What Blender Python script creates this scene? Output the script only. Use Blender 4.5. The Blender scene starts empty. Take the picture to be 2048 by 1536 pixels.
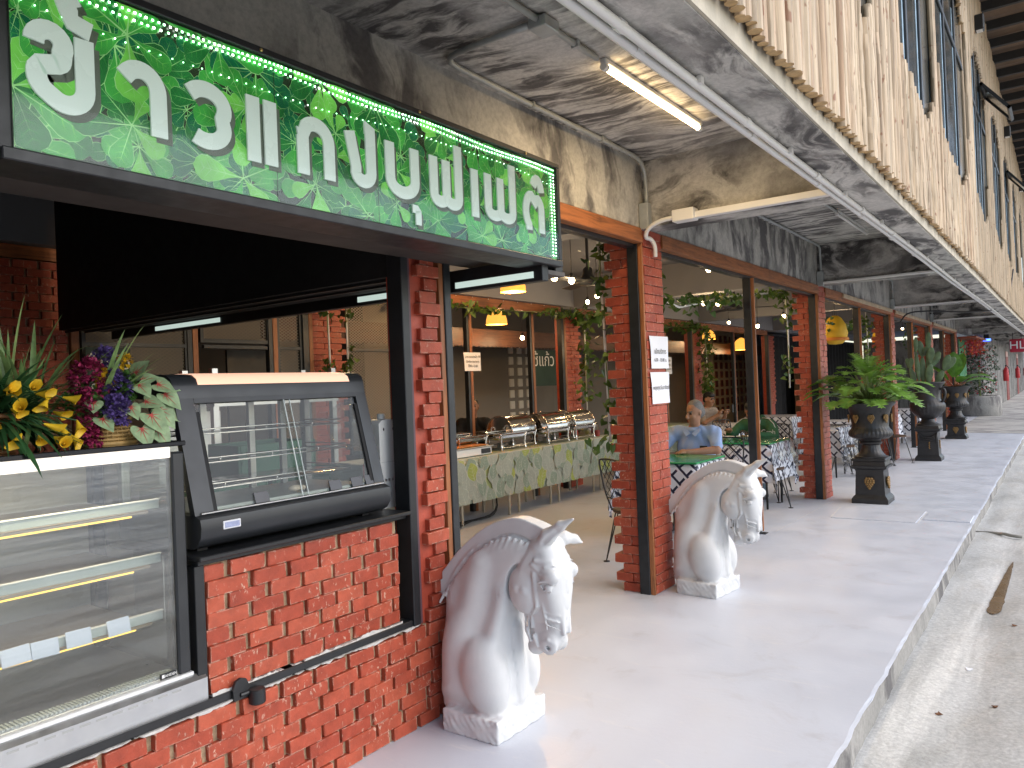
import bpy, math, random
import numpy as np
from mathutils import Vector, Matrix, Euler, noise as mnoise
RND = random.Random(11)
R_ = math.radians
S = bpy.context.scene
COL = S.collection

# ------------------------------------------------------------------ camera, sky, sun, exposure
cam_d = bpy.data.cameras.new('camera')
cam = bpy.data.objects.new('camera', cam_d); COL.objects.link(cam)
right = Vector((0.80907, 0.58643, -0.03997)); back = Vector((0.58635, -0.80994, -0.01402))
_d1 = Vector((1107, 38, 1530)).normalized()
_uz = -(1107 * -0.040 + 38) / 1530
_u = Vector((-0.040, 1, _uz)).normalized()
_r = _u.cross(_d1)
if _r.x < 0: _r = -_r
# rows of _M : world X, Y, Z axes written in camera space (x right, y up, z forward)
_M = (_r, _d1, _u)
def _axis(k, s=1): return Vector((s * _M[0][k], s * _M[1][k], s * _M[2][k]))
ax, ay, az = _axis(0), _axis(1), _axis(2, -1)
cam.matrix_world = Matrix(((ax.x, ay.x, az.x, 0), (ax.y, ay.y, az.y, 0), (ax.z, ay.z, az.z, 1.55), (0, 0, 0, 1)))
cam_d.sensor_width = 36; cam_d.lens = 1530 / 2048 * 36
cam_d.clip_start = 0.05; cam_d.clip_end = 600
S.camera = cam

SUN_EL, SUN_AZ = R_(42), R_(76)          # azimuth measured clockwise from +Y
world = bpy.data.worlds.new('World'); S.world = world; world.use_nodes = True
wn = world.node_tree.nodes; wl = world.node_tree.links; wn.clear()
sky = wn.new('ShaderNodeTexSky'); sky.sky_type = 'NISHITA'; sky.sun_disc = False
sky.sun_elevation = SUN_EL; sky.sun_rotation = SUN_AZ
sky.air_density = 1.0; sky.dust_density = 1.5; sky.ozone_density = 0.6
wb = wn.new('ShaderNodeBackground'); wb.inputs['Strength'].default_value = 0.15
wo = wn.new('ShaderNodeOutputWorld')
wl.new(sky.outputs[0], wb.inputs[0]); wl.new(wb.outputs[0], wo.inputs[0])

sun_d = bpy.data.lights.new('sun', 'SUN'); sun_d.energy = 0.9; sun_d.angle = R_(80); sun_d.color = (1, 0.975, 0.94)
sun = bpy.data.objects.new('sun', sun_d); COL.objects.link(sun)
sv = Vector((math.sin(SUN_AZ) * math.cos(SUN_EL), math.cos(SUN_AZ) * math.cos(SUN_EL), math.sin(SUN_EL)))
sun.rotation_euler = sv.to_track_quat('Z', 'Y').to_euler(); sun.location = (6, 0, 12)

S.view_settings.view_transform = 'Standard'; S.view_settings.look = 'None'
S.view_settings.exposure = 1.0; S.view_settings.gamma = 1.0
S.view_settings.use_curve_mapping = False
S.render.engine = 'CYCLES'
S.cycles.max_bounces = 8; S.cycles.diffuse_bounces = 4; S.cycles.glossy_bounces = 4
S.cycles.transparent_max_bounces = 24; S.cycles.caustics_reflective = False; S.cycles.caustics_refractive = False
S.cycles.sample_clamp_indirect = 4.0

# ------------------------------------------------------------------ object helpers
def wm(o):
    m = o.matrix_basis
    return wm(o.parent) @ o.matrix_parent_inverse @ m if o.parent else m
def put(o, parent=None):
    COL.objects.link(o)
    if parent is not None:
        o.parent = parent; o.matrix_parent_inverse = wm(parent).inverted()
    return o
def tag(o, label=None, cat=None, group=None, kind=None):
    if label: o['label'] = label
    if cat: o['category'] = cat
    if group: o['group'] = group
    if kind: o['kind'] = kind
    return o
def thing(name, label, cat, loc=(0, 0, 0), rz=0, group=None):
    o = bpy.data.objects.new(name, None); o.empty_display_size = 0.1
    o.location = loc; o.rotation_euler = (0, 0, rz); COL.objects.link(o)
    return tag(o, label, cat, group)
def inst(name, mesh, parent=None, loc=(0, 0, 0), rot=(0, 0, 0), scale=(1, 1, 1)):
    """an object sharing mesh data, placed in world coordinates"""
    o = bpy.data.objects.new(name, mesh)
    o.location = loc; o.rotation_euler = rot; o.scale = scale
    return put(o, parent)
def copy_tree(o, parent=None):
    c = o.copy(); COL.objects.link(c)
    if parent is not None: c.parent = parent
    for ch in list(o.children): copy_tree(ch, c)
    return c

class MB:
    """collects shapes into one mesh"""
    def __init__(s): s.v = []; s.f = []; s.mi = []; s.cur = 0
    def add(s, vs, fs):
        b = len(s.v); s.v.extend([tuple(v) for v in vs]); s.f.extend([tuple(i + b for i in f) for f in fs])
        s.mi.extend([s.cur] * len(fs)); return s
    def box(s, x0, x1, y0, y1, z0, z1, M=None):
        vs = [(x, y, z) for z in (z0, z1) for y in (y0, y1) for x in (x0, x1)]
        if M is not None: vs = [M @ Vector(v) for v in vs]
        return s.add(vs, [(0, 2, 3, 1), (4, 5, 7, 6), (0, 1, 5, 4), (2, 6, 7, 3), (0, 4, 6, 2), (1, 3, 7, 5)])
    def bbox(s, x0, x1, y0, y1, z0, z1, b=0.004, M=None):
        """box with chamfered edges"""
        b = min(b, (x1 - x0) * .45, (y1 - y0) * .45, (z1 - z0) * .45)
        cx, cy, cz = (x0 + x1) / 2, (y0 + y1) / 2, (z0 + z1) / 2
        hx, hy, hz = (x1 - x0) / 2, (y1 - y0) / 2, (z1 - z0) / 2
        vs = []; ix = {}
        for sx in (-1, 1):
            for sy in (-1, 1):
                for sz in (-1, 1):
                    for a in range(3):
                        p = [hx, hy, hz]
                        for k in range(3):
                            if k != a: p[k] -= b
                        ix[(sx, sy, sz, a)] = len(vs); vs.append((cx + sx * p[0], cy + sy * p[1], cz + sz * p[2]))
        fs = []
        for a in range(3):
            o1, o2 = [k for k in range(3) if k != a]
            for sg in (-1, 1):
                def g(u, w):
                    t = [0, 0, 0]; t[a] = sg; t[o1] = u; t[o2] = w; return ix[(t[0], t[1], t[2], a)]
                q = (g(-1, -1), g(1, -1), g(1, 1), g(-1, 1))
                flip = (sg > 0) == (a == 1)
                fs.append(q[::-1] if flip else q)
        for a in range(3):      # edges parallel to axis a
            o1, o2 = [k for k in range(3) if k != a]
            for u in (-1, 1):
                for w in (-1, 1):
                    def h(e, face):
                        t = [0, 0, 0]; t[a] = e; t[o1] = u; t[o2] = w; return ix[(t[0], t[1], t[2], face)]
                    fs.append((h(-1, o1), h(1, o1), h(1, o2), h(-1, o2)))
        for sx in (-1, 1):
            for sy in (-1, 1):
                for sz in (-1, 1): fs.append(tuple(ix[(sx, sy, sz, a)] for a in range(3)))
        if M is not None: vs = [M @ Vector(v) for v in vs]
        return s.add(vs, fs)
    def tube(s, pts, r, n=8, cap=True, closed=False, sy=1.0):
        pts = [Vector(p) for p in pts]; m = len(pts)
        rr = r if isinstance(r, (list, tuple)) else [r] * m
        t0 = (pts[1] - pts[0]).normalized()
        ref = Vector((0, 0, 1)) if abs(t0.z) < .9 else Vector((1, 0, 0))
        nx = t0.cross(ref).normalized(); vs = []
        for i, p in enumerate(pts):
            if closed: t = pts[(i + 1) % m] - pts[i - 1]
            else: t = pts[min(i + 1, m - 1)] - pts[max(i - 1, 0)]
            t = t.normalized() if t.length > 1e-9 else t0
            nx = (nx - t * nx.dot(t)); nx = nx.normalized() if nx.length > 1e-6 else t.orthogonal().normalized()
            ny = t.cross(nx)
            for k in range(n):
                a = 2 * math.pi * k / n
                vs.append(p + (nx * math.cos(a) + ny * math.sin(a) * sy) * rr[i])
        fs = []
        for i in range(m if closed else m - 1):
            j = (i + 1) % m
            for k in range(n):
                fs.append((i * n + k, i * n + (k + 1) % n, j * n + (k + 1) % n, j * n + k))
        if cap and not closed:
            fs.append(tuple(range(n))[::-1]); fs.append(tuple((m - 1) * n + k for k in range(n)))
        return s.add(vs, fs)
    def lathe(s, prof, c=(0, 0, 0), n=24, rib=None, cap=True):
        vs = []; m = len(prof)
        for i, (r, z) in enumerate(prof):
            for k in range(n):
                a = 2 * math.pi * k / n
                q = r * (rib(i, a) if rib else 1)
                vs.append((c[0] + q * math.cos(a), c[1] + q * math.sin(a), c[2] + z))
        fs = [(i * n + k, i * n + (k + 1) % n, (i + 1) * n + (k + 1) % n, (i + 1) * n + k) for i in range(m - 1) for k in range(n)]
        if cap: fs.append(tuple(range(n))[::-1]); fs.append(tuple((m - 1) * n + k for k in range(n)))
        return s.add(vs, fs)
    def prism(s, poly, M, d):
        """2D polygon (u,v) extruded by d along local w; M maps (u,v,w)->world"""
        n = len(poly)
        vs = [M @ Vector((u, v, 0)) for u, v in poly] + [M @ Vector((u, v, d)) for u, v in poly]
        fs = [tuple(range(n))[::-1], tuple(range(n, 2 * n))] + [(i, (i + 1) % n, n + (i + 1) % n, n + i) for i in range(n)]
        return s.add(vs, fs)
    def ball(s, c, r, n=10, m=6, sc=(1, 1, 1)):
        vs = [(c[0], c[1], c[2] - r * sc[2])]
        for i in range(1, m):
            t = math.pi * i / m
            for k in range(n):
                a = 2 * math.pi * k / n
                vs.append((c[0] + r * sc[0] * math.sin(t) * math.cos(a), c[1] + r * sc[1] * math.sin(t) * math.sin(a), c[2] - r * sc[2] * math.cos(t)))
        vs.append((c[0], c[1], c[2] + r * sc[2])); L = len(vs) - 1
        fs = [(0, 1 + (k + 1) % n, 1 + k) for k in range(n)]
        fs += [(1 + i * n + k, 1 + i * n + (k + 1) % n, 1 + (i + 1) * n + (k + 1) % n, 1 + (i + 1) * n + k) for i in range(m - 2) for k in range(n)]
        fs += [(1 + (m - 2) * n + k, 1 + (m - 2) * n + (k + 1) % n, L) for k in range(n)]
        return s.add(vs, fs)
    def mesh(s, name, mats, smooth=False):
        me = bpy.data.meshes.new(name); me.from_pydata(s.v, [], s.f)
        for m in (mats if isinstance(mats, (list, tuple)) else [mats]): me.materials.append(m)
        if isinstance(mats, (list, tuple)) and len(mats) > 1: me.polygons.foreach_set('material_index', s.mi)
        if smooth is True: me.shade_smooth()
        elif smooth:
            me.shade_smooth(); me.set_sharp_from_angle(angle=R_(smooth))
        me.update(); return me
    def obj(s, name, mats, parent=None, smooth=False):
        o = bpy.data.objects.new(name, s.mesh(name, mats, smooth)); return put(o, parent)

def BOX(name, mat, parent, x0, x1, y0, y1, z0, z1, b=0):
    m = MB(); (m.bbox(x0, x1, y0, y1, z0, z1, b) if b else m.box(x0, x1, y0, y1, z0, z1))
    return m.obj(name, mat, parent)
def STRUCT(name, mat, m, smooth=False):
    return tag(m.obj(name, mat, None, smooth), kind='structure')
def arc(c, r, a0, a1, n, pl='xz'):
    out = []
    for i in range(n + 1):
        a = a0 + (a1 - a0) * i / n; u, v = r * math.cos(a), r * math.sin(a)
        out.append(Vector((c[0] + u, c[1], c[2] + v)) if pl == 'xz' else Vector((c[0] + u, c[1] + v, c[2])) if pl == 'xy' else Vector((c[0], c[1] + u, c[2] + v)))
    return out
def ring_smooth(pts, k=2, closed=False):
    pts = [Vector(p) for p in pts]
    for _ in range(k):
        q = [] if closed else [pts[0]]
        for i in range(len(pts) if closed else len(pts) - 1):
            a, b = pts[i], pts[(i + 1) % len(pts)]
            q += [a * .75 + b * .25, a * .25 + b * .75]
        if not closed: q.append(pts[-1])
        pts = q
    return pts

# ------------------------------------------------------------------ materials
def new_mat(name):
    m = bpy.data.materials.new(name); m.use_nodes = True
    nt = m.node_tree; b = nt.nodes['Principled BSDF']
    return m, nt, b
def N(nt, t, **kw):
    n = nt.nodes.new(t)
    for k, v in kw.items():
        if k in n.inputs: n.inputs[k].default_value = v
        else: setattr(n, k, v)
    return n
def RAMP(nt, stops, interp='LINEAR'):
    n = nt.nodes.new('ShaderNodeValToRGB'); e = n.color_ramp.elements; n.color_ramp.interpolation = interp
    while len(e) < len(stops): e.new(0.5)
    for i, (p, c) in enumerate(stops):
        e[i].position = p; e[i].color = (c[0], c[1], c[2], 1) if not isinstance(c, (int, float)) else (c, c, c, 1)
    return n
def MIX(nt, a, b, fac, mode='MIX'):
    n = nt.nodes.new('ShaderNodeMix'); n.data_type = 'RGBA'; n.blend_type = mode
    for sock, val in ((n.inputs['Factor'], fac), (n.inputs['A'], a), (n.inputs['B'], b)):
        if isinstance(val, bpy.types.NodeSocket): nt.links.new(val, sock)
        elif isinstance(val, (int, float)): sock.default_value = val
        else: sock.default_value = (val[0], val[1], val[2], 1)
    return n.outputs['Result']
def POS(nt, scale=(1, 1, 1), rot=(0, 0, 0), space='pos'):
    if space == 'pos': src = nt.nodes.new('ShaderNodeNewGeometry').outputs['Position']
    else: src = nt.nodes.new('ShaderNodeTexCoord').outputs['Object']
    mp = nt.nodes.new('ShaderNodeMapping'); mp.inputs['Scale'].default_value = scale; mp.inputs['Rotation'].default_value = rot
    nt.links.new(src, mp.inputs['Vector']); return mp.outputs['Vector']
def NOISE(nt, vec, scale=5, detail=4, rough=.55, dist=0.0):
    n = nt.nodes.new('ShaderNodeTexNoise'); n.inputs['Scale'].default_value = scale; n.inputs['Detail'].default_value = detail
    n.inputs['Roughness'].default_value = rough; n.inputs['Distortion'].default_value = dist
    if vec is not None: nt.links.new(vec, n.inputs['Vector'])
    return n.outputs['Fac']
def BUMP(nt, b, h, strength=.3, dist=.01):
    n = nt.nodes.new('ShaderNodeBump'); n.inputs['Strength'].default_value = strength; n.inputs['Distance'].default_value = dist
    nt.links.new(h, n.inputs['Height']); nt.links.new(n.outputs[0], b.inputs['Normal'])
MC = {}
def mat(name, c, rough=.5, metal=0.0, var=.12, vs=6.0, bump=0.0, bs=60.0, coat=0.0, emit=0.0, objvar=0.0, spec=None, trans=0.0):
    """plain procedural material: colour with soft noise variation, roughness breakup and optional relief"""
    if name in MC: return MC[name]
    m, nt, b = new_mat(name)
    p = POS(nt); f = NOISE(nt, p, vs, 5)
    lo = [x * (1 - var) for x in c]; hi = [min(1, x * (1 + var)) for x in c]
    r = RAMP(nt, [(.25, lo), (.75, hi)]); nt.links.new(f, r.inputs[0]); out = r.outputs[0]
    if objvar:
        oi = nt.nodes.new('ShaderNodeObjectInfo')
        rr = RAMP(nt, [(0, 1 - objvar), (1, 1 + objvar)]); nt.links.new(oi.outputs['Random'], rr.inputs[0])
        out = MIX(nt, out, rr.outputs[0], 1.0, 'MULTIPLY')
    nt.links.new(out, b.inputs['Base Color'])
    g = RAMP(nt, [(.2, max(0.02, rough - .08)), (.8, min(1, rough + .1))]); nt.links.new(NOISE(nt, p, vs * 2.3, 4), g.inputs[0]); nt.links.new(g.outputs[0], b.inputs['Roughness'])
    b.inputs['Metallic'].default_value = metal
    if coat: b.inputs['Coat Weight'].default_value = coat
    if spec is not None: b.inputs['Specular IOR Level'].default_value = spec
    if emit: b.inputs['Emission Color'].default_value = (*c, 1); b.inputs['Emission Strength'].default_value = emit
    if trans: b.inputs['Subsurface Weight'].default_value = trans; b.inputs['Subsurface Radius'].default_value = (.02, .02, .01)
    if bump: BUMP(nt, b, NOISE(nt, p, bs, 4), bump, .006)
    MC[name] = m; return m

def concrete(name, strokes, rot=(0, 0, 0), light=.40, dark=.055, mid=.22, cover=.5, warm=0.03):
    """smoky brushed loft plaster: pale grey with dark dry-brush strokes"""
    m, nt, b = new_mat(name)
    p0 = POS(nt)
    wv = N(nt, 'ShaderNodeTexNoise', Scale=1.1, Detail=3.0); nt.links.new(p0, wv.inputs['Vector'])
    add = N(nt, 'ShaderNodeMixRGB', blend_type='LINEAR_LIGHT'); add.inputs[0].default_value = .28
    nt.links.new(p0, add.inputs[1]); nt.links.new(wv.outputs['Color'], add.inputs[2])
    mp = N(nt, 'ShaderNodeMapping'); mp.inputs['Scale'].default_value = strokes; mp.inputs['Rotation'].default_value = rot
    nt.links.new(add.outputs[0], mp.inputs['Vector'])
    st = NOISE(nt, mp.outputs[0], 1.0, 7, .62, .35)
    big = NOISE(nt, p0, 1.6, 4, .6, .5)
    fine = NOISE(nt, p0, 38, 5, .7)
    base = RAMP(nt, [(.3, [light * .68, light * .66, light * (.64 - warm)]), (.7, [light, light * .955, light * (.915 - warm)])]); nt.links.new(big, base.inputs[0])
    msk = RAMP(nt, [(.43, 1.0), (.50, .55), (.56, 0.0)]); nt.links.new(st, msk.inputs[0])
    patch = RAMP(nt, [(.46, 1.0), (.50 + cover * .14, .12)]); nt.links.new(NOISE(nt, p0, 1.05, 3, .5, .8), patch.inputs[0])
    k = N(nt, 'ShaderNodeMath', operation='MULTIPLY'); nt.links.new(msk.outputs[0], k.inputs[0]); nt.links.new(patch.outputs[0], k.inputs[1])
    c1 = MIX(nt, base.outputs[0], [dark, dark * .94, dark * .92], k.outputs[0])
    sp = RAMP(nt, [(.35, .78), (.6, 1.08)]); nt.links.new(fine, sp.inputs[0])
    nt.links.new(MIX(nt, c1, sp.outputs[0], .8, 'MULTIPLY'), b.inputs['Base Color'])
    b.inputs['Roughness'].default_value = .85
    h = N(nt, 'ShaderNodeMath', operation='MULTIPLY_ADD'); nt.links.new(fine, h.inputs[0]); h.inputs[1].default_value = .35; nt.links.new(st, h.inputs[2])
    BUMP(nt, b, h.outputs[0], .35, .012)
    return m

def glass_mat(name, tint=(.96, .98, .97), ior=1.5, rough=.01):
    """thin clear sheet: transparent with a Schlick reflection, the same from both sides"""
    m = bpy.data.materials.new(name); m.use_nodes = True; nt = m.node_tree; nt.nodes.clear()
    o = N(nt, 'ShaderNodeOutputMaterial'); t = N(nt, 'ShaderNodeBsdfTransparent'); g = N(nt, 'ShaderNodeBsdfGlossy'); lw = N(nt, 'ShaderNodeLayerWeight')
    t.inputs[0].default_value = (*tint, 1); g.inputs['Roughness'].default_value = rough; f0 = ((ior - 1) / (ior + 1)) ** 2
    nz = NOISE(nt, POS(nt), 1.3, 2); bp = N(nt, 'ShaderNodeBump', Strength=.03, Distance=.02); nt.links.new(nz, bp.inputs['Height'])
    nt.links.new(bp.outputs[0], g.inputs['Normal'])
    pw = N(nt, 'ShaderNodeMath', operation='POWER'); nt.links.new(lw.outputs['Facing'], pw.inputs[0]); pw.inputs[1].default_value = 5
    fr = N(nt, 'ShaderNodeMath', operation='MULTIPLY_ADD'); nt.links.new(pw.outputs[0], fr.inputs[0]); fr.inputs[1].default_value = 1 - f0; fr.inputs[2].default_value = f0
    mx = N(nt, 'ShaderNodeMixShader'); nt.links.new(fr.outputs[0], mx.inputs[0]); nt.links.new(t.outputs[0], mx.inputs[1]); nt.links.new(g.outputs[0], mx.inputs[2])
    nt.links.new(mx.outputs[0], o.inputs[0]); return m

def emit_mat(name, c, s):
    if name in MC: return MC[name]
    m = bpy.data.materials.new(name); m.use_nodes = True; nt = m.node_tree; nt.nodes.clear()
    o = N(nt, 'ShaderNodeOutputMaterial'); e = N(nt, 'ShaderNodeEmission'); e.inputs[0].default_value = (*c, 1); e.inputs[1].default_value = s
    nt.links.new(e.outputs[0], o.inputs[0]); MC[name] = m; return m

M_BLACK = mat('black_paint', (.013, .014, .016), .42, var=.3, vs=9, bump=.05, bs=40)
M_BLACKM = mat('black_matt', (.008, .008, .009), .75, var=.3)
M_STEELPOST = mat('black_steel', (.018, .02, .023), .38, var=.4, vs=14, bump=.12, bs=120)
M_CHROME = mat('polished_steel', (.74, .72, .69), .14, 1.0, var=.06, vs=10)
M_STEEL = mat('brushed_steel', (.56, .57, .58), .33, 1.0, var=.08, vs=8)
M_PIPE = mat('galvanised_pipe', (.42, .44, .43), .48, .35, var=.15, vs=12)
M_WPLASTIC = mat('white_plastic', (.78, .77, .74), .42, var=.05, vs=4)
M_PAPER = mat('white_paper', (.84, .85, .90), .85, var=.03, vs=5, bump=.08, bs=18)
M_INK = mat('black_ink', (.02, .02, .025), .7, var=.1)
M_GREYPAINT = mat('grey_wall_paint', (.19, .19, .20), .7, var=.06, vs=2, bump=.05, bs=50)
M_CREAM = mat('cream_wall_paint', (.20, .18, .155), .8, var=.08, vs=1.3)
M_WIRE = mat('black_wire', (.012, .012, .013), .5, var=.2)

def wood_mat(name, c, dark=.45, axis=(0.6, 9, 9), rough=.5):
    m, nt, b = new_mat(name); p = POS(nt, axis)
    g = NOISE(nt, p, 4, 6, .6, 1.2); r = RAMP(nt, [(.3, [x * dark for x in c]), (.55, c), (.75, [min(1, x * 1.2) for x in c])]); nt.links.new(g, r.inputs[0])
    oi = nt.nodes.new('ShaderNodeObjectInfo'); rr = RAMP(nt, [(0, .85), (1, 1.12)]); nt.links.new(oi.outputs['Random'], rr.inputs[0])
    blot = RAMP(nt, [(.33, .55), (.45, 1.0)]); nt.links.new(NOISE(nt, POS(nt), 3.1, 4), blot.inputs[0])
    nt.links.new(MIX(nt, MIX(nt, r.outputs[0], rr.outputs[0], 1, 'MULTIPLY'), blot.outputs[0], .7, 'MULTIPLY'), b.inputs['Base Color'])
    b.inputs['Roughness'].default_value = rough; BUMP(nt, b, g, .25, .004); return m
M_WOODY = wood_mat('orange_stained_wood_beam', (.36, .125, .04), axis=(9, .7, 9))
M_WOODZ = wood_mat('orange_stained_wood_post', (.36, .13, .045), axis=(9, 9, .7))

def brick_mat(name, c, fleck=.5):
    m, nt, b = new_mat(name); p = POS(nt)
    oi = nt.nodes.new('ShaderNodeObjectInfo')
    v = RAMP(nt, [(0, [c[0] * .84, c[1] * .74, c[2] * .74]), (.5, c), (1, [c[0] * 1.08, c[1] * 1.2, c[2] * 1.2])]); nt.links.new(oi.outputs['Random'], v.inputs[0])
    n1 = RAMP(nt, [(.3, .72), (.7, 1.12)]); nt.links.new(NOISE(nt, p, 16, 6, .65), n1.inputs[0])
    col = MIX(nt, v.outputs[0], n1.outputs[0], 1, 'MULTIPLY')
    fl = RAMP(nt, [(.60, 0.0), (.66, fleck)]); nt.links.new(NOISE(nt, POS(nt, (1, 1, .55)), 62, 3, .6, .4), fl.inputs[0])
    blob = RAMP(nt, [(.45, 0.0), (.62, 1.0)]); nt.links.new(NOISE(nt, p, 7, 3), blob.inputs[0])
    k = N(nt, 'ShaderNodeMath', operation='MULTIPLY'); nt.links.new(fl.outputs[0], k.inputs[0]); nt.links.new(blob.outputs[0], k.inputs[1])
    # bare pale clay where edges are chipped
    be = N(nt, 'ShaderNodeBevel', samples=4); be.inputs['Radius'].default_value = .006
    ge = nt.nodes.new('ShaderNodeNewGeometry'); dp = N(nt, 'ShaderNodeVectorMath', operation='DOT_PRODUCT')
    nt.links.new(be.outputs[0], dp.inputs[0]); nt.links.new(ge.outputs['Normal'], dp.inputs[1])
    ed = RAMP(nt, [(.80, 1.0), (.97, 0.0)]); nt.links.new(dp.outputs['Value'], ed.inputs[0])
    en = RAMP(nt, [(.46, 0.0), (.56, .9)]); nt.links.new(NOISE(nt, p, 30, 3), en.inputs[0])
    k2 = N(nt, 'ShaderNodeMath', operation='MULTIPLY'); nt.links.new(ed.outputs[0], k2.inputs[0]); nt.links.new(en.outputs[0], k2.inputs[1])
    k3 = N(nt, 'ShaderNodeMath', operation='MAXIMUM'); nt.links.new(k.outputs[0], k3.inputs[0]); nt.links.new(k2.outputs[0], k3.inputs[1])
    nt.links.new(MIX(nt, col, (.62, .44, .33), k3.outputs[0]), b.inputs['Base Color'])
    b.inputs['Roughness'].default_value = .52; b.inputs['Specular IOR Level'].default_value = .4
    BUMP(nt, b, NOISE(nt, p, 55, 6, .7), .55, .005); return m
M_BRICK = brick_mat('red_painted_brick', (.41, .075, .037), .75)
M_MORTAR = mat('sandy_mortar', (.33, .235, .145), .9, var=.45, vs=25, bump=.8, bs=90)
M_MORTARW = mat('pale_cement', (.55, .53, .50), .9, var=.25, vs=30, bump=.8, bs=90)
M_REDPLASTER = mat('red_painted_plaster', (.38, .065, .035), .5, var=.25, vs=12, bump=.3, bs=60)
# ------------------------------------------------------------------ the setting: ground, road, slabs
FX = -2.46                                     # street-side plane of the shop front
BAY = 4.88
COLY = [5.07 + BAY * k for k in range(5)]      # brick columns
END = 26.5

def floor_mat():
    m, nt, b = new_mat('pale_grey_epoxy_floor'); p = POS(nt)
    big = NOISE(nt, p, .8, 4, .6); fine = NOISE(nt, p, 30, 5, .7)
    c = RAMP(nt, [(.3, (.52, .545, .60)), (.7, (.60, .625, .675))]); nt.links.new(big, c.inputs[0])
    scr = RAMP(nt, [(.60, 0.0), (.68, .5)]); nt.links.new(NOISE(nt, POS(nt, (1.2, 7, 1), (0, 0, .5)), 2.2, 6, .7, .6), scr.inputs[0])
    c2 = MIX(nt, c.outputs[0], (.66, .66, .665), scr.outputs[0])
    spk = RAMP(nt, [(.74, 0.0), (.79, .6)]); nt.links.new(NOISE(nt, p, 46, 2, .5), spk.inputs[0])
    spb = RAMP(nt, [(.5, 0.0), (.64, 1.0)]); nt.links.new(NOISE(nt, p, 2.3, 3), spb.inputs[0])
    k = N(nt, 'ShaderNodeMath', operation='MULTIPLY'); nt.links.new(spk.outputs[0], k.inputs[0]); nt.links.new(spb.outputs[0], k.inputs[1])
    c3 = MIX(nt, c2, (.30, .29, .28), k.outputs[0])
    scuff = RAMP(nt, [(.55, 0.0), (.70, .42)]); nt.links.new(NOISE(nt, p, 1.7, 6, .65, 1.5), scuff.inputs[0])
    nt.links.new(MIX(nt, c3, (.42, .41, .41), scuff.outputs[0]), b.inputs['Base Color'])
    rr = RAMP(nt, [(.3, .30), (.7, .52)]); nt.links.new(NOISE(nt, p, 3.2, 5), rr.inputs[0]); nt.links.new(rr.outputs[0], b.inputs['Roughness'])
    h = N(nt, 'ShaderNodeMath', operation='MULTIPLY_ADD'); nt.links.new(NOISE(nt, p, 5, 3), h.inputs[0]); h.inputs[1].default_value = 2.0; nt.links.new(fine, h.inputs[2])
    BUMP(nt, b, h.outputs[0], .16, .006); return m
M_FLOOR = floor_mat()

def road_mat():
    m, nt, b = new_mat('weathered_concrete_road'); p = POS(nt)
    big = NOISE(nt, POS(nt, (1, .45, 1)), 1.3, 6, .62, .6)
    c = RAMP(nt, [(.28, (.33, .325, .30)), (.48, (.50, .495, .47)), (.7, (.62, .615, .59))]); nt.links.new(big, c.inputs[0])
    stain = RAMP(nt, [(.52, 0.0), (.68, .45)]); nt.links.new(NOISE(nt, POS(nt, (1.2, .5, 1)), 1.9, 5, .6, 1.0), stain.inputs[0])
    c1 = MIX(nt, c.outputs[0], (.42, .385, .33), stain.outputs[0])
    tr = RAMP(nt, [(.52, 0.0), (.64, .85)]); nt.links.new(NOISE(nt, POS(nt, (3.2, .22, 1)), 1.5, 5, .6, .4), tr.inputs[0])
    c2 = MIX(nt, c1, (.70, .69, .65), tr.outputs[0])
    fine = NOISE(nt, p, 42, 6, .75); f = RAMP(nt, [(.3, .68), (.7, 1.15)]); nt.links.new(fine, f.inputs[0])
    nt.links.new(MIX(nt, c2, f.outputs[0], 1, 'MULTIPLY'), b.inputs['Base Color'])
    wet = RAMP(nt, [(.42, .85), (.62, .48)]); nt.links.new(NOISE(nt, POS(nt, (2, .35, 1)), 1.1, 4), wet.inputs[0]); nt.links.new(wet.outputs[0], b.inputs['Roughness'])
    h = N(nt, 'ShaderNodeMath', operation='MULTIPLY_ADD'); nt.links.new(NOISE(nt, p, 9, 4), h.inputs[0]); h.inputs[1].default_value = 1.5; nt.links.new(fine, h.inputs[2])
    BUMP(nt, b, h.outputs[0], .45, .012); return m
M_ROAD = road_mat()
M_KERB = concrete('kerb_concrete', (5, 5, 3), light=.36, dark=.12, cover=.5)

# terrain far and wide
g = MB(); g.add([(-300, -300, -.42), (300, -300, -.42), (300, 300, -.42), (-300, 300, -.42)], [(0, 1, 2, 3)])
STRUCT('ground', mat('earth_ground', (.22, .2, .16), .9, var=.3, vs=.6), g)
# pavement slab with a ragged painted edge, kerb face below it
ys = [-4 + .09 * i for i in range(int(34 / .09))] + [30 + i for i in range(0, 60, 2)]
edge = [-.80 + .010 * mnoise.noise((0, y * 6, 3)) + .012 * mnoise.noise((5, y * 1.1, 0)) for y in ys]
g = MB(); n = len(ys)
g.add([(-12, y, 0) for y in ys] + [(e - .018, y, 0) for e, y in zip(edge, ys)] + [(e, y, -.003 - .010 * abs(mnoise.noise((2, y * 9, 1)))) for e, y in zip(edge, ys)],
      [(i, n + i, n + i + 1, i + 1) for i in range(n - 1)] + [(n + i, 2 * n + i, 2 * n + i + 1, n + i + 1) for i in range(n - 1)])
STRUCT('pavement', M_FLOOR, g)
g = MB()
g.add([(e - .004, y, -.004) for e, y in zip(edge, ys)] + [(e + .012 + .008 * mnoise.noise((9, y * 3, 1)), y, -.30) for e, y in zip(edge, ys)], [(i, n + i, n + i + 1, i + 1) for i in range(n - 1)])
STRUCT('kerb', M_KERB, g)
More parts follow.
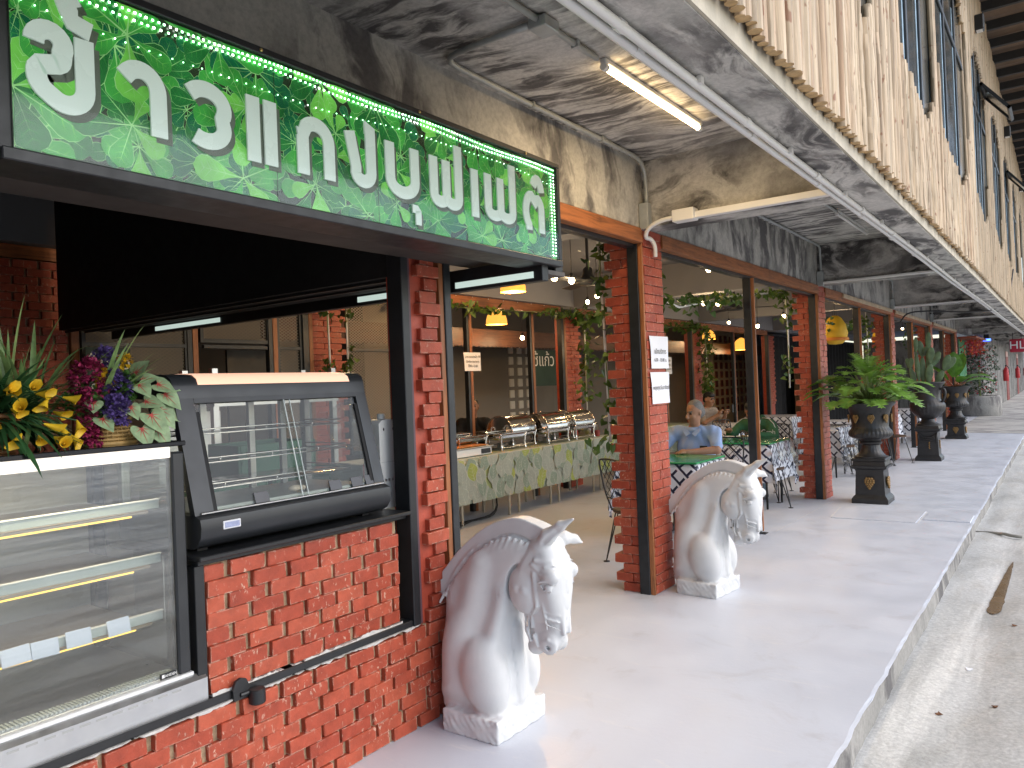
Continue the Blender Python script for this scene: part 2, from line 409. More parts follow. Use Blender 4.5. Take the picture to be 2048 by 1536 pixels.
# road: a dished concrete gutter and wheel-worn ridges
def road_z(x, y):
    z = -.125 - .020 * math.exp(-((x + .46) / .13) ** 2) + .012 * math.exp(-((x + .12) / .12) ** 2) - .012 * math.exp(-((x - .22) / .2) ** 2)
    z += .010 * mnoise.noise((x * 2.2, y * .7, 0)) + .005 * mnoise.noise((x * 6, y * 3, 4))
    if y > 9.05: z += .02
    return z - (.02 if x > 4 else 0)
g = MB(); xs = [-.84 + .045 * i for i in range(34)] + [.8 + .5 * i for i in range(1, 6)] + [6, 12, 30]; yr = [-3 + .12 * i for i in range(134)] + [13.2 + .6 * i for i in range(40)] + [40, 60, 100]
g.add([(x, y, road_z(x, y)) for y in yr for x in xs], [(j * len(xs) + i, j * len(xs) + i + 1, (j + 1) * len(xs) + i + 1, (j + 1) * len(xs) + i) for j in range(len(yr) - 1) for i in range(len(xs) - 1)])
STRUCT('road', M_ROAD, g, True)
# brown puddle lying in the gutter : blunt near end, drawn out to a point
g = MB(); L_, R_side = [], []
for i in range(46):
    t = i / 45; hw = .050 * math.sqrt(max(0, 1 - (1 - min(t / .10, 1)) ** 2)) * (1 - t) ** .6
    y = 6.15 + 1.75 * t; cx = -.462 + .035 * t; j = .010 * (1 - t * .6)
    L_.append((cx - hw - j * mnoise.noise((y * 7, 1, 0)) * (hw > .004), y, -.1385)); R_side.append((cx + hw * .85 + j * mnoise.noise((y * 9, 5, 0)) * (hw > .004), y, -.1385))
g.add(L_ + R_side, [(i, 46 + i, 46 + i + 1, i + 1) for i in range(45)])
STRUCT('puddle', mat('muddy_water', (.20, .135, .075), .06, var=.2, vs=5, spec=.9), g)
# expansion crack and buried pipe across the gutter
g = MB(); g.tube([(-.80 + .05 * i, 9.06 + .03 * math.sin(i * .7) - .010 * i, -.104 - .006 * abs(i - 5) ** .5) for i in range(9)], .016, 6)
tag(g.obj('drain_pipe', mat('grey_pipe', (.25, .24, .21), .7, var=.2, vs=9), None, True), 'grey pipe lying across the gutter beside the floor hatch', 'pipe')
# pale joints and the steel hatch let into the pavement
M_LINE = mat('pale_joint_line', (.66, .66, .66), .6, var=.2, vs=20)
g = MB()
for a, b_, w in (((-2.40, 7.7), (-2.36, 10.1), .006), ((-2.12, 8.74), (-2.18, 9.45), .010), ((-1.27, 8.66), (-1.28, 9.4), .010)):
    d = Vector((b_[0] - a[0], b_[1] - a[1])).normalized(); q = Vector((-d.y, d.x)) * w
    g.add([(a[0] + q.x, a[1] + q.y, .004), (b_[0] + q.x, b_[1] + q.y, .004), (b_[0] - q.x, b_[1] - q.y, .004), (a[0] - q.x, a[1] - q.y, .004)][::-1], [(0, 1, 2, 3)])
STRUCT('floor_joint', M_LINE, g)
h = thing('floor_hatch', 'pale painted steel floor hatch plates set in the pavement', 'hatch', (-1.5, 9.0, 0))
BOX('plate', M_FLOOR, h, -2.11, -1.29, 8.69, 9.42, -.01, .008, .003)
BOX('plate', M_FLOOR, h, -1.25, -.83, 8.90, 9.34, -.01, .011, .003)
# litter on road
M_LEAF = mat('dry_leaf', (.16, .07, .03), .8, var=.4)
for i, (x, y, s) in enumerate(((-.52, 3.35, .03), (-.50, 4.95, .025), (-.56, 4.22, .02), (-.34, 4.45, .018), (-.33, 5.9, .02))):
    g = MB(); z = road_z(x, y) + .004; a = i * 1.3
    pts = [(x + math.cos(a + t) * s * (1 if k % 2 else .35), y + math.sin(a + t) * s, z + .004 * (k % 2)) for k, t in enumerate((0, 1.1, 2.2, 3.3, 4.4, 5.5))]
    pts2 = [(p[0], p[1], p[2] - .002) for p in pts]
    g.add(pts + pts2, [tuple(range(6)), tuple(range(6, 12))[::-1]] + [(k, k + 6, (k + 1) % 6 + 6, (k + 1) % 6) for k in range(6)])
    tag(g.obj('dead_leaf', M_LEAF if i != 1 else M_PAPER), ['curled brown leaf on the road at the bottom edge', 'small white scrap on the road beside the kerb', 'dark leaf scrap on the road next to the crack', 'small brown leaf on the pale road stripe', 'tiny dark leaf on the road below the puddle'][i], 'leaf', 'litter on the road')

# ------------------------------------------------------------------ concrete soffit of the upper floor
M_SOFF = concrete('smoky_plaster_ceiling', (2.2, 13, 9), rot=(0, 0, -.12), light=.70, dark=.11, cover=.8)
M_FACE = concrete('smoky_plaster_fascia', (5.5, 4.2, 1.7), rot=(.3, 0, 0), light=.60, dark=.13, cover=.7, warm=.05)  # warm tint of the tube lamp is mixed into the fascia colour
M_BEAM = concrete('smoky_plaster_beam', (2.4, 3.5, 5.0), rot=(0, .35, 0), light=.58, dark=.06, cover=.95)
M_EDGE = concrete('smoky_plaster_edge_beam', (8, 2.4, 4), rot=(0, 0, .15), light=.68, dark=.10, cover=.8)
ZB, ZC = 2.67, 3.16
g = MB(); g.box(-2.50, -1.10, -2, 60, ZC, ZC + .15); STRUCT('walkway_ceiling', M_SOFF, g)
g = MB(); g.box(-9.5, -2.64, -2, 40, ZC + .02, ZC + .15); STRUCT('interior_ceiling', M_GREYPAINT, g)
g = MB(); g.box(-2.655, FX - .005, -2, 60, ZB, ZC + .1); STRUCT('facade_beam', M_FACE, g)
g = MB(); g.box(-2.70, -2.656, -2, 60, ZB + .01, ZC + .02); STRUCT('facade_beam_inner_face', M_GREYPAINT, g)
for y in [5.12 - BAY] + [5.12 + BAY * k for k in range(11)]:
    g = MB(); g.box(FX - .004, -1.10, y, y + .22, ZB + .002, ZC + .05); STRUCT('cross_beam', M_BEAM, g)
g = MB(); g.box(-1.12, -.875, -2, 60, ZB, 3.5); STRUCT('edge_beam', M_EDGE, g)
g = MB(); g.box(-.874, -.862, -2, 60, ZB + .006, 3.5); STRUCT('edge_beam_render', mat('pale_render', (.50, .45, .36), .85, var=.2, vs=8, bump=.3), g)
for y in [5.12 - BAY] + [5.12 + BAY * k for k in range(5)]:
    g = MB(); g.box(-6.02, -2.70, y, y + .22, ZB + .06, ZC + .03); STRUCT('interior_beam', M_GREYPAINT, g)
g = MB(); g.box(-6.25, -6.02, -2, 30, ZB + .06, ZC + .03); STRUCT('inner_row_beam', mat('pale_grey_beam_paint', (.27, .27, .28), .7, var=.06, vs=2), g)
g = MB(); g.box(-9.6, -9.4, -2, 45, 0, ZC + .05); STRUCT('back_wall', M_CREAM, g)
g = MB(); g.box(-12, 0, -2.2, -2.05, 0, 3.3); 
STRUCT('end_wall', M_CREAM, g)

# ------------------------------------------------------------------ upper storey: peeled-pole cladding, windows, roof
def pole_mat():
    m, nt, b = new_mat('peeled_pole_wood'); oi = nt.nodes.new('ShaderNodeObjectInfo')
    c = RAMP(nt, [(0, (.50, .36, .22)), (.35, (.60, .47, .32)), (.75, (.55, .40, .26)), (1, (.40, .25, .14))]); nt.links.new(oi.outputs['Random'], c.inputs[0])
    st = RAMP(nt, [(.34, .55), (.60, 1.10)]); nt.links.new(NOISE(nt, POS(nt, (14, 14, .9)), 2.0, 6, .65, .4), st.inputs[0])
    kn = RAMP(nt, [(.66, 0.0), (.72, .9)]); nt.links.new(NOISE(nt, POS(nt, (1, 1, .7)), 19, 2, .5), kn.inputs[0])
    nt.links.new(MIX(nt, MIX(nt, c.outputs[0], st.outputs[0], 1, 'MULTIPLY'), (.26, .12, .06), kn.outputs[0]), b.inputs['Base Color'])
    b.inputs['Roughness'].default_value = .62
    BUMP(nt, b, NOISE(nt, POS(nt, (9, 9, 1.5)), 3, 5), .4, .006); return m
M_POLE = pole_mat(); M_POLEEND = mat('cut_pole_end', (.50, .33, .16), .8, var=.3, vs=30)
def pole_mesh(k):
    r = random.Random(k); m = MB(); n = 8; rows = 9
    vs = []
    for i in range(rows):
        z = i / (rows - 1)
        ox, oy = .10 * r.uniform(-1, 1), .16 * r.uniform(-1, 1); q = r.uniform(.90, 1.12) * (1.05 - .12 * z)
        for a in range(n): vs.append((ox + q * math.cos(2 * math.pi * a / n), oy + q * math.sin(2 * math.pi * a / n), z))
    m.add(vs, [(i * n + a, i * n + (a + 1) % n, (i + 1) * n + (a + 1) % n, (i + 1) * n + a) for i in range(rows - 1) for a in range(n)])
    m.cur = 1; m.add([vs[a] for a in range(n)], [tuple(range(n))[::-1]]); m.add([vs[(rows - 1) * n + a] for a in range(n)], [tuple(range(n))])
    return m.mesh('pole', [M_POLE, M_POLEEND], 50)
POLES = [pole_mesh(k) for k in range(8)]
uw = thing('pole_clad_wall', 'upper storey wall clad in pale upright peeled wooden poles', 'wall', (-.85, 2, 2.75))
BOX('backing', mat('pole_gap_shade', (.035, .028, .02), .9), uw, -.8615, -.857, 1, 60, 2.79, 3.44)  # dark sheet added so the gaps between the poles read as shade
WINS = [(3.95, 4.95), (5.58, 7.42), (7.62, 10.35), (11.05, 13.3), (14.1, 16.3), (17.1, 19.2), (20.0, 22.0), (23, 25), (26, 28)]
VTX = {0: 4.55, 1: 6.85, 2: 9.4, 3: 12.2}
def sill(y):
    for i, (a, b_) in enumerate(WINS):
        if a < y < b_:
            v = VTX.get(i, a + .62 * (b_ - a))
            t = (v - y) / (v - a) if y < v else (y - v) / (b_ - v)
            return 3.48 + (.28 * t + (.5 if t > .93 else 0) if y < v else .34 * t + (.4 if t > .9 else 0)) + RND.uniform(-.025, .025)
    return None
zt = 6.75
y = 1.6; k = 0; far_poles = MB(); pr = random.Random(5)
while y < 48:
    r = pr.uniform(.017, .030); x = -.835 + pr.uniform(-.008, .012); z0 = 2.745 + pr.uniform(-.012, .016)
    if y > 12: zt_ = 6.7 + .12 * int((y % 1.0) / .34) / 3
    else: zt_ = 6.72
    s = sill(y); ztop = s if s else zt_ + pr.uniform(0, .05)
    segs = [(z0, ztop)]
    if s:
        if y - int(y / .05) * .05 < .0 or pr.random() < .07 and .25 < (s - 3.47): segs = [(z0, zt_)]
        else:
            i = [j for j, w in enumerate(WINS) if w[0] < y < w[1]][0]; a, b_ = WINS[i]; tt = abs((y - (a + b_) / 2) / ((b_ - a) / 2))
            segs.append((5.75 - .35 * tt * tt + pr.uniform(-.05, .05), zt_))
    for (a, b_) in segs:
        if k < 300: inst('pole', POLES[k % 8], uw, (x, y, a), (pr.uniform(-.006, .006), pr.uniform(-.004, .004), pr.uniform(0, 6)), (r, r, b_ - a)); k += 1
        else: far_poles.tube([(x, y, a), (x, y, b_)], r, 6)
    y += r * 2 * pr.uniform(.98, 1.10) + (0.006 if pr.random() < .15 else 0)
o = far_poles.obj('far_poles', M_POLE, uw, 50); o['kind'] = 'stuff'
M_WGLASS = mat('dark_window_glass', (.085, .085, .075), .12, var=.1, vs=1.2, spec=.7)
M_TAPE = mat('blue_white_film', (.42, .58, .70), .4, var=.35, vs=9)
for i, (a, b_) in enumerate(WINS[:7]):
    w = thing('upper_window', ['black framed upper window cut by the top edge, nearest', 'second upper window from the near end with blue film strips', 'third upper window from the near end with wide dark panes', 'fourth upper window from the near end in the pole wall', 'fifth upper window from the near end in the pole wall', 'sixth upper window from the near end in the pole wall', 'farthest upper window in the pole wall'][i], 'window', (-.87, (a + b_) / 2, 3.5), 0, 'windows in the pole wall')
    BOX('pane', M_WGLASS, w, -.862, -.858, a - .1, b_ + .1, 3.4, 6.0)
    nm = 3 if b_ - a > 1.2 else 2
    for j in range(nm + 1):
        yy = a - .1 + (b_ - a + .2) * j / nm
        BOX('frame', M_STEELPOST, w, -.857, -.836, yy - .025, yy + .025, 3.44, 6.0, .004)
        if j: BOX('film_strip', M_TAPE, w, -.8575, -.8555, yy - .075, yy - .027, 3.45, 5.4 + .2 * (j % 2))
    BOX('frame', M_STEELPOST, w, -.856, -.838, a - .1, b_ + .1, 4.98, 5.03, .004)
    if i in (3, 5):
        M = Matrix.Translation((-.82, b_ - .5, 5.5)) @ Matrix.Rotation(R_(-38), 4, 'Y')
        m = MB()
        for (p0, p1, q0, q1) in ((0, .04, -.35, .35), (.5, .54, -.35, .35), (0, .54, -.35, -.31), (0, .54, .31, .35)): m.box(-.02, .02, q0, q1, -p1, -p0, M)
        aw = m.obj('awning_sash', M_STEELPOST, w); m = MB(); m.box(-.004, .004, -.31, .31, -.5, -.04, M); m.obj('pane', M_WGLASS, aw)
# small wall lamps on the cladding
for i, (y, z) in enumerate(((11.75, 6.05), (17.7, 6.1), (23.4, 6.1))):
    w = thing('wall_lamp', ['nearest small black box lamp high on the pole wall', 'middle small black box lamp high on the pole wall', 'farthest small black box lamp high on the pole wall'][i], 'lamp', (-.78, y, z), 0, 'box lamps on the pole wall')
    BOX('housing', M_BLACK, w, -.81, -.70, y - .07, y + .07, z - .1, z + .1, .012); BOX('lens', M_WPLASTIC, w, -.79, -.72, y - .05, y + .05, z - .106, z - .1)
# corrugated roof underside on purlins
M_ROOF = mat('rusty_roof_underside', (.20, .13, .08), .8, var=.3, vs=2.2, bump=.3)
rf = thing('canopy_roof', 'brown ribbed roof eaves over the pole wall', 'roof', (0, 15, 6.8))
g = MB(); m_ = 0
xx = [-2.0, .75]; pts = []
yv = [-2 + .1 * i for i in range(480)]
for y in yv: pts += [(xx[0], y, 6.98 + (.045 if int(round(y / .1)) % 3 else 0)), (xx[1], y, 7.02 + (.045 if int(round(y / .1)) % 3 else 0))]
g.add(pts, [(2 * i, 2 * i + 2, 2 * i + 3, 2 * i + 1) for i in range(len(yv) - 1)]); g.obj('sheet', M_ROOF, rf)
pm = MB().box(-1.15, .72, -.035, .035, -.14, 0).mesh('rafter', mat('dark_rafter', (.03, .026, .022), .7))
for i in range(60): inst('rafter', pm, rf, (0, -1 + .8 * i, 6.975))
BOX('eaves_board', mat('dark_rafter', (.03, .026, .022)), rf, .72, .75, -2, 46, 6.82, 7.02)
# ------------------------------------------------------------------ bricks
def brick_mesh(k, b=.0045):
    r = random.Random(100 + k); m = MB(); m.bbox(-.035, .035, -.078, .078, -.0285, .0285, .0028); m.v = [(x / .07, y / .156, z / .057) for x, y, z in m.v]
    vs = []
    for (x, y, z) in m.v:
        j = r.uniform
        vs.append((x + j(-.02, .02), y + j(-.014, .014), z + j(-.022, .022)))
    m.v = vs; return m.mesh('brick', M_BRICK)
BRK = [brick_mesh(k) for k in range(10)]
br = random.Random(3)
def brick(parent, x0, x1, y0, y1, z0, z1):
    j = br.uniform
    return inst('brick', BRK[br.randrange(10)], parent, ((x0 + x1) / 2 + j(-.003, .003), (y0 + y1) / 2, (z0 + z1) / 2 + j(-.002, .002)), (j(-.009, .009), j(-.008, .008), j(-.008, .008)), (x1 - x0, y1 - y0, (z1 - z0) * j(1.0, 1.04)))
CH = .0668

def column(y, label, detail=True):
    c = thing('brick_column', label, 'column', (-2.6, y + .15, 0), 0, 'red brick columns along the front')
    BOX('core', M_REDPLASTER, c, -2.70, FX - .018, y + .03, y + .325, 0, ZB)
    BOX('steel_post', M_STEELPOST, c, -2.578, -2.497, y - .012, y + .06, 0, ZB - .11, .003)
    BOX('wood_trim', M_WOODZ, c, -2.496, FX - .002, y - .004, y + .018, 0, ZB - .11, .002)
    n = int(ZB / CH)
    for i in range(n):
        z0 = .004 + i * (ZB / n); z1 = z0 + ZB / n - .006
        # street face : two bricks, joint alternating
        s = y + .03 + (.17 if i % 2 else .115) + br.uniform(-.012, .012)
        brick(c, FX - .06, FX + br.uniform(-.004, .004), y + .021, s - .002, z0, z1)
        brick(c, FX - .06, FX + br.uniform(-.004, .004), s + .002, y + .33, z0, z1)
        # toothed camera-side face
        if i % 2: brick(c, -2.785 + br.uniform(-.008, .008), -2.645, y + .01, y + .12, z0, z1); brick(c, -2.642, -2.585, y + .018, y + .12, z0, z1)
        else: brick(c, -2.725 + br.uniform(-.008, .008), -2.585, y + .012, y + .12, z0, z1)
    return c
CL = ['red brick column behind the second horse head, with two paper notices', 'red brick column beside the first black urn', 'red brick column beside the cactus urn', 'red brick column beside the broad-leaved urn plant', 'farthest red brick column by the hanging flowers']
for k, y in enumerate(COLY): column(y, CL[k])

# timber header and steel lintel between columns, mid posts
ML = ['nearest', 'second', 'third', 'fourth', 'farthest']
spans = [(2.93, COLY[0]), (COLY[0] + .335, COLY[1]), (COLY[1] + .335, COLY[2]), (COLY[2] + .335, COLY[3]), (COLY[3] + .335, COLY[4])]
for k, (a, b_) in enumerate(spans):
    h = thing('timber_header', ML[k] + ' orange timber header beam over the open front', 'beam', (FX, (a + b_) / 2, 2.6), 0, 'timber headers over the open front')
    BOX('timber', M_WOODY, h, FX - .055, FX + .012, a, b_, ZB - .112, ZB - .008, .003)
    BOX('lintel', M_STEELPOST, h, FX - .13, FX - .058, a, b_, ZB - .135, ZB - .004, .002)
    if k >= 2 or k == 1: pass
    if k >= 2: BOX('pale_batten', mat('pale_timber', (.55, .43, .28), .6, var=.2, vs=5), h, FX + .013, FX + .035, a + (.9 if k == 2 else 0), b_, ZB - .075, ZB - .02, .003)
for k, y in enumerate((7.55, 12.43, 17.3, 22.2)):
    p = thing('steel_post', ['black steel post with timber edge beside the second horse', 'black steel post behind the fern urn', 'black steel post behind the cactus urn', 'farthest black steel post of the open front'][k], 'post', (-2.52, y, 0), 0, 'steel posts between columns')
    BOX('tube', M_STEELPOST, p, -2.585, -2.505, y, y + .07, 0, ZB - .13, .004); BOX('wood_trim', M_WOODZ, p, -2.504, -2.472, y + .004, y + .026, .03, ZB - .13, .002)
    BOX('base_foot', M_STEELPOST, p, -2.60, -2.45, y - .01, y + .08, 0, .006)

# ------------------------------------------------------------------ brick counter front
cw = thing('brick_counter', 'red painted brick counter wall with black steel frame at the left', 'counter', (FX, 1.7, 0))
BOX('core', M_MORTAR, cw, FX - .16, FX - .020, -1.2, 2.855, 0, .455)
BOX('mortar_top', M_MORTAR, cw, FX - .14, FX - .022, -.4, 2.60, .4552, .468)
def ragged(name, mtl, x, y0, y1, z, h, up=1):
    m = MB(); vs = []; k = int((y1 - y0) / .008)
    for i in range(k + 1):
        y = y0 + (y1 - y0) * i / k; q = max(0, .5 + .9 * mnoise.noise((y * 14, z * 9, 0)) + .5 * mnoise.noise((y * 60, z, 3))); vs += [(x - .03, y, z), (x, y, z), (x - .002, y, z + up * h * q)]
    m.add(vs, [(3 * i, 3 * i + 3, 3 * i + 4, 3 * i + 1) for i in range(k)] + [(3 * i + 1, 3 * i + 4, 3 * i + 5, 3 * i + 2) for i in range(k)] + [(3 * i + 2, 3 * i + 5, 3 * i + 3, 3 * i) for i in range(k)]); return m.obj(name, mtl, cw)
ragged('cement_smear', M_MORTARW, FX + .001, .2, 2.60, .4695, .012, -1); ragged('cement_smear', M_MORTARW, FX - .014, 1.545, 2.50, .4998, .014, 1)
BOX('panel_core', M_MORTAR, cw, FX - .20, FX - .046, 1.545, 2.505, .50, .965)
BOX('panel_edge', M_MORTAR, cw, FX - .19, FX - .05, 1.538, 2.51, .478, .502)
n = 8; L0 = .168
for i in range(n):
    z0 = .003 + i * (.455 / n); z1 = z0 + .455 / n - .002; y = .25 - (L0 / 2 if i % 2 else 0) + br.uniform(-.02, .02)
    while y < 2.84:
        L = L0 * br.uniform(.92, 1.08); y1 = min(y + L, 2.862)
        if y1 > .5: brick(cw, FX - .075, FX + br.uniform(-.005, .005), y + .011, y1 - (.012 if y1 < 2.86 else 0), z0, z1)
        y += L
n = 8
for i in range(n):
    z0 = .503 + i * (.458 / n); z1 = z0 + .458 / n - .002; y = 1.548 - (L0 / 2 if i % 2 else 0)
    while y < 2.5:
        L = L0 * br.uniform(.93, 1.07); y0 = max(y, 1.543); y1 = min(y + L, 2.512)
        if y1 - y0 > .03: brick(cw, FX - .10, FX - .028 + br.uniform(-.006, .005), y0 + (.011 if y0 > 1.55 else 0), y1 - .011, z0, z1)
        y += L
# pier above the counter end
BOX('pier_core', M_REDPLASTER, cw, FX - .16, FX - .034, 2.624, 2.822, .455, 2.225)
n = 29
for i in range(n):
    z0 = .462 + i * (1.75 / n); z1 = z0 + 1.75 / n - .005
    if i % 3 == 2: brick(cw, FX - .08, FX - .012, 2.735 + br.uniform(-.01, .01), 2.822, z0, z1)
    else: brick(cw, FX - .08, FX + (.004 if i % 3 == 0 else -.004), (2.672 if i % 3 == 0 else 2.69) + br.uniform(-.006, .006), 2.822 - (0 if i % 3 == 0 else br.uniform(0, .03)), z0, z1)
BOX('wood_trim', M_WOODZ, cw, FX - .10, FX - .002, 2.824, 2.856, .455, 2.225, .002)
BOX('steel_post', M_STEELPOST, cw, FX - .08, FX + .006, 2.857, 2.905, 0, 2.56, .003)
BOX('steel_post', M_BLACK, cw, FX - .09, FX + .004, 2.558, 2.604, .47, 2.225, .003)
BOX('trim_strip', mat('dull_purple_strip', (.10, .05, .06), .5), cw, FX - .06, FX - .006, 2.605, 2.6235, .47, 2.225)
BOX('bottom_rail', M_BLACK, cw, FX - .075, FX - .006, -.6, 2.557, .470, .4995, .003)
BOX('sill_board', M_BLACK, cw, FX - .62, FX + .012, 1.50, 2.556, .985, 1.002, .003)
BOX('sill_rail', M_BLACK, cw, FX - .12, FX - .022, 1.512, 2.556, .966, .984, .002)
BOX('header_rail', M_BLACK, cw, FX - .10, FX + .004, -.8, 2.856, 2.2262, 2.29, .003)
BOX('header_panel', M_BLACKM, cw, FX - .09, FX - .008, -.8, 2.856, 2.2905, ZB)
BOX('case_side_panel', M_BLACK, cw, FX - .10, FX - .03, 1.502, 1.54, .50, .965, .002)
# latch with padlock hasp on the bottom rail
lt = thing('rail_latch', 'small black bolt latch on the counter rail', 'latch', (FX, 1.66, .48))
m = MB(); m.lathe([(.0, 0), (.026, 0), (.030, .004), (.030, .05), (.026, .054), (0, .054)], (FX + .022, 1.70, .432), 14, cap=False); m.obj('barrel', M_BLACK, lt, 40)
m = MB(); m.prism([(-.03, 0), (.03, 0), (.034, .04), (.022, .068), (0, .076), (-.022, .068), (-.034, .04)], Matrix(((0, 0, 1, FX - .004), (1, 0, 0, 1.645), (0, 1, 0, .462), (0, 0, 0, 1))), .012); m.obj('hasp_plate', M_BLACK, lt)
m = MB(); m.tube([(FX + .008, 1.64, .478), (FX + .014, 1.72, .478)], .008, 8); m.obj('bolt', M_BLACK, lt, 40)

# ------------------------------------------------------------------ kitchen bulkhead and strip-glazed rail (dark booth behind the counter)
kb = thing('kitchen_bulkhead', 'black bulkhead hanging inside the kitchen booth', 'bulkhead', (-4, 2.8, 2.1))
BOX('panel', M_BLACKM, kb, -6.0, FX - .10, 2.62, 2.66, 2.10, ZC + .01); BOX('soffit', M_BLACKM, kb, -6.0, FX - .10, 2.66, 2.97, 2.10, 2.13)
BOX('rib', M_BLACK, kb, -6.0, FX - .10, 2.66, 2.68, 2.085, 2.098); BOX('rib', M_BLACK, kb, -6.0, FX - .10, 2.80, 2.82, 2.088, 2.098)
kr = thing('glazed_rail', 'black rail with pale glazed strips crossing under the sign end', 'rail', (-4, 3.0, 2.1))
BOX('rail', M_BLACK, kr, -6.0, -1.97, 3.0, 3.05, 2.045, 2.155, .003); BOX('rail_face', mat('grey_brown_panel', (.10, .09, .085), .6), kr, -6.0, -1.97, 3.051, 3.20, 2.08, 2.10)
M_STRIP = mat('frosted_strip', (.55, .68, .62), .3, var=.1, vs=6, emit=.45)
for a, b_ in ((-5.35, -4.55), (-3.22, -2.78), (-2.50, -2.02)): BOX('glass_strip', M_STRIP, kr, a, b_, 2.994, 2.999, 2.062, 2.092)
ew = thing('booth_ceiling', 'dark ceiling boards over the kitchen booth', 'ceiling', (-4, 1, 3.0))
BOX('board', M_BLACKM, ew, -6.0, FX - .11, -2, 2.615, 3.13, 3.15)

# ------------------------------------------------------------------ signboard : leaf print, Thai lettering, light strings
SX, SY0, SY1, SZ0, SZ1 = -1.95, .768, 3.10, 2.15, 2.585
sg = thing('shop_sign', 'long green leaf print signboard with pale Thai lettering', 'sign', (SX, (SY0 + SY1) / 2, SZ0))
BOX('cabinet', M_BLACK, sg, SX - .15, SX - .006, SY0 - .03, SY1 + .03, SZ0 - .02, SZ1 + .025, .004)
BOX('lower_ledge', M_BLACK, sg, SX - .15, SX + .016, SY0 - .03, SY1 + .03, SZ0 - .034, SZ0 - .004, .003)
BOX('upper_edge', M_BLACK, sg, SX - .006, SX + .014, SY0 - .03, SY1 + .03, SZ1 + .003, SZ1 + .026, .003)
BOX('side_edge', M_BLACK, sg, SX - .006, SX + .014, SY1 + .002, SY1 + .029, SZ0 - .003, SZ1 + .002, .003)
BOX('soffit_board', mat('dark_brown_board', (.045, .035, .03), .7, var=.3, vs=5), sg, FX - .006, SX - .151, SY0, SY1 + .02, SZ0 + .02, SZ0 + .04)
BOX('end_cabinet', M_BLACK, sg, SX - .20, SX - .03, SY1 + .031, SY1 + .10, SZ0 - .05, SZ1 - .03, .004)
def sign_mat(name, c, e):
    m, nt, b = new_mat(name); p = POS(nt)
    oi = NOISE(nt, p, 9, 5); r = RAMP(nt, [(.3, [x * .6 for x in c]), (.7, [x * 1.25 for x in c])]); nt.links.new(oi, r.inputs[0])
    nt.links.new(r.outputs[0], b.inputs['Base Color']); nt.links.new(r.outputs[0], b.inputs['Emission Color']); b.inputs['Emission Strength'].default_value = e
    b.inputs['Roughness'].default_value = .12; return m
SE = .30
M_SIGN = [sign_mat('print_shadow', (.016, .028, .014), SE), sign_mat('print_leaf_dark', (.014, .12, .028), SE), sign_mat('print_leaf_mid', (.035, .24, .04), SE), sign_mat('print_leaf_light', (.12, .40, .06), SE), sign_mat('print_vein', (.22, .46, .17), SE), sign_mat('print_leaf_blue', (.008, .10, .04), SE)]
BOX('print_ground', M_SIGN[0], sg, SX - .005, SX, SY0, SY1, SZ0, SZ1)
# the printed foliage: whorls of veined obovate leaves, flat artwork on the face
pm = MB(); sr = random.Random(21); layer = [0]
def clip_ok(u, v): return SY0 + .002 < u < SY1 - .002 and SZ0 + .001 < v < SZ1 - .002
def sleaf(u, v, a, L, w, shade):
    layer[0] += 1; x = SX + .0003 + layer[0] * 2.2e-6
    ca, sa = math.cos(a), math.sin(a); prof = [(0, .02), (.12, .07), (.3, .28), (.5, .66), (.7, .95), (.84, .92), (.94, .6), (1, 0)]
    pts = [(t * L, q * w) for t, q in prof] + [(t * L, -q * w) for t, q in prof[-2::-1]]
    P = lambda s, q, dx=0: (x + dx, min(max(u + s * ca - q * sa, SY0 + .001), SY1 - .001), min(max(v + s * sa + q * ca, SZ0 + .001), SZ1 - .001))
    if abs(P(0, 0)[1] - P(L, 0)[1]) + abs(P(0, 0)[2] - P(L, 0)[2]) < L * .3: return
    k = len(prof)
    pm.cur = shade; vs = [P(s * 1.0, q) for s, q in pts]; pm.add(vs, [tuple(range(len(vs)))])
    # lighter rim + midrib + side veins
    pm.cur = 4
    for sgn in (1, -1):
        vs = []
        for t, q in prof: vs += [P(t * L, sgn * q * w, 1e-6), P(t * L, sgn * q * w * .955, 1e-6)]
        pm.add(vs, [(2 * i, 2 * i + 1, 2 * i + 3, 2 * i + 2) for i in range(k - 1)])
    pm.add([P(0, w * .05, 1e-6), P(L * .95, 0, 1e-6), P(0, -w * .05, 1e-6)], [(0, 1, 2)])
    pm.cur = min(shade + 1, 4) if shade < 4 else 2
    for t in (.35, .5, .64, .78):
        for sgn in (1, -1):
            pm.add([P(t * L, 0, 8e-7), P((t + .13) * L, sgn * w * .62, 8e-7), P((t + .015) * L, 0, 8e-7)], [(0, 1, 2)])
for tier in range(3):
    y = SY0 + .02
    while y < SY1 + .05:
        for row in range(4 if tier else 3):
            u = y + sr.uniform(-.08, .08); v = SZ0 + (row + .35 + sr.uniform(-.3, .5)) * (SZ1 - SZ0) / 3.8
            nl = sr.randint(5, 8); a0 = sr.uniform(0, 6.28); Ls = sr.uniform(.085, .155) * (1.1 if tier == 2 else .95)
            for q in range(nl):
                a = a0 + 2 * math.pi * q / nl + sr.uniform(-.2, .2); L = Ls * sr.uniform(.7, 1.15)
                sh = [sr.choice((1, 5, 5)), sr.choice((1, 2, 5)), sr.choice((2, 2, 3, 1))][tier]
                sleaf(u, v, a, L, L * sr.uniform(.24, .33), sh)
        y += (.17, .21, .30)[tier]
pm.obj('printed_leaves', M_SIGN, sg)
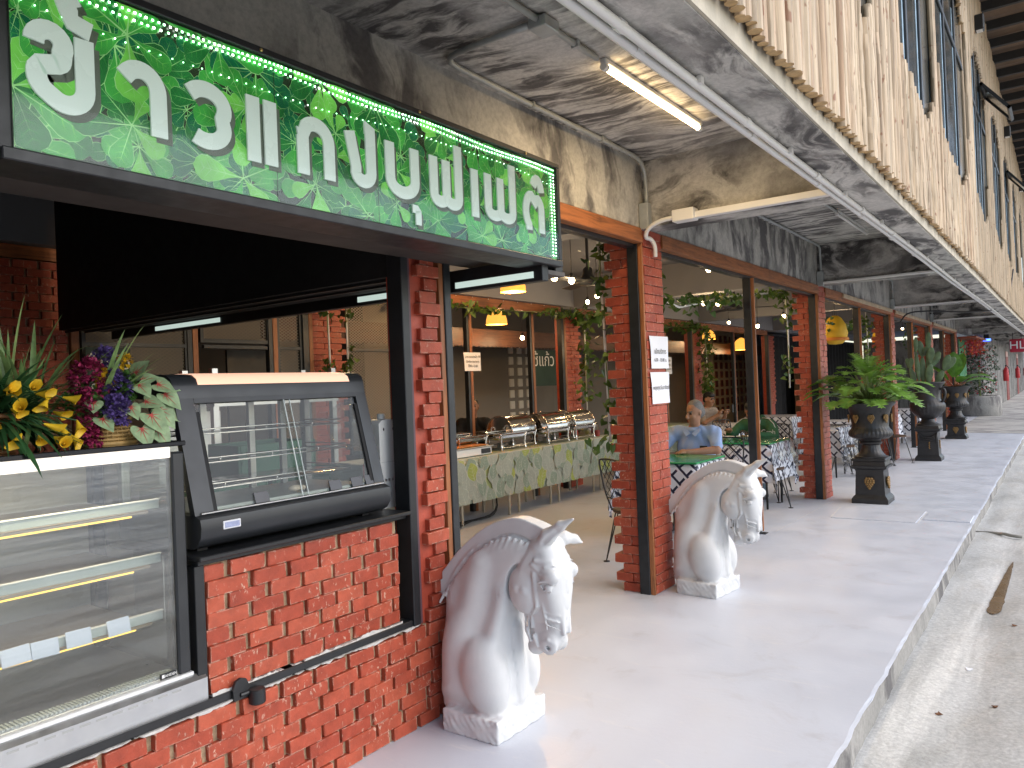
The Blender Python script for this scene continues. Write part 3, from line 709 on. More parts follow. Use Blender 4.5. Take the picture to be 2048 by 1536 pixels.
# lettering, each letter raised on the clear face
M_LET = mat('pale_green_acrylic', (.58, .66, .61), .25, var=.03, vs=3, emit=.14)
M_LSH = mat('letter_shadow', (.10, .12, .09), .4, var=.1)
def stroke(pts, w, x, close=False):
    """flat ribbon of width w along 2D points in the sign plane"""
    pts = [Vector(p) for p in pts]; m = MB(); vs = []
    for i, p in enumerate(pts):
        t = (pts[min(i + 1, len(pts) - 1)] - pts[max(i - 1, 0)]).normalized(); nrm = Vector((-t.y, t.x)) * w / 2
        vs += [p + nrm, p - nrm]
    k = len(pts)
    A = [(x, v.x, v.y) for v in vs]; B = [(x + .006, v.x, v.y) for v in vs]
    m.add(A + B, [(2 * k + 2 * i, 2 * k + 2 * i + 1, 2 * k + 2 * i + 3, 2 * k + 2 * i + 2) for i in range(k - 1)]
          + [(2 * i, 2 * i + 2, 2 * k + 2 * i + 2, 2 * k + 2 * i) for i in range(k - 1)] + [(2 * i + 1, 2 * k + 2 * i + 1, 2 * k + 2 * i + 3, 2 * i + 3) for i in range(k - 1)]
          + [(0, 1, 2 * k + 1, 2 * k), (2 * k - 2, 2 * k - 1, 4 * k - 1, 4 * k - 2)])
    return m
def A2(c, r, a0, a1, n=14, ry=None):
    return [(c[0] + r * math.cos(R_(a0 + (a1 - a0) * i / n)), c[1] + (ry or r) * math.sin(R_(a0 + (a1 - a0) * i / n))) for i in range(n + 1)]
LETTERS = []     # (strokes in letter box 0..w x 0..1, advance)
def letter(*st): LETTERS.append(st)
W = .19
def bowl_up(x, w, h=1.0):        # U shape
    r = w / 2; return [(x, h)] + A2((x + r, r), r, 180, 360) + [(x + w, h)]
G = {}
G['kho'] = [[(.02, .78)] + A2((.21, .79), .19, 165, -25, 10) + A2((.27, .62), .10, 10, -60, 4)[1:] + A2((.30, .34), .26, 150, 235, 8) + A2((.42, .26), .26, 235, 360, 10) + [(.68, 1.0)]]
G['aa'] = [[(.02, .80)] + A2((.25, .66), .25, 140, 0, 14, .30) + [(.50, 0)]]
G['wo'] = [[(.03, .84)] + A2((.25, .66), .26, 125, -30, 14, .32) + A2((.25, .30), .25, 20, -130, 14, .29)]
G['ae'] = [[(.05, 1.0), (.05, 0)], [(.36, 1.0), (.36, 0)]]
G['ko'] = [[(.0, .72), (.09, .74)] + A2((.30, .66), .24, 130, 0, 14, .32) + [(.54, 0)], [(.08, .70), (.08, 0)]]
G['ngo'] = [[(.02, .95), (.16, .28)] + A2((.34, .22), .20, 200, 360, 12) + [(.54, 1.12), (.40, 1.12)]]
G['bo'] = [[(.02, 1.0)] + A2((.29, .27), .27, 180, 360, 14) + [(.56, 1.0)]]
G['u'] = [[(.30, -.16), (.42, -.16), (.44, -.46)]]
G['fo'] = [[(.02, 1.0)] + A2((.17, .17), .15, 180, 360, 10) + [(.32, .98)], [(.32, .20)] + A2((.47, .17), .15, 180, 360, 10) + [(.62, 1.40)]]
G['e'] = [[(.06, 1.0), (.06, 0)]]
G['to'] = [[(.12, .02)] + A2((.24, .52), .22, 235, 95, 12, .42) + [(.30, .86), (.36, .74), (.42, .88)] + A2((.42, .62), .16, 80, 0, 5, .26) + [(.58, 0)]]

seq = [('kho', .793, .954), ('aa', 1.006, 1.143), ('wo', 1.189, 1.342), ('ae', 1.393, 1.50), ('ko', 1.557, 1.729), ('ngo', 1.775, 1.917), ('bo', 1.965, 2.14), ('u', 2.093, 2.15), ('fo', 2.20, 2.394), ('e', 2.452, 2.49), ('fo', 2.542, 2.763), ('to', 2.82, 2.995), ('mai', .862, .972)]
G['mai'] = [[(.0, 1.46), (.12, 1.30), (.20, 1.18), (.62, 1.12)], [(.02, 1.44), (.14, 1.44), (.22, 1.36)]]
G['to'].append(A2((.44, 1.02), .16, 150, 10, 8, .38))
SW, SH, SB = .046, .197, 2.255
for nm, y0, y1 in seq:
    xs_ = [p[0] for st in G[nm] for p in st]; lo, hi = min(xs_), max(xs_); mm = MB(); sh = MB()
    for j, st in enumerate(G[nm]):
        w = SW
        k = (y1 - y0 - w) / (hi - lo) if hi > lo else 1
        hh = SH - (w / 2 if nm in ('wo', 'aa', 'ko', 'kho', 'to', 'bo', 'fo', 'ngo') else 0) - (w / 2 if nm in ('wo',) else 0); zb = SB + (w / 2 if nm in ('wo', 'kho', 'bo', 'fo', 'ngo') else 0)
        P = [(y0 + w / 2 + (p[0] - lo) * k, min(zb + p[1] * hh, SZ1 - .02)) for p in st]
        if nm == 'u': P = [(y0 + .005, 2.228), (y0 + .03, 2.228), (y0 + .036, 2.222), (y0 + .036, 2.170)]; w = .030
        q = stroke(P, w, SX + .004 + j * .0005); mm.add(q.v, q.f)
        q = stroke([(a + .017, b_ - .013) for a, b_ in P], w, SX + .0022 + j * .0003)
        sh.add([(min(v[0], SX + .0026 + j * .0003), v[1], v[2]) for v in q.v], q.f)
    lo_ = mm.obj('letter', M_LET, sg); sh.obj('letter_shadow', M_LSH, sg)
# LED light strings behind the clear cover
M_LED = emit_mat('led_green', (.35, 1.0, .45), 5.0); M_LEDW = emit_mat('led_white', (.85, 1.0, .85), 5.0)
M_LED.cycles.emission_sampling = 'NONE'; M_LEDW.cycles.emission_sampling = 'NONE'
for q_ in M_SIGN + [M_LET, M_STRIP]: q_.cycles.emission_sampling = 'NONE'
lm = MB(); lr = random.Random(8)
for row, (off, z, st) in enumerate(((0, SZ1 - .014, .016), (.006, SZ1 - .032, .019), (.004, SZ1 - .085, .03))):
    y = SY0 + .02 + off
    while y < SY1 - .012:
        lm.cur = 1 if lr.random() < (.35 if row < 2 else .2) else 0
        zz = z + .004 * math.sin(y * 9 + row) - (.02 * math.sin((y - SY0) / 2.3 * 6.28) if row == 2 else 0); r = .0026 if row < 2 else .0014
        lm.box(SX + .006, SX + .008, y - r, y + r, zz - r, zz + r); y += st * lr.uniform(.85, 1.15)
for col, y in enumerate((SY1 - .016, SY1 - .040)):
    z = SZ0 + .015
    while z < SZ1 - .02:
        lm.cur = 1 if lr.random() < .35 else 0; lm.box(SX + .006, SX + .008, y - .0028, y + .0028, z - .0028, z + .0028); z += .0155
o = lm.obj('light_string', [M_LED, M_LEDW], sg)
BOX('clear_cover', glass_mat('clear_acrylic', (.97, .985, .975), 1.18), sg, SX + .012, SX + .0135, SY0, SY1, SZ0, SZ1)
for y in (1.50, 1.93, 2.55): BOX('print_seam', M_SIGN[0], sg, SX + .0016, SX + .0018, y, y + .0025, SZ0, SZ1)
for i, y in enumerate((.80, 1.45, 2.15, 2.85)): 
    m = MB(); m.lathe([(0, 0), (.006, 0), (.005, .003), (0, .004)], (0, 0, 0), 8, cap=False)
    o = inst('screw', m.mesh('screw', mat('brass_screw', (.5, .35, .15), .35, .8)), sg, (SX + .0142, y, SZ1 + .0145), (0, R_(90), 0))
# ------------------------------------------------------------------ large refrigerated display case
def text_obj(name, body, size, mat_, parent, M, ext=.0006, align='CENTER'):
    cu = bpy.data.curves.new(name, 'FONT'); cu.body = body; cu.size = size; cu.extrude = ext; cu.align_x = align; cu.align_y = 'CENTER'; cu.resolution_u = 3
    t = bpy.data.objects.new(name, cu); COL.objects.link(t); bpy.context.view_layer.update()
    me = bpy.data.meshes.new_from_object(t.evaluated_get(bpy.context.evaluated_depsgraph_get()))
    bpy.data.objects.remove(t); me.materials.clear(); me.materials.append(mat_)
    o = bpy.data.objects.new(name, me); o.matrix_world = M; o.matrix_basis = M; return put(o, parent)
def frame_YZ(x, y, z, tilt=0):     # text plane facing +X : u along +Y, v along +Z
    return Matrix.Translation((x, y, z)) @ Matrix(((0, 0, 1, 0), (1, 0, 0, 0), (0, 1, 0, 0), (0, 0, 0, 1))) @ Matrix.Rotation(tilt, 4, 'X')
def frame_mXZ(x, y, z):            # text plane facing -Y : u along +X, v along +Z
    return Matrix.Translation((x, y, z)) @ Matrix(((1, 0, 0, 0), (0, 0, -1, 0), (0, 1, 0, 0), (0, 0, 0, 1)))
M_GLASS = glass_mat('display_glass', (.93, .955, .94), 2.35)
M_CASEBLK = mat('charcoal_case_paint', (.022, .024, .027), .38, var=.15, vs=5, bump=.03, bs=200)
M_RAIL = mat('clear_price_rail', (.48, .53, .50), .3, var=.05, vs=6)
M_WARMLED = emit_mat('warm_led', (1.0, .58, .10), 1.6)
M_STONE = mat('pale_marble_strip', (.72, .66, .58), .35, var=.16, vs=14, emit=.6)
DX, DY0, DY1 = -2.50, -.35, 1.486
dc = thing('display_case', 'tall glass refrigerated display case with shelves and steel base', 'display case', (-2.8, .6, .48))
m = MB(); m.prism([(0, .476), (0, .575), (-.02, .592), (-.6, .592), (-.6, .476)], Matrix(((1, 0, 0, DX + .02), (0, 0, 1, DY0), (0, 1, 0, 0), (0, 0, 0, 1))), DY1 - DY0 + .045); m.obj('steel_base', M_STEEL, dc)
BOX('sill_strip', mat('white_aluminium', (.78, .78, .77), .35, .3, var=.05), dc, DX - .03, DX + .006, DY0, DY1 + .004, .5925, .606, .002)
M_SLOT = mat('dark_slot', (.06, .06, .06), .8)
o = MB()
for i in range(36): o.box(DX + .0202, DX + .0207, DY0 + .05 * i, DY0 + .05 * i + .032, .560, .5665)
o.obj('drip_slots', mat('slot_grey', (.36, .36, .35), .5), dc)
# vent grille inside the foot of the glass
o = MB()
for i in range(150): o.box(DX - .085, DX - .032, DY0 + .012 * i, DY0 + .012 * i + .007, .607, .613)
o.obj('vent_grille', mat('grille_plastic', (.36, .40, .385), .45), dc)
BOX('vent_tray', mat('grille_tray', (.20, .215, .21), .5), dc, DX - .09, DX - .031, DY0, DY1 - .09, .598, .606)
BOX('deck', M_STEEL, dc, -3.12, DX - .092, DY0, DY1 - .05, .594, .61)
BOX('back_panel', mat('case_back_panel', (.50, .48, .43), .3, var=.15, vs=3, spec=.6), dc, -3.13, -3.115, DY0, DY1 - .03, .6, 1.385)
BOX('corner_post', M_CASEBLK, dc, DX - .045, DX, DY1 - .046, DY1, .606, 1.372, .006)
BOX('corner_post', M_CASEBLK, dc, -3.12, -3.07, DY1 - .046, DY1, .606, 1.372, .006)
BOX('side_glass', M_GLASS, dc, -3.07, DX - .046, DY1 - .02, DY1 - .015, .606, 1.372)
BOX('front_glass', M_GLASS, dc, DX - .016, DX - .010, DY0, DY1 - .047, .607, 1.372)
BOX('top', mat('black_glass_top', (.012, .012, .013), .08, var=.1), dc, -3.13, DX + .006, DY0, DY1 + .006, 1.393, 1.410, .003)
BOX('light_strip', M_STONE, dc, DX - .008, DX + .001, DY0, DY1 - .05, 1.355, 1.3925, .002)
BOX('top_rail', M_CASEBLK, dc, DX - .045, DX - .010, DY0, DY1 - .047, 1.373, 1.392)
for z in (1.175, .985, .785):
    s = BOX('shelf', mat('beige_shelf', (.42, .33, .23), .4, var=.1, vs=3), dc, -3.08, -2.615, DY0, 1.415, z - .016, z - .005, .003)
    BOX('price_rail', M_RAIL, s, -2.612, -2.600, DY0, 1.445, z, z + .030, .002); BOX('rail_lip', M_WPLASTIC, s, -2.6125, -2.597, DY0, 1.446, z + .0303, z + .0335)
    BOX('led_strip', M_WARMLED, s, -2.634, -2.626, DY0, 1.36, z - .0235, z - .0165)
cm = MB().bbox(-.002, .002, -.040, .040, -.026, .026, .001).mesh('price_card', mat('pale_blue_card', (.60, .66, .82), .6, var=.04))
for i, (y, z) in enumerate(((1.285, .803), (1.157, .802), (1.057, .798), (.975, .80))): inst('price_card', cm, dc, (-2.592, y, z), (br.uniform(-.05, .05), R_(-14), br.uniform(-.06, .06)), (1, 1 - .08 * (i == 0), 1))
l = bpy.data.lights.new('case_light', 'AREA'); l.shape = 'RECTANGLE'; l.size = .06; l.size_y = 1.5; l.energy = 5; l.color = (1, .86, .62); o = bpy.data.objects.new('case_light', l); o.location = (-2.56, .62, 1.368); put(o, dc)
lb = BOX('maker_plate', M_BLACK, dc, DX - .0095, DX - .006, 1.375, 1.432, .609, .628)
text_obj('maker_text', 'SANDEN', .0125, M_WPLASTIC, lb, frame_YZ(DX - .0055, 1.409, .618)); BOX('maker_mark', M_WPLASTIC, lb, DX - .0059, DX - .0053, 1.380, 1.389, .613, .624)

# ------------------------------------------------------------------ slant-front heated showcase on the sill
sc = thing('heated_showcase', 'black slant-front heated showcase standing on the counter sill', 'showcase', (-2.75, 1.98, 1.003))
Y0, Y1 = 1.515, 2.440
def XZprism(name, poly, y0, y1, mat_, parent, smooth=False):
    m = MB(); m.prism(poly, Matrix(((1, 0, 0, 0), (0, 0, 1, y0), (0, 1, 0, 0), (0, 0, 0, 1))), y1 - y0); return m.obj(name, mat_, parent, smooth)
bowl = [(-2.49, 1.140), (-2.462, 1.128), (-2.456, 1.10), (-2.462, 1.065), (-2.485, 1.035), (-2.52, 1.020), (-3.02, 1.020), (-3.02, 1.142)]
XZprism('base_body', bowl, Y0, Y1, M_CASEBLK, sc, 35)
capp = [(-2.600, 1.555), (-2.606, 1.60), (-2.618, 1.626), (-2.645, 1.642), (-2.70, 1.648), (-2.99, 1.648), (-3.02, 1.63), (-3.02, 1.565), (-2.63, 1.553)]
XZprism('top_hood', capp, Y0, Y1, M_CASEBLK, sc, 40)
amb = [(-2.6055, 1.606), (-2.6165, 1.629), (-2.645, 1.6445), (-2.70, 1.6506), (-2.76, 1.6506), (-2.76, 1.649), (-2.70, 1.649), (-2.645, 1.643), (-2.617, 1.627), (-2.607, 1.605)]
XZprism('lamp_cover', amb, Y0 + .10, Y1 - .085, mat('peach_lit_acrylic', (.80, .46, .32), .35, var=.04, vs=2, emit=.55), sc, 40)
def slant(name, y0, y1, mt, th=.02, off=0, a=0.0, b_=1.0, parent=sc, bev=0):
    p0 = Vector((-2.492, 1.138)); p1 = Vector((-2.600, 1.556)); d = p1 - p0; nr = Vector((d.y, -d.x)).normalized()
    if nr.x < 0: nr = -nr
    q0 = p0 + d * a + nr * off; q1 = p0 + d * b_ + nr * off
    return XZprism(name, [tuple(q0), tuple(q1), tuple(q1 - nr * th), tuple(q0 - nr * th)], y0, y1, mt, parent)
M_GLASS2 = glass_mat('showcase_glass', (.86, .87, .85), 1.36)
slant('front_glass', Y0 + .075, Y1 - .06, M_GLASS2, .005, -.008)
for y0, y1 in ((Y0, Y0 + .075), (Y1 - .06, Y1)): slant('front_post', y0, y1, M_CASEBLK, .03)
for y0, y1 in ((Y0 + .075, Y0 + .092), (Y1 - .076, Y1 - .06)): slant('post_groove', y0, y1, M_BLACKM, .014, -.003, .02, .88)
slant('top_glazing_bar', Y0 + .0755, Y1 - .0605, M_CASEBLK, .018, .001, .955, 1.0)
slant('slide_edge', Y0 + .47, Y0 + .474, M_RAIL, .004, .0003); slant('slide_edge', Y0 + .50, Y0 + .503, M_RAIL, .004, .0003)
for y in (Y0 + .004, Y1 - .009): XZprism('side_glass', [(-2.53, 1.142), (-2.63, 1.553), (-3.0, 1.56), (-3.0, 1.142)], y, y + .004, M_GLASS, sc)
BOX('rear_post', M_STEEL, sc, -3.02, -2.99, Y0, Y0 + .03, 1.142, 1.565); BOX('rear_post', M_STEEL, sc, -3.02, -2.99, Y1 - .03, Y1, 1.142, 1.565)
for y in (Y0 + .33, Y1 - .19, Y1 - .36):
    BOX('shelf_upright', M_STEEL, sc, -2.985, -2.965, y, y + .028, 1.143, 1.56)
for k, (z, dpt) in enumerate(((1.435, -2.70), (1.325, -2.665), (1.228, -2.64))):
    m = MB()
    for zz in (0, -.018): m.tube([(-2.97, Y0 + .03, z + zz), (dpt - .02, Y0 + .03, z + zz), (dpt, Y0 + .05, z + zz), (dpt, Y1 - .07, z + zz), (dpt - .02, Y1 - .05, z + zz), (-2.97, Y1 - .05, z + zz)], .0032, 6, sy=1)
    for y in (Y0 + .22, Y0 + .46, Y0 + .70): m.tube([(dpt, y, z), (dpt, y, z - .018)], .003, 6)
    if k == 2: m.box(-2.97, dpt - .008, Y0 + .04, Y1 - .07, z - .02, z - .014)
    else:
        for j in range(14): m.tube([(-2.965, Y0 + .06 + j * .06, z - .019), (dpt, Y0 + .06 + j * .06, z - .019)], .0016, 5)
    m.obj('wire_shelf', M_CHROME, sc, True)
BOX('chrome_lip', M_CHROME, sc, -2.512, -2.484, Y0 + .02, Y1 - .01, 1.1415, 1.150, .002); BOX('glass_track', M_RAIL, sc, -2.530, -2.513, Y0 + .05, Y1 - .02, 1.1425, 1.158, .002)
fx = BOX('thermometer', mat('white_bezel', (.72, .72, .74), .3), sc, -2.4595, -2.4545, 1.600, 1.672, 1.082, 1.112, .003)
BOX('screen', mat('lcd_screen', (.30, .33, .48), .25, var=.2, vs=60), fx, -2.4544, -2.4535, 1.606, 1.666, 1.087, 1.107)
for y in (1.56, 2.36): BOX('foot', M_BLACKM, sc, -2.60, -2.56, y, y + .04, 1.0025, 1.0195)
BOX('floor_plate', M_STEEL, sc, -2.99, -2.53, Y0 + .03, Y1 - .03, 1.1425, 1.147)
tm = MB().bbox(-.0015, .0015, -.032, .032, -.022, .022, .001).mesh('price_tag', mat('dark_price_tag', (.06, .06, .065), .35))
for y in (1.80, 2.165, 2.285, 2.365): inst('price_tag', tm, sc, (-2.505, y, 1.168), (0, R_(-20), 0))
m = MB(); m.ball((-2.60, 2.03, 1.168), .02, 8, 5, (1.2, 1.6, .7)); m.ball((-2.61, 2.075, 1.165), .015, 8, 5, (1, 1.3, .8)); m.obj('snack', mat('cream_snack', (.62, .53, .42), .7, var=.2, vs=40), sc, True)
# white dispenser standing behind the frame
td = thing('white_dispenser', 'tall white plastic dispenser box beside the heated showcase', 'dispenser', (-2.65, 2.59, 1.003))
m = MB(); pf = [(.0, 0), (.0, .40), (.02, .415), (.06, .42), (.10, .415), (.115, .40), (.115, 0)]
m.prism(pf, Matrix(((0, 0, 1, -2.72), (1, 0, 0, 2.53), (0, 1, 0, 1.003), (0, 0, 0, 1))), .11); m.obj('shell', M_WPLASTIC, td)
m = MB(); m.lathe([(0, 0), (.02, 0), (.02, .022), (.016, .028), (0, .028)], (-2.665, 2.60, 1.42), 12, cap=False); m.obj('cap', M_WPLASTIC, td, 40)
for y in (2.56, 2.622):
    m = MB(); m.lathe([(0, 0), (.005, 0), (0, .0005)], (0, 0, 0), 8, cap=False); 
    inst('keyhole', m.mesh('keyhole', M_INK), td, (-2.6096, y, 1.375), (0, R_(90), 0), (1.6, 1, 1))
for i in range(3): BOX('print_block', M_STEEL, td, -2.6098, -2.609, 2.557 + i * .022, 2.570 + i * .022, 1.13, 1.142)
BOX('seam', mat('seam_grey', (.45, .45, .44), .6), td, -2.6098, -2.6092, 2.537, 2.64, 1.22, 1.2215)

# ------------------------------------------------------------------ artificial flower baskets on the case
def basket(parent, c, r0, r1, h, mtl, rows, n=26):
    m = MB()
    for i in range(rows):
        t = i / (rows - 1); r = r0 + (r1 - r0) * t; z = c[2] + .004 + h * t
        pts = [(c[0] + (r + .0035 * math.cos(k * math.pi + i * math.pi)) * math.cos(2 * math.pi * k / n), c[1] + (r + .0035 * math.cos(k * math.pi + i * math.pi)) * math.sin(2 * math.pi * k / n), z) for k in range(n)]
        m.tube(pts, .0052 if i not in (0, rows - 1) else .008, 6, closed=True)
    for k in range(n):
        a = 2 * math.pi * k / n; m.tube([(c[0] + r0 * math.cos(a), c[1] + r0 * math.sin(a), c[2]), (c[0] + r1 * math.cos(a), c[1] + r1 * math.sin(a), c[2] + h)], .0028, 4)
    m.lathe([(0, .002), (r0 - .004, .002), (r1 - .008, h), (0, h)], c, 20, cap=False)
    return m.obj('wicker_basket', mtl, parent, True)
def blade(m, p, d, L, w, droop, n=7, fold=.25, tip=1.0):
    """arching strap leaf"""
    d = Vector(d).normalized(); side = d.cross(Vector((0, 0, 1))); side = side.normalized() if side.length > .05 else Vector((1, 0, 0)); q = Vector(p); vs = []
    for i in range(n + 1):
        t = i / n; ww = w * (math.sin(math.pi * min(1, .18 + .82 * t)) ** .8) * (1 if t < 1 else .05)
        up = side.cross(d).normalized()
        vs += [q + side * ww, q - up * ww * fold, q - side * ww]
        d = (d + Vector((0, 0, -droop / n))).normalized(); q = q + d * (L / n)
    f = []
    for i in range(n): f += [(3 * i, 3 * i + 1, 3 * i + 4, 3 * i + 3), (3 * i + 1, 3 * i + 2, 3 * i + 5, 3 * i + 4)]
    m.add(vs, f)
def heart_leaf(m, p, d, up, L, w, veins=None, cup=.12):
    d = Vector(d).normalized(); up = Vector(up); s = d.cross(up).normalized(); u = s.cross(d)
    prof = [(-.16, .20), (-.20, .34), (-.12, .46), (.05, .52), (.25, .48), (.5, .36), (.75, .18), (1.0, 0)]
    P = lambda t, q, e=0: Vector(p) + d * (t * L) + s * (q * w) + u * (cup * L * (abs(q) * 1.2 - .25 * t * t) + e)
    base = m.cur
    vs = [P(0, 0)] + [P(t, q) for t, q in prof] + [P(t, -q) for t, q in prof[-2::-1]]
    k = len(vs); m.add(vs, [(0, i, i + 1) for i in range(1, k - 1)])
    if veins is not None:
        m.cur = veins
        for t, q in ((.95, 0), (.55, .28), (.55, -.28), (.2, .42), (.2, -.42), (-.1, .3), (-.1, -.3)):
            a = P(0, 0, .0012); b_ = P(t * .8, q * .8, .0012); pr = (b_ - a).cross(u).normalized() * .0022
            m.add([a + pr, b_, a - pr], [(0, 1, 2)])
        m.cur = base
M_GRN = mat('leaf_green', (.055, .135, .025), .45, var=.4, vs=22, trans=.0)
M_GRND = mat('leaf_green_dark', (.022, .075, .022), .42, var=.4, vs=22)
M_GRNV = mat('leaf_green_striped', (.16, .25, .08), .45, var=.5, vs=30)
M_YEL = mat('petal_yellow', (.72, .46, .02), .5, var=.25, vs=25)
M_MAG = mat('petal_magenta', (.30, .022, .085), .6, var=.45, vs=40)
M_PUR = mat('petal_purple', (.12, .075, .26), .6, var=.4, vs=40)
M_CAL = mat('caladium_leaf', (.26, .36, .19), .5, var=.35, vs=38); M_CALV = mat('caladium_vein', (.42, .06, .05), .5)
M_WICK = mat('brown_wicker', (.20, .085, .03), .55, var=.4, vs=30); M_WICKL = mat('straw_wicker', (.46, .29, .10), .55, var=.3, vs=30)
fr = random.Random(77)
def rdir(az, el): return Vector((math.cos(el) * math.cos(az), math.cos(el) * math.sin(az), math.sin(el)))
# left basket : calla lilies, ferns, spider grass
b1 = thing('flower_basket', 'brown wicker basket of yellow calla lilies and grass on the display case', 'flower basket', (-2.66, .96, 1.41), 0, 'flower baskets on the display case')
basket(b1, (-2.66, .955, 1.411), .055, .085, .11, M_WICK, 7)
m = MB(); 
for i in range(90): blade(m, (-2.66 + fr.uniform(-.03, .03), .965 + fr.uniform(-.03, .03), 1.50), rdir(fr.uniform(-.7, 2.6), fr.uniform(.0, 1.2)), fr.uniform(.14, .32), fr.uniform(.007, .014), fr.uniform(.5, 1.6))
m.obj('lily_leaves', M_GRND, b1, True)
m = MB()
for i in range(44): blade(m, (-2.70 + fr.uniform(-.05, .05), 1.06 + fr.uniform(-.06, .06), 1.50), rdir(fr.uniform(0, 6.28), fr.uniform(.75, 1.5)), fr.uniform(.22, .42), fr.uniform(.006, .011), fr.uniform(.3, 1.3))
for i in range(12): blade(m, (-2.64, 1.08, 1.52), rdir(fr.uniform(-1.4, 1.2), fr.uniform(.1, .6)), fr.uniform(.12, .2), .008, 2.4)
m.obj('spider_grass', M_GRNV, b1, True)
m = MB()
for i in range(9):
    a = rdir(fr.uniform(-.4, 2.8), fr.uniform(.5, 1.1)); p = Vector((-2.66, .96, 1.54)); d = a.copy()
    for j in range(13):
        p = p + d * .014; d = (d + Vector((0, 0, -.07))).normalized(); s = d.cross(Vector((0, 0, 1))).normalized()
        for sg_ in (1, -1): blade(m, p, s * sg_ + d * .5, .036 * (1 - j / 15), .0045, .4, 3)
m.obj('fern_fronds', M_GRN, b1, True)
def calla(m, p, d, s):
    d = Vector(d).normalized(); sd = d.orthogonal().normalized(); s2 = d.cross(sd); n = 9; vs = []
    for i, (r, z) in enumerate(((.10, 0), (.20, .3), (.34, .65), (.52, .95), (.60, 1.05))):
        for k in range(n):
            a = 2 * math.pi * k / n; ext = 1 + (.55 if i >= 3 else .2 * i / 3) * max(0, math.cos(a)) ** 2
            vs.append(Vector(p) + (sd * math.cos(a) + s2 * math.sin(a)) * r * s * .7 * ext + d * (z * s * (1 + .35 * (i >= 3) * max(0, math.cos(a)))))
    m.add(vs, [(i * n + k, i * n + (k + 1) % n, (i + 1) * n + (k + 1) % n, (i + 1) * n + k) for i in range(4) for k in range(n)])
    m.tube([Vector(p) + d * s * .3, Vector(p) + d * s * .85], .06 * s, 5)
spots = [(-2.60, .985, 1.60), (-2.57, 1.045, 1.59), (-2.55, 1.075, 1.575), (-2.56, .975, 1.545), (-2.55, 1.0, 1.54), (-2.58, 1.13, 1.575), (-2.55, 1.06, 1.495), (-2.54, 1.105, 1.49), (-2.535, 1.075, 1.455), (-2.53, 1.13, 1.455), (-2.53, 1.035, 1.46), (-2.525, 1.10, 1.425), (-2.56, .93, 1.52), (-2.52, .985, 1.47), (-2.60, 1.11, 1.53), (-2.545, 1.155, 1.50), (-2.54, .95, 1.60), (-2.53, 1.02, 1.60)]
for i, s_ in enumerate(spots):
    m = MB(); dd = (fr.uniform(.2, .9), fr.uniform(-.5, .7), fr.uniform(-.9, .3)); calla(m, s_, dd, fr.uniform(.032, .045)); o = m.obj('calla_flower', M_YEL, b1, True)
m = MB()
for s_ in spots: m.tube(ring_smooth([(-2.66, .965, 1.50), ((s_[0] - 2.66) / 2 + .01, (s_[1] + .965) / 2, max(s_[2], 1.5) + .03), s_], 2), .0025, 5)
m.obj('stems', M_GRND, b1, True)
# right basket : purple and magenta blossom, caladium
b2 = thing('flower_basket', 'straw basket of magenta and purple blossom with pale caladium leaves', 'flower basket', (-2.66, 1.29, 1.41), 0, 'flower baskets on the display case')
basket(b2, (-2.665, 1.30, 1.411), .088, .075, .08, M_WICKL, 7, 32)
def blossom(c, r, mtl, nm, n):
    m = MB()
    for i in range(n):
        d = rdir(fr.uniform(0, 6.28), fr.uniform(-.9, 1.5)); p = Vector(c) + Vector((d.x * r[0], d.y * r[1], d.z * r[2])) * fr.uniform(.55, 1)
        for j in range(5): blade(m, p, rdir(fr.uniform(0, 6.28), fr.uniform(-.3, 1.2)) + d, .017, .0055, .9, 2)
    return m.obj(nm, mtl, b2, True)
blossom((-2.61, 1.225, 1.63), (.06, .06, .075), M_MAG, 'magenta_blossom', 240); blossom((-2.58, 1.20, 1.50), (.04, .03, .10), M_MAG, 'magenta_blossom', 110); blossom((-2.56, 1.215, 1.44), (.02, .022, .035), M_MAG, 'magenta_blossom', 50)
blossom((-2.58, 1.30, 1.60), (.05, .045, .06), M_PUR, 'purple_blossom', 130); blossom((-2.56, 1.29, 1.52), (.04, .04, .06), M_PUR, 'purple_blossom', 150); blossom((-2.64, 1.30, 1.70), (.05, .04, .04), M_PUR, 'purple_blossom', 90)
blossom((-2.60, 1.275, 1.63), (.03, .03, .03), M_YEL, 'yellow_blossom', 50); blossom((-2.62, 1.35, 1.69), (.03, .025, .025), M_YEL, 'yellow_blossom', 40); blossom((-2.58, 1.33, 1.60), (.04, .04, .05), M_GRN, 'green_filler', 90)
m = MB(); blossom((-2.62, 1.22, 1.55), (.07, .07, .06), M_GRN, 'green_filler', 90)
for i in range(9): blade(m, (-2.66, 1.28, 1.5), rdir(fr.uniform(-.5, 2.2), fr.uniform(.9, 1.4)), fr.uniform(.26, .36), .010, .8)
m.obj('grass_blades', M_GRNV, b2, True)
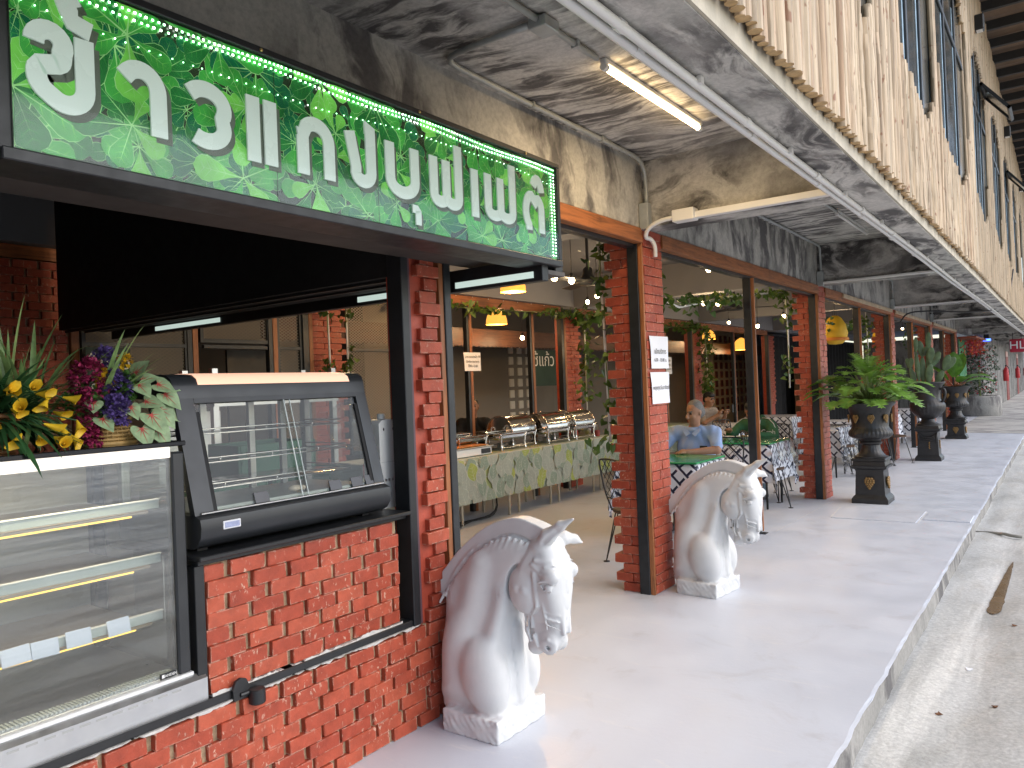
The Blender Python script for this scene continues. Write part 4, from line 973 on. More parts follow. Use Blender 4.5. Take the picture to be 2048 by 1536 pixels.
for (y, z, x, L, ax_) in ((1.365, 1.61, -2.56, .075, (.5, .1, -.4)), (1.40, 1.625, -2.60, .06, (.4, .5, .1)), (1.445, 1.61, -2.58, .07, (.5, .6, -.4)), (1.47, 1.575, -2.58, .08, (.4, .5, -.7)), (1.445, 1.52, -2.57, .085, (.4, .4, -.8)), (1.40, 1.505, -2.55, .09, (.5, .3, -.8)), (1.475, 1.52, -2.60, .075, (.3, .7, -.6)), (1.42, 1.455, -2.55, .08, (.4, .4, -.9)), (1.36, 1.46, -2.54, .08, (.5, .1, -.9)), (1.385, 1.55, -2.555, .07, (.6, .5, -.2)), (1.33, 1.535, -2.55, .06, (.6, .1, -.7)), (1.22, 1.555, -2.57, .06, (.6, -.3, -.5)), (1.24, 1.50, -2.56, .065, (.6, .2, -.6)), (1.49, 1.60, -2.62, .06, (.3, .8, -.2)), (1.38, 1.65, -2.60, .07, (.5, .2, .4))):
    m = MB(); heart_leaf(m, (x, y, z), ax_, (.8, -.15, .6), L, L * .95, 1); m.obj('caladium_leaf', [M_CAL, M_CALV], b2)
# ------------------------------------------------------------------ sculpting with signed distance fields
def smin(a, b, k):
    h = np.clip(.5 + .5 * (b - a) / k, 0, 1); return b * (1 - h) + a * h - k * h * (1 - h)
def smax(a, b, k): return -smin(-a, -b, k)
def ell(P, c, r, rot=None):
    x, y, z = P[0] - c[0], P[1] - c[1], P[2] - c[2]
    if rot is not None:   # pitch about y
        ca, sa = math.cos(rot), math.sin(rot); x, z = ca * x + sa * z, -sa * x + ca * z
    k0 = np.sqrt((x / r[0]) ** 2 + (y / r[1]) ** 2 + (z / r[2]) ** 2); k1 = np.sqrt((x / r[0] ** 2) ** 2 + (y / r[1] ** 2) ** 2 + (z / r[2] ** 2) ** 2)
    return k0 * (k0 - 1) / np.maximum(k1, 1e-6)
def cap(P, a, b, ra, rb):
    """tapered capsule"""
    d = [b[i] - a[i] for i in range(3)]; L2 = sum(q * q for q in d) + 1e-12
    t = np.clip(((P[0] - a[0]) * d[0] + (P[1] - a[1]) * d[1] + (P[2] - a[2]) * d[2]) / L2, 0, 1)
    return np.sqrt((P[0] - a[0] - t * d[0]) ** 2 + (P[1] - a[1] - t * d[1]) ** 2 + (P[2] - a[2] - t * d[2]) ** 2) - (ra + (rb - ra) * t)
def chain(P, pts, k=.02):
    f = None
    for (a, ra), (b, rb) in zip(pts, pts[1:]):
        g = cap(P, a, b, ra, rb); f = g if f is None else smin(f, g, k)
    return f
def rbox(P, c, h, r, rz=0.0):
    x, y, z = P[0] - c[0], P[1] - c[1], P[2] - c[2]
    if rz: ca, sa = math.cos(rz), math.sin(rz); x, y = ca * x + sa * y, -sa * x + ca * y
    qx, qy, qz = np.abs(x) - h[0] + r, np.abs(y) - h[1] + r, np.abs(z) - h[2] + r
    return np.sqrt(np.maximum(qx, 0) ** 2 + np.maximum(qy, 0) ** 2 + np.maximum(qz, 0) ** 2) + np.minimum(np.maximum(qx, np.maximum(qy, qz)), 0) - r
def poly2(x, z, pts):
    """signed distance to a closed 2D polygon"""
    d = np.full(x.shape, 1e9); s = np.ones(x.shape); n = len(pts)
    for i in range(n):
        ax_, az_ = pts[i]; bx, bz = pts[i - 1]
        ex, ez = bx - ax_, bz - az_; wx, wz = x - ax_, z - az_
        t = np.clip((wx * ex + wz * ez) / (ex * ex + ez * ez), 0, 1)
        d = np.minimum(d, (wx - ex * t) ** 2 + (wz - ez * t) ** 2)
        c1 = z >= az_; c2 = z < bz; c3 = ex * wz > ez * wx
        s = np.where((c1 & c2 & c3) | (~c1 & ~c2 & ~c3), -s, s)
    return s * np.sqrt(d)
def spline(pts, n=6, closed=True):
    out = []; m = len(pts)
    for i in range(m if closed else m - 1):
        p0, p1, p2, p3 = [np.array(pts[(i + k) % m if closed else min(max(i + k, 0), m - 1)], float) for k in (-1, 0, 1, 2)]
        for j in range(n):
            t = j / n; out.append(tuple(.5 * (2 * p1 + (p2 - p0) * t + (2 * p0 - 5 * p1 + 4 * p2 - p3) * t * t + (-p0 + 3 * p1 - 3 * p2 + p3) * t ** 3)))
    if not closed: out.append(tuple(pts[-1]))
    return out
def vnoise(P, s, seed=0):
    """cheap smooth noise from summed sines"""
    r = random.Random(seed); o = 0
    for i in range(6):
        k = [r.uniform(-1, 1) * s for _ in range(3)]; o = o + np.sin(P[0] * k[0] + P[1] * k[1] + P[2] * k[2] + r.uniform(0, 6))
    return o / 6
def surface_nets(F, org, h):
    """naive surface nets: one vertex per sign-changing cell"""
    S_ = F < 0; nx, ny, nz = F.shape
    c = np.zeros((nx - 1, ny - 1, nz - 1), int)
    offs = [(i, j, k) for i in (0, 1) for j in (0, 1) for k in (0, 1)]
    for (i, j, k) in offs: c += S_[i:nx - 1 + i, j:ny - 1 + j, k:nz - 1 + k]
    act = (c > 0) & (c < 8); idx = -np.ones(act.shape, int); I = np.argwhere(act); idx[act] = np.arange(len(I))
    acc = np.zeros((len(I), 3)); cnt = np.zeros(len(I))
    for a in offs:
        for b in offs:
            if sum(abs(a[q] - b[q]) for q in range(3)) == 1 and a < b:
                fa = F[I[:, 0] + a[0], I[:, 1] + a[1], I[:, 2] + a[2]]; fb = F[I[:, 0] + b[0], I[:, 1] + b[1], I[:, 2] + b[2]]
                m = (fa < 0) != (fb < 0); t = np.where(m, fa / np.where(m, fa - fb, 1), 0)
                p = np.array(a) + t[:, None] * (np.array(b) - np.array(a)); acc[m] += p[m]; cnt[m] += 1
    V = (I + acc / cnt[:, None]) * h + np.array(org); Q = []
    for ax_ in range(3):
        e = [0, 0, 0]; e[ax_] = 1; sl0 = tuple(slice(0, n - 1) if q == ax_ else slice(1, n - 1) for q, n in enumerate(F.shape)); 
        sl1 = tuple(slice(1, n) if q == ax_ else slice(1, n - 1) for q, n in enumerate(F.shape))
        ch = S_[sl0] != S_[sl1]; E = np.argwhere(ch); ins = S_[sl0][ch]
        u, v = [(1, 2), (2, 0), (0, 1)][ax_]
        base = E.copy(); base[:, [q for q in range(3) if q != ax_]] += 1
        def cell(du, dv):
            p = base.copy(); p[:, u] -= du; p[:, v] -= dv; return idx[p[:, 0], p[:, 1], p[:, 2]]
        q = np.stack([cell(1, 1), cell(0, 1), cell(0, 0), cell(1, 0)], 1); q[~ins] = q[~ins][:, ::-1]; Q.append(q)
    return V, np.concatenate(Q)
def sculpt(name, fn, lo, hi, h, mt, smooth_it=1):
    lo = np.array(lo, float); n = np.ceil((np.array(hi) - lo) / h).astype(int) + 1
    ax_ = [lo[i] + h * np.arange(n[i]) for i in range(3)]
    P = np.meshgrid(*ax_, indexing='ij'); P = [p.astype(np.float32) for p in P]
    V, Q = surface_nets(fn(P), lo, h)
    me = bpy.data.meshes.new(name); me.from_pydata(V.tolist(), [], Q.tolist()); me.update()
    for m_ in (mt if isinstance(mt, (list, tuple)) else [mt]): me.materials.append(m_)
    me.shade_smooth(); return me, V, Q

# ------------------------------------------------------------------ horse head sculpture
def local(f, P, lo, hi, fn):
    a = np.searchsorted(P[0][:, 0, 0], (lo[0], hi[0])); b = np.searchsorted(P[2][0, 0, :], (lo[1], hi[1])); sl = (slice(a[0], a[1]), slice(None), slice(b[0], b[1]))
    f[sl] = fn(f[sl], [p[sl] for p in P]); return f
def horse_half(P):
    x, y, z = P; ay_ = np.abs(y)
    # neck: profile inflated across
    neck = spline([(-.325, .10), (-.345, .28), (-.345, .48), (-.335, .62), (-.235, .765), (-.09, .875), (.06, .915), (.17, .90), (.225, .84), (.19, .74), (.115, .66), (.06, .55), (.045, .42), (.055, .30), (.06, .20), (.02, .10)], 4)
    d2 = poly2(x, z, neck); w = .085 + .095 * np.clip((.62 - z) / .5, 0, 1) ** 1.1 - .012 * np.clip((z - .75) / .15, 0, 1)
    rr = .11 + .05 * np.clip((.6 - z) / .4, 0, 1)
    q = np.clip(-d2 / rr, 0, 1); t = w * np.sqrt(np.clip(1 - (1 - q) ** 2, 0, 1)); f = np.where(d2 < 0, ay_ - t, np.maximum(d2, ay_ * .3 + d2))
    f = f * .75
    # chest and shoulder masses
    for s in (1,):
        f = smin(f, ell(P, (-.055, s * .118, .265), (.122, .088, .175), .25), .022)
        f = smin(f, ell(P, (-.215, s * .08, .28), (.100, .072, .22)), .05)
    f = smin(f, cap(P, (.035, 0, .46), (.02, 0, .16), .035, .05), .03)
    # groove down the chest between the shoulder masses
    for s in (1,): f = smax(f, -cap(P, (.085, s * .052, .36), (.075, s * .040, .12), .014, .017), .008)
    # throat muscles
    for s in (1,):
        f = smin(f, cap(P, (.03, s * .066, .62), (-.04, s * .105, .33), .018, .030), .05)
        f = smin(f, cap(P, (-.10, s * .05, .74), (-.20, s * .085, .36), .026, .045), .08)
    # crest: a clipped mane standing on the neck
    outer = [(-.405, .600), (-.375, .655), (-.235, .800), (-.075, .915), (.075, .962), (.18, .947), (.262, .915)]
    inner = [(.20, .865), (.14, .885), (.06, .897), (-.05, .865), (-.19, .755), (-.31, .615), (-.375, .555)]
    dm = poly2(x, z, spline(outer, 5, False) + spline(inner, 5, False))
    fm = np.maximum(dm, ay_ - .036); fm = np.where((dm > 0) & (ay_ > .036), np.sqrt(np.maximum(dm, 0) ** 2 + np.maximum(ay_ - .036, 0) ** 2), fm) - .003
    ip = spline(inner, 3, False)
    for (a, b) in zip(ip, ip[1:]): f = local(f, P, (min(a[0], b[0]) - .05, min(a[1], b[1]) - .05), (max(a[0], b[0]) + .05, max(a[1], b[1]) + .05), lambda g, Q: smax(g, -cap(Q, (a[0], .052, a[1] - .004), (b[0], .052, b[1] - .004), .017, .017), .012))
    f = smin(f, fm, .005)
    # head
    head = spline([(.185, .895), (.255, .895), (.305, .83), (.327, .74), (.328, .64), (.318, .54), (.306, .47), (.285, .415), (.245, .383), (.20, .378), (.165, .362), (.135, .368), (.118, .40), (.128, .455), (.125, .51), (.108, .545), (.082, .60), (.075, .68), (.095, .76), (.135, .84)], 4)
    PF, F0 = P, f; i0 = int(np.searchsorted(P[0][:, 0, 0], .03)); k0 = int(np.searchsorted(P[2][0, 0, :], .33)); SL = (slice(i0, None), slice(None), slice(k0, None))
    P = [p[SL] for p in P]; x, y, z = P; ay_ = np.abs(y); f = F0[SL]
    d3 = poly2(x, z, head); wh = .050 + .042 * np.clip((z - .52) / .14, 0, 1) - .020 * np.clip((z - .76) / .12, 0, 1) + .008 * np.clip((.46 - z) / .06, 0, 1)
    q = np.clip(-d3 / .055, 0, 1); t = wh * np.sqrt(np.clip(1 - (1 - q) ** 2, 0, 1)); fh = np.where(d3 < 0, ay_ - t, np.maximum(d3, ay_ * .3 + d3)) * .8
    for s in (1,):
        C = lambda a, b, ra, rb: cap(P, (a[0], s * a[1], a[2]), (b[0], s * b[1], b[2]), ra, rb)
        fh = smin(fh, ell(P, (.142, s * .066, .660), (.080, .036, .105)), .008)       # round cheek
        fh = smin(fh, C((.212, .090, .742), (.216, .083, .600), .0085, .0065), .010)  # cheek bone ridge
        fh = smin(fh, C((.216, .083, .600), (.185, .072, .560), .006, .005), .008)
        fh = smax(fh, -C((.196, .104, .72), (.198, .098, .62), .008, .006), .010)
        for (cx_, cz_) in ((.118, .670), (.160, .665)): fh = smin(fh, ell(P, (cx_, s * .094, cz_), (.018, .012, .016)), .010)
        fh = smin(fh, ell(P, (.290, s * .078, .734), (.042, .030, .036)), .012)       # brow
        fh = smax(fh, -ell(P, (.286, s * .108, .694), (.034, .020, .026)), .006)      # socket
        fh = smin(fh, ell(P, (.284, s * .087, .690), (.019, .016, .015)), .002)       # eye ball
        fh = smin(fh, C((.246, .103, .712), (.282, .102, .722), .0065, .0065), .003); fh = smin(fh, C((.282, .102, .722), (.309, .090, .704), .0065, .005), .003)   # upper lid
        fh = smin(fh, C((.250, .100, .700), (.270, .100, .676), .0042, .0042), .003); fh = smin(fh, C((.270, .100, .676), (.304, .090, .674), .0042, .004), .003)   # lower lid
        for q in range(3): fh = smin(fh, C((.248 + .01 * q, .097 - .004 * q, .742 + .016 * q), (.306 + .004 * q, .080 - .006 * q, .748 + .016 * q), .0055, .004), .004)
        fh = smin(fh, C((.222, .088, .800), (.290, .066, .792), .010, .010), .010); fh = smin(fh, C((.205, .084, .780), (.240, .084, .752), .011, .008), .008)
        fh = smin(fh, ell(P, (.244, s * .042, .428), (.044, .020, .046)), .022)       # nostril flare
        fh = smin(fh, C((.226, .058, .444), (.252, .060, .454), .006, .006), .008); fh = smin(fh, C((.252, .060, .454), (.280, .048, .436), .006, .005), .008)
        fh = smax(fh, -C((.262, .080, .422), (.246, .048, .416), .012, .008), .005)
        fh = smax(fh, -C((.150, .066, .470), (.180, .070, .420), .0045, .005), .003); fh = smax(fh, -C((.180, .070, .420), (.210, .066, .385), .005, .005), .003)  # mouth
        fh = smin(fh, C((.138, .054, .486), (.162, .060, .440), .009, .008), .005); fh = smin(fh, C((.178, .058, .462), (.196, .060, .420), .009, .008), .006)
        for q in range(3): fh = smin(fh, C((.134 + .018 * q, .050 + .004 * q, .555 + .004 * q), (.128 + .02 * q, .046 + .005 * q, .468 + .012 * q), .0065, .0045), .004)
        fh = smin(fh, C((.240, .074, .620), (.252, .062, .500), .0065, .0055), .006); fh = smax(fh, -C((.226, .082, .590), (.236, .070, .500), .006, .006), .008)
        for q in range(4): fh = smin(fh, C((.256, .068, .600 - .026 * q), (.308, .044, .590 - .030 * q), .0045, .0035), .004)
        fh = smin(fh, C((.300, .028, .70), (.312, .022, .48), .012, .010), .012)
    # crease behind the cheek, then join
    f = smax(f, -(np.maximum(ell(P, (.142, 0, .660), (.094, .30, .120)), .050 - ay_)), .006)
    f = smin(f, fh, .006)
    F0[SL] = f; P, f = PF, F0; x, y, z = P; ay_ = np.abs(y)
    # mane tufts and skin folds
    for k in range(17):
        t = k / 16; px = -.33 + t * .52; pz = np.interp(px, [-.34, -.19, -.05, .06, .14, .2], [.575, .735, .845, .877, .865, .845])
        f = local(f, P, (px - .06, pz - .09), (px + .04, pz + .04), lambda g, Q: smin(smin(g, cap(Q, (px, .052, pz), (px - .020 + .01 * t, .070, pz - .045), .0105, .006), .005), cap(Q, (px, -.052, pz), (px - .020 + .01 * t, -.070, pz - .045), .0105, .006), .005))
    for k in range(4):
        f = local(f, P, (-.08, .55), (.10, .76), lambda g, Q: smax(smax(g, -cap(Q, (.040 - .022 * k, .098, .70 - .01 * k), (.035 - .02 * k, .096, .635 - .015 * k), .0055, .004), .006), -cap(Q, (.040 - .022 * k, -.098, .70 - .01 * k), (.035 - .02 * k, -.096, .635 - .015 * k), .0055, .004), .006))
    # plinth: rough block
    pl = rbox(P, (-.10, 0, .046), (.160, .190, .056), .010) + .006 * vnoise(P, 70, 3) + .004 * vnoise(P, 190, 5)
    up = rbox(P, (-.14, 0, .12), (.185, .13, .07), .05)
    f = smin(f, smin(pl, up, .04), .022)
    f = np.maximum(f, -z)
    return f
def horse_fn(P):
    """the carved half is mirrored across the median plane; the two ears differ"""
    c = P[0].shape[1] // 2; f = horse_half([p[:, c:, :] for p in P]); F = np.concatenate([f[:, :0:-1, :], f], 1)
    i0 = int(np.searchsorted(P[0][:, 0, 0], .13)); k0 = int(np.searchsorted(P[2][0, 0, :], .78)); SL = (slice(i0, None), slice(None), slice(k0, None)); P_, P = P, [p[SL] for p in P]; f = F[SL]
    e1 = chain(P, [((.225, -.048, .855), .030), ((.275, -.056, .905), .032), ((.345, -.066, .955), .021), ((.415, -.074, .990), .005)], .015)
    e1 = smax(e1, -chain(P, [((.262, -.090, .876), .014), ((.335, -.096, .928), .019), ((.410, -.090, .976), .006)], .01), .004)
    e2 = chain(P, [((.225, .05, .855), .030), ((.262, .085, .870), .030), ((.292, .125, .860), .020), ((.315, .150, .842), .006)], .015)
    f = smin(smin(f, e1, .02), e2, .02)
    F[SL] = f
    return F + .0012 * vnoise(P_, 45, 9)
def plaster_mat():
    m, nt, b = new_mat('white_painted_plaster'); p = POS(nt)
    c = RAMP(nt, [(.3, (.57, .575, .58)), (.7, (.66, .66, .655))]); nt.links.new(NOISE(nt, p, 5, 5), c.inputs[0])
    nt.links.new(c.outputs[0], b.inputs['Base Color']); r = RAMP(nt, [(.3, .34), (.7, .52)]); nt.links.new(NOISE(nt, p, 9, 4), r.inputs[0]); nt.links.new(r.outputs[0], b.inputs['Roughness'])
    BUMP(nt, b, NOISE(nt, p, 85, 4), .10, .004); return m
hm, hV, hQ = sculpt('horse_bust', horse_fn, (-.46, -.2592, -.014), (.45, .2592, 1.03), .0054, plaster_mat())
for i, (x, y, rz, lab) in enumerate(((-2.10, 2.80, 0, 'white plaster horse head sculpture in front, by the brick counter end'), (-2.08, 5.36, R_(-6), 'white plaster horse head sculpture farther back, by the brick column'))):
    o = inst('horse_sculpture', hm, None, (x, y, 0), (0, 0, rz)); tag(o, lab, 'sculpture', 'white horse head sculptures')
# ------------------------------------------------------------------ black urns on pedestals, with plants
M_URN = mat('black_glazed_urn', (.022, .021, .021), .45, var=.35, vs=16, bump=.25, bs=45)
M_GOLD = mat('worn_gold_paint', (.26, .15, .05), .45, .25, var=.35, vs=60, bump=.3, bs=150)
def medallion(parent, c, nrm, s):
    """grape-cluster boss: heart of small beads"""
    nrm = Vector(nrm).normalized(); r = Vector((0, 0, 1)).cross(nrm).normalized(); m = MB()
    for j, cnt in enumerate((3, 4, 4, 3, 2, 1)):
        for i in range(cnt):
            p = Vector(c) + r * ((i - (cnt - 1) / 2) * s * .23) + Vector((0, 0, s * (.42 - j * .19))) + nrm * (.012 + .01 * (1 - abs(i - (cnt - 1) / 2) / 2.5))
            m.ball(p, s * .145, 6, 4)
    return m.obj('grape_boss', M_GOLD, parent, True)
def pedestal(parent, x, y, w, h, drape=False):
    hw = w / 2
    m = MB()
    def ring(z, a): return [(x - a, y - a, z), (x + a, y - a, z), (x + a, y + a, z), (x - a, y + a, z)]
    pr = [(0, hw), (.05, hw), (.075, hw * .93), (.10, hw * .82), (h - .12, hw * .76), (h - .10, hw * .80), (h - .085, hw * .95), (h - .055, hw * 1.0), (h - .05, hw * .9), (h, hw * .86)]
    vs = []
    for z, a in pr: vs += ring(z, a)
    m.add(vs, [(4 * i + k, 4 * i + (k + 1) % 4, 4 * i + 4 + (k + 1) % 4, 4 * i + 4 + k) for i in range(len(pr) - 1) for k in range(4)] + [(4 * len(pr) - 4, 4 * len(pr) - 3, 4 * len(pr) - 2, 4 * len(pr) - 1), (3, 2, 1, 0)])
    o = m.obj('pedestal', M_URN, parent, 25)
    if drape:
        m = MB()
        for s in range(3): m.tube(ring_smooth([(x - hw * .74, y - hw * .80, h - .13 - .02 * s), (x - hw * .3, y - hw * .86, h - .20 - .03 * s), (x + hw * .3, y - hw * .86, h - .20 - .03 * s), (x + hw * .74, y - hw * .80, h - .13 - .02 * s)], 2), .014, 6)
        for s in (-1, 1): m.tube([(x + s * hw * .7, y - hw * .83, h - .14), (x + s * hw * .66, y - hw * .86, h - .30)], [.02, .008], 6)
        m.obj('drapery', M_URN, o, True)
        m = MB(); [m.ball((x + .02 + .008 * (k % 2), y - hw * .83, h - .26 - .018 * k), .012, 6, 4) for k in range(8)]; m.obj('gilt_tassel', M_GOLD, o, True)
        m = MB(); [m.ball((x + hw * .82, y + .008 * (k % 2), h - .26 - .018 * k), .012, 6, 4) for k in range(8)]; m.obj('gilt_tassel', M_GOLD, o, True)
    else:
        z = .10 + (h - .22) * .52
        medallion(o, (x, y - hw * .79, z), (0, -1, 0), .12); medallion(o, (x + hw * .79, y, z), (1, 0, 0), .12)
    return o
def krater(parent, x, y, z0, s=1.0):
    m = MB(); b = .20 * s; m.bbox(x - b * .95, x + b * .95, y - b * .95, y + b * .95, z0, z0 + .035, .008); m.obj('foot_plate', M_URN, parent)
    P = [(.185, .035), (.19, .05), (.16, .065), (.125, .10), (.105, .15), (.10, .19), (.125, .205), (.13, .225), (.11, .24), (.12, .26), (.20, .275), (.236, .30), (.245, .33), (.235, .365), (.215, .385), (.205, .42), (.215, .50), (.225, .58), (.245, .64), (.285, .685), (.295, .70), (.285, .715), (.25, .712), (.235, .69), (.22, .64), (0, .64)]
    prof = [(r * s, z * s) for r, z in P]
    def rib(i, a): return 1 + (.035 * abs(math.sin(a * 16)) if 10 <= i <= 14 else .03 * abs(math.sin(a * 10)) if 3 <= i <= 5 else 0)
    m = MB(); m.lathe(prof, (x, y, z0), 96, rib, cap=False); o = m.obj('bowl', M_URN, parent, 40)
    for k in range(8):
        a = 2 * math.pi * (k + .5) / 8 - .15; r = .218 * s
        medallion(o, (x + r * math.cos(a), y + r * math.sin(a), z0 + .52 * s), (math.cos(a), math.sin(a), 0), .085 * s)
    m = MB(); m.lathe([(0, .645 * s), (.222 * s, .645 * s)], (x, y, z0), 24, cap=False); m.obj('soil', mat('dark_soil', (.03, .02, .012), .95, bump=.8, bs=60), parent)
    return o
u1 = thing('black_urn', 'black urn on pedestal with gold grape bosses, nearest of the three', 'urn', (-1.93, 9.98, 0), 0, 'black urns along the walkway')
pedestal(u1, -1.93, 9.98, .40, .50); krater(u1, -1.93, 9.98, .50, .98)
u2 = thing('black_urn', 'black handled urn on draped pedestal holding a cactus', 'urn', (-1.96, 14.95, 0), 0, 'black urns along the walkway')
pedestal(u2, -1.96, 14.95, .40, .60, True)
m = MB(); P2 = [(.19, .0), (.19, .02), (.15, .04), (.11, .08), (.10, .11), (.13, .13), (.20, .18), (.255, .26), (.27, .33), (.26, .38), (.22, .42), (.20, .46), (.20, .56), (.215, .64), (.25, .70), (.285, .735), (.285, .75), (.25, .745), (.20, .70), (0, .70)]
m.lathe(P2, (-1.96, 14.95, .60), 80, lambda i, a: 1 + (.04 * abs(math.sin(a * 14)) if 6 <= i <= 9 else 0), cap=False); o = m.obj('bowl', M_URN, u2, 40)
for s in (-1, 1):
    m = MB(); m.tube(ring_smooth([(-1.96 + s * .19, 14.90, 1.22), (-1.96 + s * .27, 14.88, 1.24), (-1.96 + s * .29, 14.88, 1.14), (-1.96 + s * .25, 14.88, 1.02), (-1.96 + s * .21, 14.9, 1.0)], 2), .022, 8); m.obj('handle', M_URN, u2, True)
u3 = thing('black_urn', 'black urn on low pedestal with broad-leaved plant, farthest of the three', 'urn', (-2.03, 19.75, 0), 0, 'black urns along the walkway')
pedestal(u3, -2.03, 19.75, .42, .42); krater(u3, -2.03, 19.75, .42, 1.06)
# lobed philodendron
def plant_mat(name, c, tr=.32):
    m, nt, b = new_mat(name); p = POS(nt)
    r = RAMP(nt, [(.3, [x * .55 for x in c]), (.7, [x * 1.3 for x in c])]); nt.links.new(NOISE(nt, p, 9, 4), r.inputs[0]); nt.links.new(r.outputs[0], b.inputs['Base Color'])
    b.inputs['Roughness'].default_value = .38; t = N(nt, 'ShaderNodeBsdfTranslucent'); nt.links.new(r.outputs[0], t.inputs[0]); mx = N(nt, 'ShaderNodeMixShader'); mx.inputs[0].default_value = tr
    nt.links.new(b.outputs[0], mx.inputs[1]); nt.links.new(t.outputs[0], mx.inputs[2]); nt.links.new(mx.outputs[0], nt.nodes['Material Output'].inputs[0]); return m
M_PHIL = plant_mat('philodendron_leaf', (.19, .35, .06)); M_STALK = mat('pale_stalk', (.16, .22, .06), .5, var=.3)
M_CACT = plant_mat('cactus_pad', (.11, .17, .075), .03); M_BIGLEAF = plant_mat('broad_leaf', (.10, .24, .03)); M_VINE = plant_mat('vine_leaf', (.06, .125, .022), .15); M_VINEY = plant_mat('vine_leaf_pale', (.16, .23, .05), .2)
pr_ = random.Random(14)
ph = thing('philodendron', 'bushy green lobed philodendron growing in the nearest urn', 'plant', (-1.93, 9.98, 1.14))
pe = MB()
def lobed(m, p, d, L, w):
    d = Vector(d).normalized(); s = d.cross(Vector((0, 0, 1))); s = s.normalized() if s.length > .1 else Vector((1, 0, 0)); u = s.cross(d); q = Vector(p); lob = 6
    rib = [q.copy()]; dd = d.copy()
    for i in range(lob + 1): dd = (dd + Vector((0, 0, -.10))).normalized(); q = q + dd * (L / (lob + 1)); rib.append(q.copy())
    for i in range(lob + 1):
        t = (i + .5) / (lob + 1); ww = w * (math.sin(math.pi * (.12 + .82 * t)) ** .7) * pr_.uniform(.85, 1.1); a, b = rib[i], rib[i + 1]
        for sg_ in (1, -1):
            o_ = s * sg_
            tip = (a + b) / 2 + o_ * ww + (b - a) * (.8 + .4 * t) + u * ww * .22 * pr_.uniform(.3, 1.6)
            m1 = a + o_ * ww * .55 + (b - a) * .42 + u * ww * .2; m2 = a + (b - a) * .75 + o_ * ww * .45 + (b - a) * .45 + u * ww * .12
            m.add([a, m1, tip, m2, b], [(0, 1, 2, 3, 4)] if sg_ < 0 else [(4, 3, 2, 1, 0)])
    m.add([rib[-2] + s * w * .22, rib[-1] + (rib[-1] - rib[-2]) * .6, rib[-2] - s * w * .22], [(0, 1, 2)])
c0 = Vector((-1.93, 9.98, 1.15))
for i in range(95):
    az_ = i * 2.399 + pr_.uniform(-.3, .3); el = pr_.uniform(.35, 1.45) if i > 30 else pr_.uniform(.05, .6); Lp = pr_.uniform(.24, .50) * (1.0 if el > .6 else 1.1)
    d = rdir(az_, el); tip = c0 + d * Lp + Vector((0, 0, .04)); mid = c0 + d * Lp * .5 + Vector((0, 0, .05))
    pe.tube([c0 + Vector((d.x, d.y, 0)) * .05, mid, tip], [.010, .008, .005], 5)
    lm_ = MB(); lobed(lm_, tip, Vector((d.x, d.y, d.z * .35 - .05)), pr_.uniform(.17, .27), pr_.uniform(.095, .14)); lm_.obj('leaf', M_PHIL, ph)
pe.obj('stalks', M_STALK, ph, True)
# prickly pear
ca = thing('cactus', 'tall prickly pear cactus growing in the handled urn', 'plant', (-1.96, 14.95, 1.30))
def pad(p, d, L, w, face):
    d = Vector(d).normalized(); f = Vector(face); s = f.cross(d).normalized(); f = d.cross(s); m = MB(); n, k_ = 12, 5; vs = []
    for j in range(-k_, k_ + 1):
        t = j / k_; h = math.sqrt(max(0, 1 - t * t))
        for i in range(n):
            a = 2 * math.pi * i / n; wz = (.5 + .5 * math.sin(a)); wd = w * (.55 + .45 * min(1, wz * 1.6))
            vs.append(Vector(p) + s * (math.cos(a) * wd * .5 * h) + d * (L * (.5 + .5 * math.sin(a) * h)) + f * (t * w * .085))
    m.add(vs, [(j * n + i, j * n + (i + 1) % n, (j + 1) * n + (i + 1) % n, (j + 1) * n + i) for j in range(2 * k_) for i in range(n)])
    m.obj('pad', M_CACT, ca, True); return Vector(p) + d * L
b0 = Vector((-1.96, 14.95, 1.28)); FC = (.2, -1, .1)
for (dx, dz, L, w, tx, ch) in ((-.16, 0, .34, .10, -.25, [(.20, .10, .1), (.2, .09, -.3)]), (-.05, .0, .52, .11, .0, [(.30, .12, -.12), (.22, .1, .5)]), (.03, .0, .40, .13, .12, [(.30, .13, .1), (.26, .12, .75), (.24, .1, -.15)]), (.12, 0, .30, .12, .5, [(.30, .15, .8), (.30, .13, .35)]), (-.22, .0, .22, .09, -.7, [(.16, .08, -.2)]), (.06, .0, .62, .09, -.02, [(.34, .10, .06)]), (-.10, .0, .60, .08, -.06, [(.28, .08, .02)]), (.0, .05, .30, .14, .25, [(.28, .14, .5)])):
    t = pad(b0 + Vector((dx, pr_.uniform(-.08, .08), dz)), (tx, 0, 1), L, w, FC)
    for (l2, w2, t2) in ch: pad(t - Vector((0, 0, .02)), (t2, pr_.uniform(-.2, .2), 1), l2, w2, FC)
